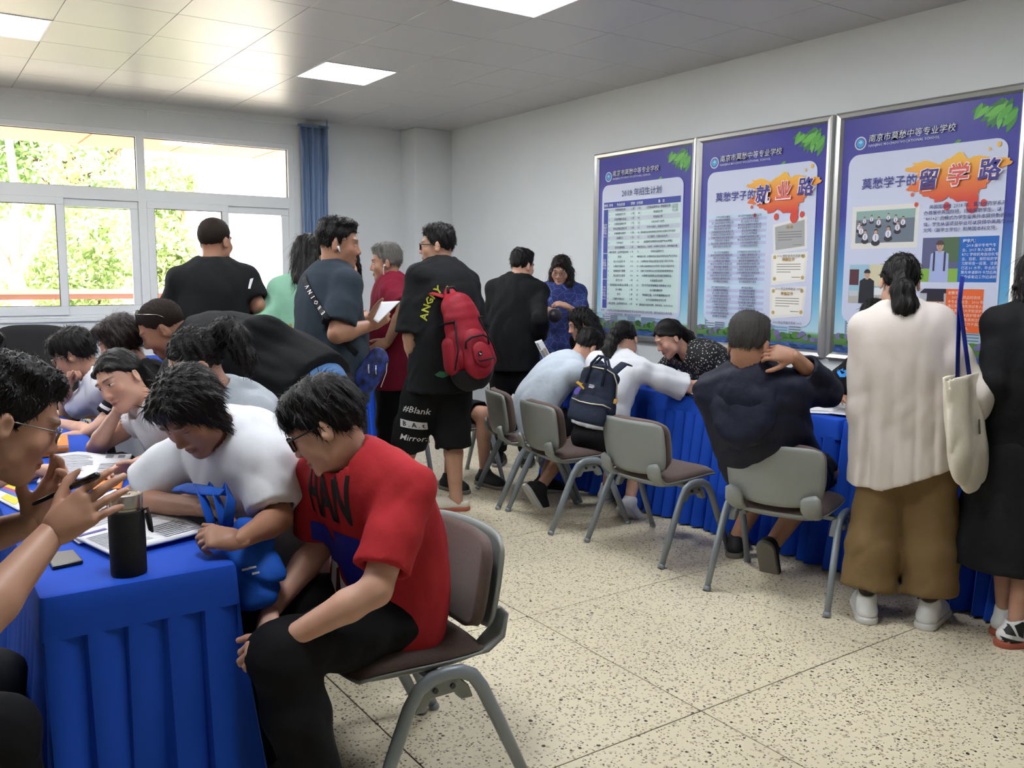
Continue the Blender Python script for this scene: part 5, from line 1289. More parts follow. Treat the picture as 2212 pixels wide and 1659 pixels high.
# --- man with glasses gesturing at the left edge
p = Person('man with cropped hair and metal glasses gesturing with a pen', at(12, 905, 1.86), (2, 24, 0), V3(-.30, 2.30, .53), -2, S=1.02, near=True, hunch=.05, legs='sit', girth=1.1,
    arms={'R': dict(w=at(112, 1152, 1.80), e=at(-70, 1370, 1.62), dir=IR * .78 + IU * .62 + IF * .1, back=-IF + IU * .2, curl=[8, 10, 14, 18], thumb=50, spread=1.6, hs=1.08), 'L': dict(w=at(70, 1128, 1.93), e=at(-110, 1190, 2.05), dir=IR * .45 + IU * .75 + IF * .25, back=IF + IR * .2, curl=[20, 26, 32, 38], thumb=50, hs=1.05)})
GEST = p
p.body('mid'); p.shirt(c_darkpant, hem=.08, seated=True, sleeve=.7); p.pants(c_blkpant); p.hair('short', n=2600, length=.014, jit=.7, lift=.8); p.glasses(m_wire, w=.021, h=.015, r=.0016); p.shoes(sh_black, so_grey)
# --- neighbour at the left edge, fist on the table
p = Person('person at the left edge resting a forearm on the table', at(-62, 775, 3.35), (-10, 15, 0), V3(-.32, 3.40, .53), 0, S=.98, hunch=.04, legs='sit',
    arms={'R': dict(w=at(82, 1018, 3.12), e=at(-60, 1050, 3.0), dir=IR * .9 + IU * .1, back=IU, curl=70, thumb=20), 'L': dict(w=V3(.30, 3.7, .80))})
p.body('fair'); p.shirt(c_black, hem=.08, seated=True); p.pants(c_blkpant); p.hair('short', n=900)
# --- man at the window
p = standing('man in a black shirt with folded arms looking out of the window', 463, 472, 5.0, 72, (38, 4, 0), side=0, girth=1.0, sh=.95, arms={'L': dict(w=at(440, 690, 5.25), pole=V3(-.4, .2, -.8)), 'R': dict(w=at(500, 680, 5.3), e=at(556, 660, 5.05), dir=-IR, back=IF)})
p.body('tan'); p.shirt(c_black, hem=.14, sleeve=.78, se=.02, loose=.02); p.pants(c_darkpant); p.hair('crew', 'stubble', n=2600, length=.010, jit=.8, lift=.7, noise=.001); p.shoes(sh_black, so_grey); WIN = p
# --- woman in green
p = standing('woman in a mint green dress with long straight black hair', 668, 508, 5.2, 62, (40, 5, 0), fem=True, arms={'L': dict(w=at(608, 780, 5.25)), 'R': dict(w=at(690, 770, 5.4))})
p.body('fair'); p.shirt(c_mint, 'dress', hem=.02, sleeve=.95, se=.03, loose=.03, e=.02, skirt=(.42, .08)); p.pants(c_darkpant)
p.hair('straightlong', n=1800, length=.10, jit=.10, lift=.05, tails=[((x, y, -.0), [V3(-.01, -.05, -.14), V3(-.02, -.07, -.32)], (.04, .045, .03)) for x, y in ((-.05, -.07), (0, -.1), (.05, -.07), (-.03, -.09))]); p.shoes(sh_white, so_white); GREEN = p
# --- man with the crossbody bag
p = standing('man in a dark slate shirt with earphone holding papers', 730, 474, 4.5, 2, (-26, 6, 0), girth=1.12, belly=.03, arms={'R': dict(w=at(800, 703, 4.42), e=at(728, 722, 4.28), dir=IR * .8 + IU * .55, back=-IF * .8 - IU * .3, curl=50, thumb=25), 'L': dict(w=at(800, 690, 4.75), dir=IR * .9 + IU * .4, back=IF, curl=50)})
p.body('tan'); p.shirt(c_teal, hem=.13, sleeve=.82, se=.024, loose=.02); p.pants(c_darkpant); p.hair('short', n=1700, length=.022, jit=.6, lift=.7); p.shoes(sh_black, so_grey); BAGMAN = p
# --- woman hidden behind him
p = standing('woman in a white blouse mostly hidden behind the man with papers', 748, 532, 5.7, -30, (250, 8, 0), fem=True, arms={'R': dict(w=at(770, 690, 5.6))})
p.body('fair'); p.shirt(c_white, hem=.1, sleeve=1.6, se=.012); p.pants(c_darkpant); p.hair('straightlong', n=700, length=.07, jit=.12, lift=.05, tails=[((x, -.05, -.02), [V3(0, 0, -.1), V3(0, 0, -.17)], (.035, .035, .02)) for x in (-.07, .07, 0)])
# --- older man in dark red
p = standing('older man in a dark red shirt with a white earphone wire', 834, 530, 6.0, 152, (150, 6, 0), girth=1.1, belly=.02, lean=.0, arms={'L': dict(w=at(838, 738, 5.80), e=at(872, 668, 5.72), dir=-IR * .75 - IU * .45, back=-IF, curl=[20, 28, 34, 40]), 'R': dict(w=at(815, 760, 6.2))})
p.body('tan'); p.shirt(c_maroon, hem=.20, sleeve=.92, se=.026, loose=.03, e=.02, boxy=1., collar=c_maroon); p.pants(c_blkpant); p.hair('short', 'grey', n=2600, length=.02, jit=.6, lift=.6); p.shoes(sh_black, so_grey); OLD = p
# --- tall boy with the red backpack
p = standing('tall boy in a black printed shirt and shorts wearing a red backpack', 945, 487, 5.48, 100, (140, 3, 0), pel=(955, 830, 5.5), girth=1.1,
    feet={'L': at(915, 1098, 5.95), 'R': V3(2.86, 4.78, .085)}, arms={'L': dict(w=at(898, 812, 5.45), e=at(886, 728, 5.35)), 'R': dict(w=at(1010, 800, 5.7))})
TALL = p
TALLFOOT = 1
for k in ('L',): h, kn, an = p.leg[k]; an[2] = .085; an[:2] = (2.62, 5.12); p.leg[k] = (h, (h + an) / 2 + p.f * .02, an)
p.body('mid', legs=True, legfrom=.7, foot=True); p.shirt(c_black, hem=.20, sleeve=.95, se=.034, loose=.035, e=.018, boxy=1.); p.pants(c_blkpant, 'shorts', to=1.26, e=.03, e1=.055); p.hair('short', n=2000, length=.016, jit=.7, lift=.8); p.glasses(m_blkfr, w=.024, h=.018, r=.003); p.shoes(sh_clog, so_red, 'clog', toe={'L': 140, 'R': 150})
# --- boy in the hooded jacket
p = standing('boy in a black hooded jacket seen from behind', 1128, 541, 6.9, 48, (12, 12, 0), pel=(1108, 830, 6.95), arms={'R': dict(w=at(1168, 735, 6.9), e=at(1165, 690, 6.65)), 'L': dict(w=at(1060, 800, 7.0))})
p.body('fair'); j = p.shirt(c_black, 'jacket', hem=.16, sleeve=1.85, se=.022, loose=.03, e=.022, boxy=1., fold=.008); p.pants(c_blkpant); p.hair('short', n=1400, length=.022, jit=.6, lift=.7); p.shoes(sh_black, so_grey); HOOD = p
# --- woman in the blue dress
p = standing('woman in a navy patterned dress with shoulder length hair facing the room', 1212, 553, 7.4, 236, (218, 20, -4), fem=True, girth=1.12, arms={'R': dict(w=at(1180, 668, 7.15), e=at(1172, 690, 7.45), dir=IR * .8 - IU * .3, back=-IF * .6 + IU * .7, curl=40), 'L': dict(w=at(1226, 662, 7.12), e=at(1262, 690, 7.3), dir=-IR * .9 + IU * .3, back=-IF * .5 + IU * .7, curl=28)})
p.body('fair'); p.shirt(c_net, 'dress', hem=.02, sleeve=1.05, se=.016, loose=.02, e=.016, skirt=(.55, .05), fold=.004); p.glasses(m_wire, w=.024, h=.02, r=.0016)
p.hair('straightlong', 'brown', n=1500, length=.08, jit=.10, lift=.05, tails=[((sx * .07, y, -.02), [V3(0, 0, -.1), V3(0, 0, -.24)], (.04, .042, .034)) for sx in (-1, 1) for y in (.0, -.05)] + [((0, -.09, -.02), [V3(0, 0, -.12), V3(0, 0, -.24)], (.05, .05, .04))]); p.shoes(sh_black, so_grey)
# --- woman with wavy hair behind the table
p = Person('woman with loose wavy black hair sitting in profile behind the table', at(1256, 700, 6.55), (150, 18, 0), V3(4.66, 5.35, .55), 190, S=.95, fem=True, hunch=.05, legs='sit', arms={'L': dict(w=V3(4.3, 5.0, .82)), 'R': dict(w=V3(4.3, 5.5, .85))})
p.body('fair'); p.shirt(c_black, hem=.08, seated=True, sleeve=1.8); p.pants(c_blkpant)
p.hair('straightlong', n=2200, length=.07, jit=.4, lift=.4, noise=.006, tails=[((x, y, .0), [V3(.03, -.02, -.1), V3(.08, -.05, -.24)], (.045, .05, .04)) for x, y in ((-.06, -.05), (0, -.1), (.06, -.05))])
# --- boy in the pale polo
p = Person('boy in a pale polo shirt with blue collar bending over the table', at(1268, 752, 6.0), (2, 44, 0), V3(3.46, 4.80, .53), -8, S=1.0, hunch=.06, girth=.95, legs='sit', knees={'L': V3(3.80, 4.84, .5), 'R': V3(3.76, 4.60, .5)}, feet={'L': V3(3.62, 4.86, .085), 'R': V3(3.36, 4.56, .12)},
    arms={'R': dict(w=V3(4.05, 4.55, .81), pole=V3(-.1, -.5, -.8)), 'L': dict(w=V3(4.05, 4.85, .81))})
p.body('mid', legs=True, legfrom=.9); p.shirt(c_polo, hem=.12, seated=True, sleeve=.85, se=.02, loose=.02, fold=.007, collar=c_sky); p.pants(c_darkpant, 'shorts', to=.95, e1=.03); p.hair('short', n=1600, length=.024, jit=.6, lift=.7); p.shoes(sh_black, so_white, pitch={'L': 10, 'R': 58}); POLO = p
# --- woman with the navy backpack
p = Person('woman in a loose white top with a ponytail leaning on the table', at(1350, 735, 5.62), (34, 30, -10), V3(3.50, 4.14, .53), 20, S=.96, fem=True, hunch=.05, girth=.95, legs='sit', knees={'L': V3(3.84, 4.36, .5), 'R': V3(3.85, 4.12, .5)}, feet={'L': V3(3.82, 4.42, .085), 'R': V3(3.66, 4.02, .10)},
    arms={'R': dict(w=V3(4.06, 4.22, .83), e=V3(3.98, 3.86, .81), dir=V3(.1, .9, .1), back=ZUP), 'L': dict(w=V3(4.02, 4.5, .82))})
p.body('fair', legs=True, legfrom=.9); p.shirt(c_white, hem=-.05, seated=True, sleeve=.93, e=.02, se=.034, loose=.02, fold=.008, boxy=.7); p.pants(c_blkpant, 'shorts', to=.9, e1=.03)
p.hair('pony', n=2000, length=.03, jit=.12, lift=.06, tails=[((0, -.1, .02), [-IR * .05 - IU * .03 - IF * .04, -IR * .09 - IU * .12 - IF * .08, -IR * .10 - IU * .24 - IF * .12], (.042, .048, .042, .022))], knot=((0, -.108, .02), (0, -1, 0), .028, 'silver_hair_tie', '#a9a9b4')); p.shoes(sh_white, so_white, pitch={'L': 0, 'R': 35}); WPACK = p
# --- woman in the dotted blouse
p = Person('woman in a black white dotted blouse bending over papers behind the table', at(1446, 730, 5.75), (162, 30, 4), V3(4.66, 3.98, .60), 176, S=.97, fem=True, hunch=.07, legs='sit', arms={'R': dict(w=V3(4.12, 4.35, .82), pole=V3(.3, .6, -.3)), 'L': dict(w=V3(4.15, 3.98, .82), e=V3(4.36, 3.80, .83), dir=V3(-.7, .6, 0), back=ZUP)})
p.body('fair'); p.shirt(c_dots, 'blouse', hem=.1, seated=True, sleeve=1.88, e=.02, se=.024, loose=.03, neck=.07, neckdrop=.02, fold=.007); p.pants(c_blkpant)
p.hair('pony', n=2000, length=.03, jit=.14, lift=.08, tails=[((0, -.095, .0), [IR * .06 - IU * .04 + IF * .03, IR * .11 - IU * .13 + IF * .04, IR * .18 - IU * .26 + IF * .04], (.04, .04, .036, .016))], knot=((0, -.104, 0), (0, -1, 0), .026, 'pearl_hair_tie', '#c9c4bc'))
# --- man in the navy jacket
p = Person('man with greying hair in a navy jacket propping his head on his hand', at(1618, 745, 4.05), (20, 14, 0), V3(3.50, 2.80, .55), 26, S=1.06, hsm=1.09, hunch=.05, legs='sit', girth=1.12, knees={'L': V3(3.80, 3.02, .53), 'R': V3(3.82, 2.74, .52)}, feet={'L': V3(3.66, 3.16, .085), 'R': V3(3.58, 2.86, .14)},
    arms={'R': dict(w=at(1716, 770, 3.90), e=at(1788, 846, 4.12), dir=-IR * .92 + IU * .2 + IF * .1, back=-IF * .8 + IU * .3, curl=[30, 34, 38, 42], thumb=45), 'L': dict(w=V3(4.02, 3.05, .82))})
p.body('tan', legs=True, legfrom=.75); p.shirt(c_navy, 'jacket', hem=.12, seated=True, sleeve=1.7, e=.026, se=.022, loose=.03, fold=.008, boxy=1.); p.pants(c_blkpant, 'shorts', to=.92, e1=.03); p.hair('short', 'salt', n=3600, length=.016, jit=.5, lift=.5, noise=.002); p.shoes(sh_black, so_grey, toe={'L': 30, 'R': 20}, pitch={'L': 0, 'R': 62}); NAVY = p
# --- man behind the table with the B on his sleeve
p = Person('man in a black shirt with a blue B on the sleeve behind the table', at(1888, 700, 5.05), (222, 25, 0), V3(4.72, 2.74, .60), 205, S=1.0, hunch=.05, legs='sit', girth=1.12, arms={'R': dict(w=V3(4.16, 2.95, .85), e=V3(4.30, 3.08, .83), dir=V3(-.3, -.9, .1), back=ZUP), 'L': dict(w=V3(4.2, 2.55, .85))})
p.body('tan'); p.shirt(c_black, hem=.08, seated=True, sleeve=.82, se=.024); p.pants(c_blkpant); p.hair('short', n=1200); BMAN = p
# --- woman in the cream blouse
p = standing('woman in a loose cream blouse and camel trousers with a ponytail', 1948, 553, 3.80, 28, (34, 14, 4), fem=True, near=True, pel=(1962, 980, 3.85), girth=1.1, hunch=.04,
    feet={'L': V3(3.44, 2.22, .085), 'R': V3(3.60, 2.02, .085)}, arms={'L': dict(w=at(1905, 905, 4.1), e=at(1866, 885, 3.88)), 'R': dict(w=at(2090, 900, 3.75), e=at(2108, 855, 3.62))})
CREAM = p
p.body('fair'); p.pants(c_khaki, e=.03, e1=.075, to=1.86, fold=.006); p.hair('pony', n=2800, length=.032, jit=.12, lift=.06, tails=[((0, -.095, -.01), [V3(-.03, -.03, -.05), V3(-.04, -.05, -.11), V3(-.04, -.05, -.17)], (.035, .05, .052, .02))], knot=((0, -.104, -.01), (0, -1, -.2), .026, 'grey_hair_tie', '#77797f')); p.shoes(sh_white, so_white, toe={'L': 40, 'R': 15})
# --- woman in black at the right edge
p = standing('woman in a long black dress at the right edge', 2248, 545, 3.62, 40, (60, 6, 0), fem=True, near=False, arms={'L': dict(w=at(2165, 900, 3.75), e=at(2150, 830, 3.6)), 'R': dict(w=at(2290, 900, 3.6))}, feet={'L': V3(3.80, 1.80, .085), 'R': V3(3.69, 1.70, .085)})
p.body('mid', legs=True, legfrom=1.2); p.shirt(c_black, 'blouse', hem=.10, sleeve=1.6, se=.03, loose=.03, e=.02); p.long_skirt(c_black, .58, .17, .27); p.hair('straightlong', n=1500, length=.08, jit=.12, lift=.05, tails=[((x, -.04, -.02), [V3(0, 0, -.09), V3(0, 0, -.16)], (.04, .04, .024)) for x in (-.07, .07, 0)]); p.shoes(sh_white, so_red, toe={'L': 10, 'R': -28}, sc=.95); EDGE = p
# --- sitter hidden behind the tall boy
p = Person('seated person in dark clothes mostly hidden behind the tall boy', at(985, 650, 6.75), (-60, 25, 0), V3(3.24, 5.62, .53), -80, S=.97, hunch=.05, legs='sit', knees={'L': V3(3.36, 5.24, .52), 'R': V3(3.12, 5.24, .52)}, feet={'L': V3(3.38, 5.25, .085), 'R': V3(3.10, 5.28, .085)},
    arms={'L': dict(w=at(1040, 842, 6.0), dir=-IR * .7 + IU * .2, back=-IF, curl=45), 'R': dict(w=at(1015, 845, 6.0), dir=IR, back=-IF, curl=45)})
p.body('mid', legs=True, legfrom=.85); p.shirt(c_black, hem=.08, seated=True); p.pants(c_blkpant, 'shorts', to=.9); p.hair('short', n=700); p.shoes(sh_black, so_grey)
print('people done', round(time.time() - T0, 1))
# ================================================================== prints, bags, papers and small things
from mathutils.bvhtree import BVHTree
def bvh_of(objs):
    V, F = [], []
    for o in objs:
        n = len(V); M = o.matrix_basis if o.parent is None else o.parent.matrix_basis @ o.matrix_basis
        V += [M @ v.co for v in o.data.vertices]; F += [tuple(i + n for i in p.vertices) for p in o.data.polygons]
    return BVHTree.FromPolygons(V, F)
def child(p, name): return next(c for c in p.root.children if c.name.split('.')[0] == name)
def decal(p, targets, name, m, shapes, org, ux, uy, d, off=.0025, cut=.02, base=None):
    """flat print wrapped onto cloth: shapes = [(verts2d, faces)], plane org/ux/uy, cast along d"""
    bv = targets if isinstance(targets, BVHTree) else bvh_of(targets); bm = bmesh.new()
    for vs, fs in shapes:
        bv_ = [bm.verts.new((x, y, 0)) for x, y in vs]
        for f in fs:
            try: bm.faces.new([bv_[i] for i in f])
            except ValueError: pass
    bmesh.ops.triangulate(bm, faces=bm.faces[:])
    for _ in range(5):
        es = [e for e in bm.edges if e.calc_length() > cut]
        if not es: break
        bmesh.ops.subdivide_edges(bm, edges=es, cuts=1); bmesh.ops.triangulate(bm, faces=bm.faces[:])
    org, ux, uy, d = Vector(org), Vector(ux), Vector(uy), Vector(d).normalized(); bad = []
    base = Vector(p.base) if base is None else Vector(base)
    for v in bm.verts:
        o = org + ux * v.co.x + uy * v.co.y; h = bv.ray_cast(o - d * .3, d, .8)
        if h[0] is None: bad.append(v); continue
        v.co = h[0] - d * off - base
    bmesh.ops.delete(bm, geom=bad, context='VERTS')
    me = bpy.data.meshes.new(name); bm.to_mesh(me); bm.free(); me.shade_smooth()
    return link(name, me, m, p.root if hasattr(p, 'root') else p)
def outline(v, f, w): return v, f
def T(body, size, align='CENTER', **k):
    v, f = text_verts(body, 1., align, 1, **k); return [(x * size, y * size) for x, y in v], f
def poly2(*pts): return (list(pts), [tuple(range(len(pts)))])
def at_on(px, py, bv):
    d = Vector(FW + RT * (px - 1106) / FPX - UP * (py - 829.5) / FPX).normalized(); h = bv.ray_cast(Vector(C0), d); return None if h[0] is None else np.array(h[0])
ink_blk = mat('black_print_ink', '#0e0e10', .6); ink_blue = mat('blue_print_ink', '#1f2496', .6); ink_wht = mat('white_print_ink', '#d8d6da', .6); ink_yel = mat('yellow_print_ink', '#c9cf2e', .6); ink_grn = mat('green_print_ink', '#1f5a3a', .6); ink_sky = mat('sky_blue_print_ink', '#2f92e0', .6); ink_drk = mat('dark_red_print_ink', '#5a141a', .6)

# red shirt: block letters over a figure
sh = child(RED, 'shirt'); bv = bvh_of([sh]); n_ = unit(RED.f * .9 - ZUP * .1); ux = unit(np.cross(ZUP, n_)); uy = unit(RED.sp(.85) - RED.sp(.35)); ux = unit(np.cross(uy, n_))
o_ = RED.sp(.62) + RED.f * .2 - ux * .02
decal(RED, bv, 'shirt_print', ink_blk, [([(x * .62, y * 1.55) for x, y in q[0]], q[1]) for q in [T('HAN', .13, bold=.03)]], o_ + uy * .02, ux, uy, -n_)
decal(RED, bv, 'shirt_print', ink_blue, [poly2((-.10, -.17), (-.10, -.02), (-.03, -.02), (-.02, -.08), (.0, -.02), (.09, -.03), (.09, -.19), (.03, -.24), (.0, -.19), (-.03, -.15)), ], o_, ux, uy, -n_, off=.0022)
decal(RED, bv, 'shirt_print', ink_wht, [poly2((-.10, -.16), (-.04, -.15), (-.02, -.19), (.02, -.22), (.07, -.22), (.085, -.30), (.0, -.33), (-.05, -.29), (-.09, -.22))], o_, ux, uy, -n_, off=.003)
decal(RED, bv, 'shirt_print', ink_drk, [poly2((-.045, -.17), (-.03, -.16), (-.02, -.24), (-.0, -.28), (-.02, -.30), (-.05, -.24)), poly2((.02, -.23), (.035, -.22), (.03, -.31), (.01, -.32))], o_, ux, uy, -n_, off=.0036)

# tall boy: arched outlined letters on the back, script on the shorts
sh = child(TALL, 'shirt'); bv = bvh_of([sh]); dv = unit(FW * V3(1, 1, 0))
def ring_text(word, px0, py0, px1, py1, rise, size, m, bvh, person, n0=0.):
    a = at_on(px0, py0, bvh); b = at_on(px1, py1, bvh)
    for i, ch in enumerate(word):
        t = (i + .5) / len(word); x = px0 + (px1 - px0) * t + rise[0] * 4 * t * (1 - t); y = py0 + (py1 - py0) * t + rise[1] * 4 * t * (1 - t)
        q = at_on(x, y, bvh)
        if q is None: continue
        dx, dy = (px1 - px0) + rise[0] * 4 * (1 - 2 * t), (py1 - py0) + rise[1] * 4 * (1 - 2 * t); u = unit(RT * dx - UP * dy); w = np.cross(u, -FW) * -1; w = unit(np.cross(-FW, u))
        v, f = T(ch, size, bold=.02); v2, f2 = T(ch, size, bold=-.03)
        v = [(x_, y_ - size * .35) for x_, y_ in v]; v2 = [(x_, y_ - size * .35) for x_, y_ in v2]
        decal(person, bvh, 'back_print', m, [(v, f)], q, u, w, dv, cut=.03); decal(person, bvh, 'back_print', ink_blk, [(v2, f2)], q, u, w, dv, off=.0045, cut=.03)
ring_text('ANGRY', 914, 694, 952, 622, (-6, -8), .062, ink_yel, bv, TALL); ring_text('D', 962, 624, 975, 630, (0, 0), .06, ink_yel, bv, TALL)
q = at_on(957, 809, bv)
if q is not None: decal(TALL, bv, 'back_print', ink_grn, [poly2((-.05, .0), (-.02, .02), (.02, .015), (.05, .0), (.03, -.01), (.0, -.02), (-.03, -.012))], q, RT, UP, dv)
st = child(TALL, 'shorts'); bv = bvh_of([st])
for body, px, py, sz, shr in (('#Blank', 898, 893, .062, .35), ('Mirrors', 893, 953, .058, .35), ('matic delight', 890, 983, .034, .35)):
    q = at_on(px, py, bv)
    if q is not None: decal(TALL, bv, 'shorts_print', ink_wht, [T(body, sz, shear=shr, bold=.008)], q, unit(RT - UP * .16), UP, dv)
q = at_on(893, 920, bv)
if q is not None:
    decal(TALL, bv, 'shorts_print', ink_wht, [poly2((-.085, -.02), (.085, -.02), (.085, .03), (-.085, .03))], q, unit(RT - UP * .16), UP, dv); decal(TALL, bv, 'shorts_print', ink_blk, [T('B . A . t', .045, bold=.02)], q - UP * .009, unit(RT - UP * .16), UP, dv, off=.005)
# blue letter on the sleeve behind the table, small mark on the window man's sleeve
bv = bvh_of([child(BMAN, 'shirt')]); q = at_on(1813, 795, bv)
if q is not None: decal(BMAN, bv, 'sleeve_print', ink_sky, [T('B', .11, bold=.03)], q - UP * .04, RT, UP, dv)
bv = bvh_of([child(WIN, 'shirt')]); q = at_on(542, 612, bv)
if q is not None: decal(WIN, bv, 'sleeve_print', ink_wht, [poly2((-.012, -.03), (.0, -.03), (.01, .03), (-.004, .025))], q, RT, UP, dv)

# ------------------------------------------------------------------ cream blouse: loose panels with hanging folds and slanted hem
def blouse():
    p = CREAM; lo, hi = p.box([p.p0 - ZUP * .30, p.N] + [q for a in p.arm.values() for q in (a['s'], a['e'], a['w'])], .25); F = Field(lo, hi, .0085)
    p.torso(F, .016, .6)
    F.cone(p.sp(.74), p.p0 - ZUP * .34, .175, .245, .06, flat=.74, side=p.l, cut=0.02)
    for k in ('L', 'R'): p.armseg(F, k, .018, .03, 0, 1.75, .03, cut=0)
    l = p.l; hang = lambda Z: np.clip((p.N[2] - .14 - Z) * 2.2, 0, 1)
    def wv(X, Y, Z):
        u = (X - p.p0[0]) * l[0] + (Y - p.p0[1]) * l[1]; a = 34 * u + 1.2 * np.sin(9 * u + 1) + .6 * np.sin(3 * Z)
        return (.014 * (1 - 2 * np.abs(np.sin(a)) ** .7) + .006 * np.sin(83 * u + 2 * Z)) * hang(Z) + folds(.004, 4, 1., ZUP)(X, Y, Z)
    F.warp(wv)
    hn = unit(-ZUP - p.l * -.30); F.half(p.p0 - ZUP * .27, unit(-ZUP + p.l * .30) if False else unit(-ZUP - p.l * .0)); F.half(p.p0 - ZUP * .235 - p.l * .0, unit(-ZUP - p.l * .42))
    nd = unit(p.C - p.N); F.cone(p.N + nd * .012, p.N + nd * .2, .064, .08, .006, sub=True)
    F.cone(p.p0 - ZUP * .18, p.p0 - ZUP * .6, .15, .225, 0, flat=.70, side=p.l, sub=True)
    v, f_ = F.mesh(); return p.add('blouse', relax(v, f_, 1, .35), f_, c_blouse)
BL = blouse()

# ------------------------------------------------------------------ hoods
def hood(p, m, w=.15, drop=.20, fwd=.0, thick=.055, name='hood'):
    F = Field(*[p.box([p.N], .36)[i] for i in (0, 1)], .010); b = unit(p.bk * V3(1, 1, .3)); n0 = p.N + b * .02
    for i in range(9):
        a = math.pi * i / 8; q0 = n0 + p.ls * math.cos(a) * w * .75 + b * (math.sin(a) * .07) + ZUP * .012; q1 = n0 + p.ls * math.cos(a) * w * .9 + b * (.05 + math.sin(a) * .06) - ZUP * (drop * math.sin(a) + .02)
        F.cone(q0, q1, .030, thick * (.45 + .55 * math.sin(a)), .035)
    F.warp(folds(.006, p.seed + 1)); nd = unit(p.C - p.N); F.cone(p.N - nd * .02, p.N + nd * .2, .066, .075, .006, sub=True)
    v, f = F.mesh(); p.add(name, relax(v, f, 1, .4), f, m)
hood(HOOD, c_black); hood(NAVY, c_navy, .15, .21, thick=.052)
bv = bvh_of([child(BAGMAN, 'shirt'), child(BAGMAN, 'body')])

# ------------------------------------------------------------------ bags
m_rednylon = cloth('red_backpack_nylon', '#8c1626', '#781020', .6); m_blknylon = cloth('black_backpack_nylon', '#121316', '#17181c', .6); m_navybag = cloth('navy_canvas', '#1a2233', '#20293c', .75); m_zip = mat('brass_zip', '#b9b19a', .35, metal=.6)
def frame_at(root, pos, fwd, up):
    """local y = fwd (away from the wearer's back), z = up"""
    y = unit(fwd); z = unit(np.asarray(up, float) - y * (np.asarray(up, float) @ y)); x = np.cross(y, z)
    root.matrix_basis = Matrix(((x[0], y[0], z[0], pos[0]), (x[1], y[1], z[1], pos[1]), (x[2], y[2], z[2], pos[2]), (0, 0, 0, 1)))
def sdf_part(name, m, parent, lo, hi, vox, fn, rel=1):
    F = Field(lo, hi, vox); fn(F); v, f = F.mesh(); return link(name, np_mesh(name, relax(v, f, rel, .4), f), m, parent)
def red_pack():
    r = empty('backpack'); tag(r, 'red and black backpack worn by the tall boy', 'backpack')
    def body(F):
        F.cone((0, .06, .10), (0, .05, .36), .145, .105, 0, flat=.62, side=(1, 0, 0)); F.cone((0, .05, .36), (0, .0, .47), .10, .05, .04, flat=.5, side=(1, 0, 0)); F.warp(folds(.006, 5)); F.half((0, -.01, 0), (0, -1, 0))
    sdf_part('pack_body', m_rednylon, r, (-.22, -.06, -.1), (.22, .24, .56), .009, body)
    sdf_part('front_pocket', m_rednylon, r, (-.16, .02, -.06), (.16, .28, .30), .008, lambda F: (F.cone((0, .13, .04), (0, .12, .16), .10, .085, 0, flat=.55, side=(1, 0, 0)), F.warp(folds(.004, 6))))
    sdf_part('small_pocket', m_rednylon, r, (-.10, .1, .0), (.10, .26, .18), .007, lambda F: F.cone((0, .185, .065), (0, .18, .10), .062, .058, 0, flat=.4, side=(1, 0, 0)))
    sdf_part('base_panel', m_blknylon, r, (-.22, -.08, -.12), (.22, .22, .10), .010, lambda F: (F.cone((0, .05, .02), (0, .055, .05), .150, .15, 0, flat=.66, side=(1, 0, 0)), F.half((0, 0, .015), (0, 0, 1))))
    for sx in (-1, 1):
        sdf_part('side_pocket', m_rednylon, r, (-.26, -.06, -.08), (.26, .2, .28), .009, lambda F: F.cone((sx * .13, .05, .05), (sx * .125, .05, .17), .06, .05, 0, flat=.8, side=(0, 1, 0)))
        MB().tube([(sx * .16, .11, .02), (sx * .125, .135, .13), (sx * .1, .115, .24), (sx * .085, .1, .32)], .007, 6, flat=.6).build('piping', m_blknylon, r, smooth=True)
        MB().tube([(sx * .05, .0, .46), (sx * .085, -.06, .50), (sx * .10, -.14, .50)], [.026, .03, .03], 8, flat=.25, side=(1, 0, 0)).build('shoulder_strap', m_rednylon, r, smooth=True)
        MB().tube([(sx * .105, -.02, .30), (sx * .12, .05, .30), (sx * .10, .115, .30)], .014, 8, flat=.4).build('compression_strap', m_blknylon, r, smooth=True)
    MB().tube([(-.085, .155, .13), (-.08, .165, .17), (-.04, .175, .19), (.04, .175, .19), (.08, .165, .17), (.085, .155, .13)], .006, 6).build('pocket_zip', m_blknylon, r, smooth=True)
    MB().tube([(-.055, .215, .06), (-.05, .22, .045), (.05, .22, .045), (.055, .215, .06)], .005, 6).build('pocket_zip', m_blknylon, r, smooth=True)
    MB().box((.022, .213, .075), (.046, .218, .10)).build('brand_tag', m_blknylon, r); MB().add([(.026, .2195, .083), (.036, .2195, .080), (.044, .2195, .094), (.035, .2195, .087)], [(0, 1, 2, 3)]).build('tag_mark', ink_wht, r)
    MB().tube([(-.03, .02, .475), (-.02, .01, .51), (.02, .01, .51), (.03, .02, .475)], .009, 6).build('carry_loop', m_blknylon, r, smooth=True)
    return r
rp = red_pack(); b_ = unit(-FW * .8 + RT * .6); frame_at(rp, at(1010, 802, 5.30), b_ + V3(0, 0, .1), ZUP - RT * .15)
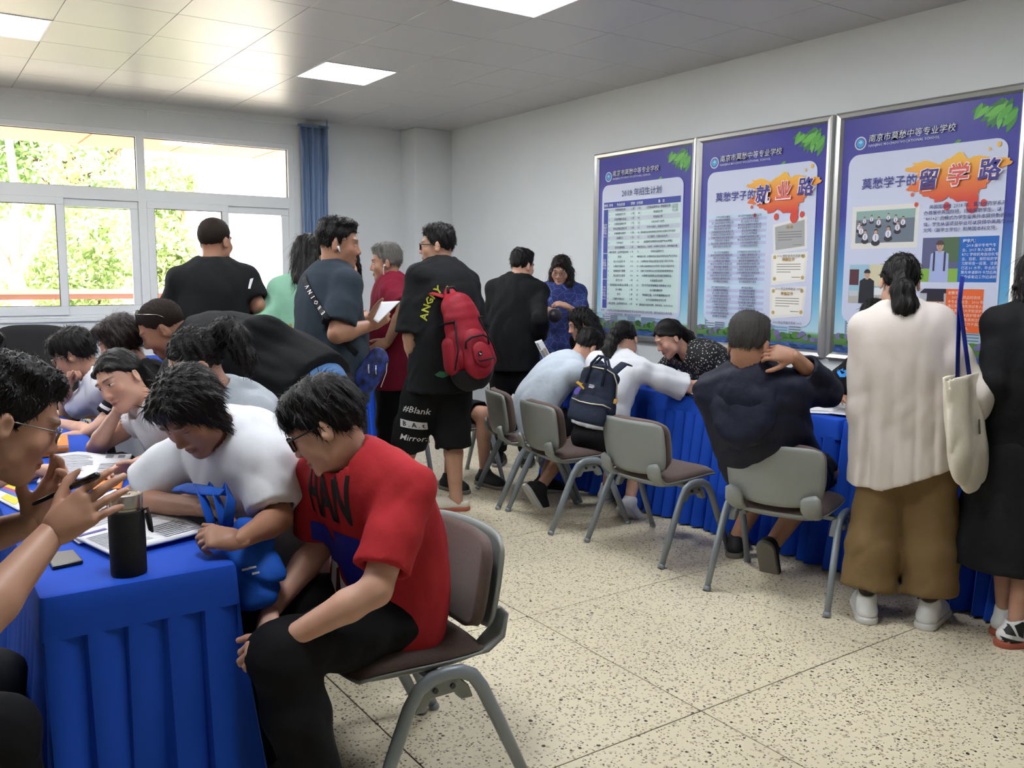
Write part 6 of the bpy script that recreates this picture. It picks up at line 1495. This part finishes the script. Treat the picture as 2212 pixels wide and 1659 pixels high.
def navy_pack():
    r = empty('backpack'); tag(r, 'navy canvas backpack with a brass zip and purple charm', 'backpack')
    def body(F):
        F.cone((0, .06, .07), (0, .055, .25), .155, .12, 0, flat=.55, side=(1, 0, 0)); F.ell((0, .05, .29), (.115, .06, .05), .04); F.warp(folds(.005, 12)); F.half((0, -.01, 0), (0, -1, 0)); F.half((0, 0, -.06), (0, 0, -1))
    sdf_part('pack_body', m_navybag, r, (-.24, -.06, -.12), (.24, .22, .40), .009, body)
    sdf_part('front_pocket', m_navybag, r, (-.2, .02, -.1), (.2, .24, .16), .009, lambda F: (F.cone((0, .12, .0), (0, .105, .07), .13, .125, 0, flat=.42, side=(1, 0, 0)), F.half((0, 0, -.055), (0, 0, -1))))
    MB().tube([(-.15, .125, .075), (-.1, .150, .088), (-.03, .162, .078), (.05, .160, .078), (.11, .148, .09)], .005, 6).build('pocket_zip', m_zip, r, smooth=True)
    MB().tube([(-.105, .10, .315), (-.06, .115, .335), (.06, .115, .335), (.105, .10, .315)][::-1] + [(-.135, .085, .25), (-.148, .08, .15)], .005, 6).build('top_zip', m_zip, r, smooth=True)
    MB().box((-.162, .082, .115), (-.138, .092, .15)).build('zip_pull', mat('tan_leather', '#b58a3e', .6), r, bevel=.003, seg=1)
    for y in (.105, .05): MB().tube([(-.055, y + .02, .22 if y > .1 else .32), (-.05, y + .012, .36), (-.02, y, .42), (.02, y, .42), (.05, y + .012, .36), (.055, y + .02, .22 if y > .1 else .32)], .009, 8).build('carry_handle', m_navybag, r, smooth=True)
    MB().tube([(.06, .02, .30), (.09, -.03, .36), (.10, -.09, .40), (.105, -.15, .39)], [.026, .03, .03, .03], 8, flat=.25, side=(1, 0, 0)).build('shoulder_strap', m_navybag, r, smooth=True)
    MB().tube([(-.05, .02, .30), (-.07, -.03, .37), (-.08, -.09, .42), (-.09, -.15, .42)], [.026, .03, .03, .03], 8, flat=.25, side=(1, 0, 0)).build('shoulder_strap', m_navybag, r, smooth=True)
    purple = mat('purple_enamel', '#5a49a8', .4); gold = mat('gold_enamel', '#c99a2c', .35, metal=.3)
    MB().prism([(-x, z) for x, z in [(-.108, .145), (-.095, .165), (-.082, .18), (-.062, .17), (-.07, .15), (-.075, .128), (-.09, .118), (-.105, .125)]], .148, .154, 1).build('paw_patch', purple, r); MB().prism([(-x, z) for x, z in [(-.11, .20), (-.085, .19), (-.05, .165), (-.044, .175), (-.07, .195), (-.06, .21), (-.075, .205), (-.1, .215)]], .142, .150, 1).build('bow_patch', gold, r)
    for k, (w, z) in enumerate(((.034, .205), (.038, .195), (.03, .187))): MB().box((.02 - w, .1455 + .001 * k, z), (.02, .147 + .001 * k, z + .005)).build('stitched_mark', ink_wht, r)
    return r
np_ = navy_pack(); bk = unit(WPACK.bk); frame_at(np_, at(1284, 900, 5.02), unit(-FW * .75 + WPACK.bk * .6 - RT * .35), unit(UP + RT * .22)); np_.matrix_basis = np_.matrix_basis @ Matrix.Diagonal((.90, .9, .80, 1))
def tote():
    r = empty('tote_bag'); tag(r, 'cream canvas tote bag with a blue strap on the standing woman\'s shoulder', 'bag')
    can = cloth('cream_canvas', '#cfc8b6', '#c2baa8', .85); bl = cloth('blue_strap_webbing', '#24349a', '#2a3aa4', .7)
    def body(F):
        F.cone((0, .02, .04), (0, .0, .34), .17, .145, 0, flat=.26, side=(1, 0, 0)); F.warp(lambda X, Y, Z: .012 * np.sin(38 * X + 9 * Z) * np.clip(Z * 4, 0, 1) + folds(.006, 3)(X, Y, Z)); F.half((0, 0, .34), (0, 0, 1)); F.cone((0, 0, .30), (0, 0, .40), .125, .14, 0, flat=.18, side=(1, 0, 0), sub=True)
    sdf_part('bag_body', can, r, (-.24, -.14, -.16), (.24, .16, .40), .008, body)
    for k, y in enumerate((-.022, .028)): MB().tube([(-.03, y, .30), (-.03, y * .6, .44), (-.035, 0, .58 + .05), (-.05, .01, .70 + .03)], [.022] * 4, 8, flat=.12, side=(1, 0, 0)).build('strap', bl, r, smooth=True)
    MB().add([(-.02, .062, .1), (.0, .062, .1), (.0, .062, .16), (-.02, .062, .16)], [(0, 1, 2, 3)]).build('bag_print', mat('grey_print_ink', '#77736a', .7), r)
    return r
tb = tote(); frame_at(tb, at(2082, 990, 3.58), unit(RT * .62 - FW * .7), unit(ZUP - RT * .06))
def crossbody():
    r = empty('crossbody_bag'); tag(r, 'blue and black crossbody bag with a lettered black strap', 'bag')
    cam_ = mat('blue_camouflage_nylon', '#0a0d1c', .6, vary=(26, '#1f3c94', .9))
    sdf_part('bag_body', cam_, r, (-.16, -.09, -.16), (.16, .09, .16), .008, lambda F: (F.cone((-.03, 0, -.05), (.02, 0, .06), .085, .075, 0, flat=.42, side=(1, 0, .4)), F.warp(folds(.004, 2))))
    for k, x in enumerate((-.03, .02)): MB().tube([(x, -.045, .03), (x + .006, -.05, .0), (x + .012, -.046, -.02)], .005, 6).build('zip_pull', mat('silver', '#c9c9cc', .3, metal=.9), r, smooth=True)
    MB().tube([(.075, -.03, -.09), (.095, -.02, .0), (.085, -.01, .08)], .003, 5).build('edge_piping', mat('pale_piping', '#b9bbb8', .5), r)
    return r
cb = crossbody(); frame_at(cb, at(806, 800, 4.40), FW, ZUP + RT * .15); cb.scale = (.72, .72, .85)
# strap over the man's back, following the shirt
bv = bvh_of([child(BAGMAN, 'shirt')]); pts = []
for t in np.linspace(0, 1, 16):
    x = 658 + (772 - 658) * t ** 1.35; y = 598 + (765 - 598) * t; q = at_on(x, y, bv)
    if q is not None: pts.append(q - FW * .013)
if len(pts) > 3:
    inv = cb.matrix_basis.inverted()
    MB().tube([inv @ Vector(q) for q in pts], [.019] * len(pts), 8, flat=.2, side=tuple(inv.to_3x3() @ Vector(RT * .8 + UP * .6))).build('strap', m_blknylon, cb, smooth=True)
    sb = MB()
    for i, ch in enumerate('VNIONEUCITN'):
        a = 2 + i * 1.02; j = int(a)
        if j + 1 >= len(pts): break
        q = pts[j] + (pts[j + 1] - pts[j]) * (a - j); u = unit(pts[j] - pts[j + 1]); w = unit(np.cross(u, FW)); vs, fs = T(ch, .03, bold=.02)
        sb.add([inv @ Vector(q - FW * .008 + u * x + w * (y - .011)) for x, y in vs], fs)
    sb.build('strap_lettering', ink_wht, cb)
# blue shopping bag on the lap of the woman in white, handles round her forearm
m_bag = cloth('bright_blue_nonwoven', '#1450b0', '#1a58bc', .7)
sbg = empty('shopping_bag', tuple(at(520, 1200, 2.42))); tag(sbg, 'bright blue shopping bag hanging at the table corner', 'bag')
A_ = lambda x, y, d: tuple(at(x, y, d) - np.array(sbg.location))
def bagbody(F):
    F.cone(at(520, 1185, 2.42) - np.array(sbg.location), at(540, 1240, 2.40) - np.array(sbg.location), .075, .085, 0, flat=.45, side=tuple(RT)); F.warp(folds(.014, 8, 1.1))
sdf_part('bag_body', m_bag, sbg, (-.16, -.16, -.2), (.16, .16, .12), .008, bagbody)
for pts_ in ([(424, 1066, 2.50), (430, 1054, 2.50), (440, 1078, 2.44), (452, 1115, 2.42), (462, 1150, 2.42)], [(452, 1066, 2.47), (460, 1050, 2.48), (470, 1078, 2.42), (478, 1112, 2.40), (486, 1150, 2.40)], [(484, 1070, 2.42), (492, 1052, 2.44), (500, 1078, 2.39), (496, 1105, 2.38), (492, 1140, 2.39)]):
    MB().tube([A_(*q) for q in pts_], [.014, .017, .019, .018, .018], 10, flat=.14, side=tuple(RT)).build('handle', m_bag, sbg, smooth=True)
for pts_ in ([(376, 1056, 2.56), (398, 1052, 2.52), (420, 1056, 2.49), (446, 1060, 2.45), (480, 1064, 2.41)],):
    MB().tube([A_(*q) for q in pts_], [.010, .016, .018, .017, .012], 10, flat=.25, side=tuple(UP * .5 + FW * .8)).build('handle', m_bag, sbg, smooth=True)
for k, (x, y) in enumerate(((545, 1228), (552, 1240), (530, 1232))):
    MB().add([A_(x + a, y + b, 2.335) for a, b in ((-8, -3), (8, -6), (9, -2), (-7, 2))], [(0, 1, 2, 3)]).build('bag_print', ink_wht, sbg)
# brown strap and bag at the green dress
gb = empty('shoulder_bag', tuple(at(632, 702, 5.05))); tag(gb, 'tan strap bag across the mint green dress', 'bag')
MB().tube([tuple(at(x, y, 5.06) - np.array(gb.location)) for x, y in ((652, 690), (640, 698), (628, 706))], [.02] * 3, 8, flat=.3, side=tuple(UP)).build('strap', mat('tan_leather', '#b58a3e', .6), gb, smooth=True)
MB().tube([tuple(at(x, y, 5.06) - np.array(gb.location)) for x, y in ((628, 706), (618, 716), (612, 722))], .008, 6).build('strap_ring', m_zip, gb, smooth=True)

# black panels on the white trainer at the right edge
shs = [c for c in EDGE.root.children if c.name.split('.')[0] == 'shoe']; bv = bvh_of(shs); hv = unit(FW)
for nm, pts_ in (('shoe_panel', [(2158, 1330), (2166, 1330), (2182, 1368), (2162, 1364)]), ('shoe_panel', [(2152, 1372), (2180, 1380), (2212, 1388), (2212, 1396), (2180, 1392), (2158, 1384)]), ('shoe_panel', [(2192, 1352), (2212, 1340), (2212, 1380), (2200, 1374)])):
    q = at_on(sum(a for a, _ in pts_) / len(pts_), sum(b for _, b in pts_) / len(pts_), bv)
    if q is None: continue
    dp = float((q - C0) @ FW); cx, cy = sum(a for a, _ in pts_) / len(pts_), sum(b for _, b in pts_) / len(pts_)
    decal(EDGE, bv, nm, ink_blk, [poly2(*[((a - cx) * dp / FPX, -(b - cy) * dp / FPX) for a, b in pts_])], q, RT, UP, hv, off=.003, cut=.015)

bv = bvh_of([child(FOUR, 'shirt')])
for (x, y) in ((214, 868), (222, 878)):
    q = at_on(x, y, bv)
    if q is not None: decal(FOUR, bv, 'sleeve_stripe', ink_wht, [poly2((-.05, -.007), (.05, -.007), (.05, .007), (-.05, .007))], q, unit(RT * .9 - UP * .4), unit(UP * .9 + RT * .4), FW)
# sheer blouse: a little light passes through the weave
c_blouse.node_tree.nodes['Principled BSDF'].inputs['Alpha'].default_value = .86
# ------------------------------------------------------------------ things on the tables
def onz(px, py, z):
    d = FW + RT * (px - 1106) / FPX - UP * (py - 829.5) / FPX; return C0 + d * ((z - CAM_H) / d[2])
m_paper = mat('white_paper', '#d9dade', .7); m_ink = mat('grey_text_ink', '#a3a5ac', .7); m_purple = mat('violet_bar_ink', '#4a4698', .6); m_orange = mat('orange_cover', '#d97a1c', .55); m_steel = mat('brushed_steel', '#b9b6ae', .25, metal=.9)
m_sleeve = mat('black_neoprene', '#0c0c0d', .85, bump=(300, .2)); m_qr = mat('grey_block_ink', '#7a7a7e', .7)
def sheet(name, label, quad, z, th=.003, lift=None, group=None, prints=(), m=None, cat='paper', depth=None):
    """paper lying on a table (pixel quad on plane z) or held (quad given as world points); corner order: around"""
    P_ = [onz(x, y, z) for x, y in quad] if depth is None else [np.asarray(q, float) for q in quad]
    c = sum(P_) / 4; o = empty(name, tuple(c)); tag(o, label, cat, group); a, b, c2, d = [q - c for q in P_]
    nrm = unit(np.cross(b - a, d - a)); nrm = nrm if nrm[2] > 0 or depth is not None else -nrm
    lf = lift or (lambda u, v: 0.)
    f = lambda u, v, e=0.: (a * (1 - u) * (1 - v) + b * u * (1 - v) + c2 * u * v + d * (1 - u) * v) + nrm * (lf(u, v) + e)
    MB().grid(lambda u, v: f(u, v), 10, 10).build('page', m or m_paper, o, smooth=True, solid=-th if th else 0)
    g = {}
    for (mm, u0, v0, u1, v1) in prints:
        mb = g.setdefault(mm.name, (MB(), mm))[0]; n = 4
        for i in range(n):
            for s_ in (0, 1):
                pass
            t0, t1 = u0 + (u1 - u0) * i / n, u0 + (u1 - u0) * (i + 1) / n
            mb.quad(f(t0, v0, th + .0014), f(t1, v0, th + .0014), f(t1, v1, th + .0014), f(t0, v1, th + .0014))
    for mb, mm in g.values(): mb.build('print', mm, o)['kind'] = 'stuff'
    return o
def lines(u0, u1, v0, v1, n, seed=0, h=.5):
    rs = random.Random(seed); return [(m_ink, u0, v0 + (v1 - v0) * k / n, u0 + (u1 - u0) * rs.uniform(.75, 1), v0 + (v1 - v0) * (k + h) / n) for k in range(n)]
ZT = TZ + .0035
curl = lambda u, v: .006 * (2 * u - 1) ** 2 + .004 * max(0, v - .8) * 5
# near booklets
sheet('booklet', 'open white booklet with a violet bar under the thermos', [(240, 1203), (452, 1152), (352, 1106), (150, 1160)], ZT + .006, .006, lambda u, v: .012 * max(0, u - .6) ** 1.2 + .003, prints=[(m_purple, .02, .80, .30, .86)] + lines(.04, .5, .1, .72, 12, 1) + lines(.58, .95, .1, .55, 8, 2) + [(m_qr, .62, .80, .70, .95), (m_qr, .76, .80, .84, .95)], cat='booklet')
sheet('booklet', 'white booklet lying partly under the open one', [(170, 1178), (345, 1118), (250, 1062), (95, 1118)], ZT, .003, curl, prints=lines(.06, .9, .2, .92, 14, 3) + [(m_purple, .05, .04, .3, .09)], cat='booklet')
sheet('booklet', 'open white booklet beside the orange books', [(80, 1046), (262, 1032), (285, 985), (120, 985)], ZT + .006, .008, lambda u, v: .010 * math.sin(math.pi * min(1, u * 1.6)) ** 2, prints=lines(.06, .58, .1, .9, 12, 4) + lines(.66, .96, .1, .6, 6, 5) + [(m_qr, .68, .8, .78, .95), (m_qr, .84, .8, .93, .95), (m_purple, .02, .05, .05, .6)], cat='booklet')
sheet('leaflet', 'orange printed leaflet lying beside the white shirt', [(196, 1058), (262, 1056), (270, 1028), (210, 1032)], ZT, .002, None, m=m_orange, prints=[(mat('pale_orange_ink', '#eab27a', .6), .1 + .3 * k, .2 + .2 * j, .3 + .3 * k, .26 + .2 * j) for k in range(3) for j in range(4)], cat='leaflet')
my, mp_, mb_ = mat('yellow_ink', '#d9c430', .6), mat('magenta_ink', '#b03a74', .6), mat('leaf_blue_ink', '#3a62b0', .6)
sheet('leaflet', 'colourful yellow and pink leaflet at the left table edge', [(-20, 1072), (40, 1104), (86, 1068), (20, 1048)], ZT, .004, None, prints=[(my, .0, .75, 1, .95), (mp_, 0, .6, 1, .75), (mb_, 0, .45, 1, .6), (my, .3, .1, .8, .4)], cat='leaflet')
sheet('sheet_of_paper', 'small white sheet at the far end of the left table', [(92, 918), (120, 918), (120, 904), (96, 903)], ZT, .002, None, cat='paper')
# stack of orange books
for k, (dx, dy) in enumerate(((0, 0), (2, -1), (-1, 1), (1, 0))):
    z0 = TZ + .002 + .011 * k; q = [onz(x + dx, y + dy, TZ) for x, y in ((70, 990), (148, 986), (146, 962), (82, 962))]; c = sum(q) / 4
    b = empty('orange_book', (c[0], c[1], z0)); tag(b, ['bottom orange book of the stack on the table', 'second orange book from the bottom of the stack', 'third orange book from the bottom of the stack', 'top orange book of the stack on the table'][k], 'book', 'stack of orange books')
    ol = [((p_ - c)[0], (p_ - c)[1]) for p_ in q]; MB().prism([(x * .985, y * .985) for x, y in ol], .001, .009).build('page_block', m_paper if k % 2 else m_orange, b); MB().prism(ol, .009, .0105).build('cover', m_orange, b)
    if k == 3: MB().prism([(x * .5, y * .35) for x, y in ol], .0105, .0108).build('cover_print', MATS['pale_orange_ink'], b)
# thermos in a black sleeve
bp_ = onz(279, 1238, TZ); th = empty('thermos', (bp_[0], bp_[1], TZ + .001)); tag(th, 'steel lidded thermos in a black fabric sleeve', 'thermos')
MB().lathe([(.040, 0), (.0415, .004), (.042, .08), (.0415, .150), (.040, .158), (.037, .160)], 36).build('sleeve', m_sleeve, th, smooth='auto')
MB().lathe([(.035, .155), (.036, .163), (.036, .166), (.0385, .168), (.0385, .195), (.037, .1985), (.030, .1995), (.029, .198), (.012, .198), (.011, .2), (.0, .2)], 36).build('lid', m_steel, th, smooth='auto')
vx = np.array([RT[0], RT[1], 0]) / np.hypot(RT[0], RT[1])
MB().tube([tuple(vx * .040 + V3(0, 0, .158)), tuple(vx * .052 + V3(0, 0, .163)), tuple(vx * .058 + V3(0, 0, .135)), tuple(vx * .062 + V3(0, 0, .105)), tuple(vx * .056 + V3(0, 0, .11)), tuple(vx * .047 + V3(0, 0, .15))], .0065, 8, flat=.5).build('strap_loop', m_sleeve, th, smooth=True)
# phone
q = [onz(x, y, TZ + .008) for x, y in ((113, 1226), (180, 1212), (158, 1188), (99, 1196))]; c = sum(q) / 4; ph = empty('phone', (c[0], c[1], TZ + .001)); tag(ph, 'black phone lying on the blue tablecloth', 'phone')
ol = [((a - c)[0], (a - c)[1]) for a in q]; MB().prism(ol, 0, .009).build('phone_body', mat('dark_phone_body', '#1a1b1e', .3), ph, bevel=.003); MB().prism([(x * .93, y * .93) for x, y in ol], .009, .0094).build('screen', mat('grey_phone_glass', '#2b2d30', .35), ph)
# pen between the man's fingers
a, b = at(70, 1090, 1.905), at(212, 1026, 1.80); pn = empty('pen', tuple(a)); tag(pn, 'black pen held by the gesturing man', 'pen')
d = b - a; MB().tube([(0, 0, 0), tuple(d * .03), tuple(d * .68)], [.002, .0045, .0055], 10).build('barrel', mat('black_pen_plastic', '#131315', .3), pn, smooth=True); MB().tube([tuple(d * .66), tuple(d * .98), tuple(d)], [.0075, .0078, .005], 10).build('cap', MATS['black_pen_plastic'], pn, smooth=True)
# right-hand tables
sheet('sheet_of_paper', 'white paper on the table before the dotted blouse', [(1472, 843), (1505, 858), (1530, 845), (1500, 832)], ZT + .006, .003, lambda u, v: .006 * u, cat='paper')
sheet('dark_folder', 'dark thin folder under the white paper', [(1478, 852), (1510, 862), (1524, 852), (1490, 842)], ZT, .004, None, m=mat('dark_folder_card', '#2a2a38', .5), cat='folder')
for k, (qd, lab) in enumerate((([(1735, 892), (1800, 896), (1815, 880), (1760, 874)], 'white brochure at the bottom of the pile beside the elbow'), ([(1748, 886), (1812, 890), (1832, 880), (1772, 868)], 'white brochure with a blue picture on the pile'), ([(1790, 893), (1838, 900), (1850, 888), (1810, 882)], 'white brochure at the right of the pile'))):
    sheet('brochure', lab, qd, ZT + .004 * k, .004, lambda u, v: .003 * u, prints=[(mb_, .1, .55, .5, .85)] if k == 1 else lines(.1, .8, .2, .8, 4, k), group='brochures on the right table', cat='brochure')
q = onz(2120, 930, TZ); rb = empty('red_box', (q[0] + .05, q[1], TZ + .002)); tag(rb, 'flat red box on the table behind the tote bag', 'box')
MB().box((-.09, -.13, 0), (.09, .13, .045)).build('box_body', mat('dark_red_card', '#7c1420', .5), rb, bevel=.004); MB().box((-.092, -.132, .045), (.092, .132, .056)).build('box_lid', mat('pale_card', '#9fb0b4', .5), rb, bevel=.003); MB().box((-.08, -.12, .056), (.08, .12, .085)).build('top_tray', mat('black_tray', '#141416', .4), rb, bevel=.004)
# held papers
hw = BAGMAN.arm['R']['w'] + unit(IR * .8 + IU * .55) * .1
sheet('folded_paper', 'folded white paper held by the man in slate', [at(806, 690, 4.36), at(816, 697, 4.34), at(864, 650, 4.36), at(824, 652, 4.40)], 0, .004, None, depth=1, cat='paper')
sheet('folded_paper', 'white printed paper held by the boy in the hooded jacket', [at(1155, 738, 6.62), at(1176, 780, 6.62), at(1191, 772, 6.60), at(1170, 733, 6.62)], 0, .003, None, depth=1, prints=[(m_qr, .1, .1, .45, .3), (m_qr, .5, .1, .9, .5), (mat('tan_ink', '#9a8f78', .7), .45, .55, .9, .9)], cat='paper')
# small purse in the hand of the woman in blue
pc = at(1199, 682, 7.0); pu = empty('coin_purse', tuple(pc)); tag(pu, 'dark round purse held by the woman in the navy dress', 'purse')
sdf_part('purse_body', mat('dark_plum_leather', '#241e28', .5), pu, (-.09, -.09, -.09), (.09, .09, .09), .007, lambda F: (F.ell((0, 0, 0), (.062, .045, .055), 0), F.warp(folds(.003, 3))))
MB().tube([tuple(RT * -.05 + UP * .03), tuple(RT * -.02 + UP * .055), tuple(RT * .03 + UP * .05)], .006, 6).build('purse_clasp', m_zip, pu, smooth=True)
# earphones, cord, bottle, scrap
def ear(p, side, drop): 
    q = p.hl(np.array([[side * .088, .004, -.012]]))[0] - p.base; MB().tube([tuple(q), tuple(q + p.hf * .012 - p.hu * drop)], [.006, .0035], 8).build('earphone', ink_wht, p.root, smooth=True); return q
ear(BAGMAN, 1, .03); q = ear(OLD, -1, .015)
MB().tube([tuple(q + p_) for p_ in (OLD.hf * .01, OLD.hf * .012 - ZUP * .05, OLD.hf * .0 - ZUP * .10 - FW * .01, OLD.hf * .02 - ZUP * .16 - FW * .03, OLD.hf * .06 - ZUP * .2 - FW * .03)], .0018, 5).build('earphone_wire', ink_wht, OLD.root, smooth=True)
nd = unit(BAGMAN.C - BAGMAN.N); u = BAGMAN.ls; w = np.cross(nd, u)
MB().tube([tuple(BAGMAN.N - BAGMAN.base + nd * (.028 - .012 * math.cos(a)) + (u * math.cos(a) + w * math.sin(a)) * .066 * BAGMAN.S) for a in np.linspace(0, 2 * math.pi, 24)], .0035, 6, caps=False).build('neck_cord', mat('red_brown_cord', '#6e2c1c', .7), BAGMAN.root, smooth=True)
q = onz(95, 802, TZ); bt = empty('bottle', (max(.62, q[0]), 8.1, TZ + .002)); tag(bt, 'small pink capped bottle near the black office chair', 'bottle')
MB().lathe([(.03, 0), (.032, .01), (.032, .11), (.014, .135), (.014, .15)], 18).build('bottle_body', mat('clear_bottle_plastic', '#cfd6d8', .2), bt, smooth='auto'); MB().lathe([(.016, .148), (.016, .172), (.0, .173)], 18).build('cap', mat('pink_cap', '#c8506c', .4), bt, smooth='auto')
q = onz(1591, 1181, 0); sc_ = empty('paper_scrap', (q[0], q[1], 0)); tag(sc_, 'tiny white paper scrap on the floor beside the shoe', 'scrap')
sdf_part('scrap_ball', m_paper, sc_, (-.02, -.02, -.004), (.02, .02, .03), .003, lambda F: (F.ell((0, 0, .0095), (.009, .009, .0085), 0), F.warp(folds(.0015, 3, 4.)), F.half((0, 0, .0005), (0, 0, -1))))
print('done', round(time.time() - T0, 1), 'tris', sum(sum(len(p.vertices) - 2 for p in me.polygons) for me in bpy.data.meshes if me.users))
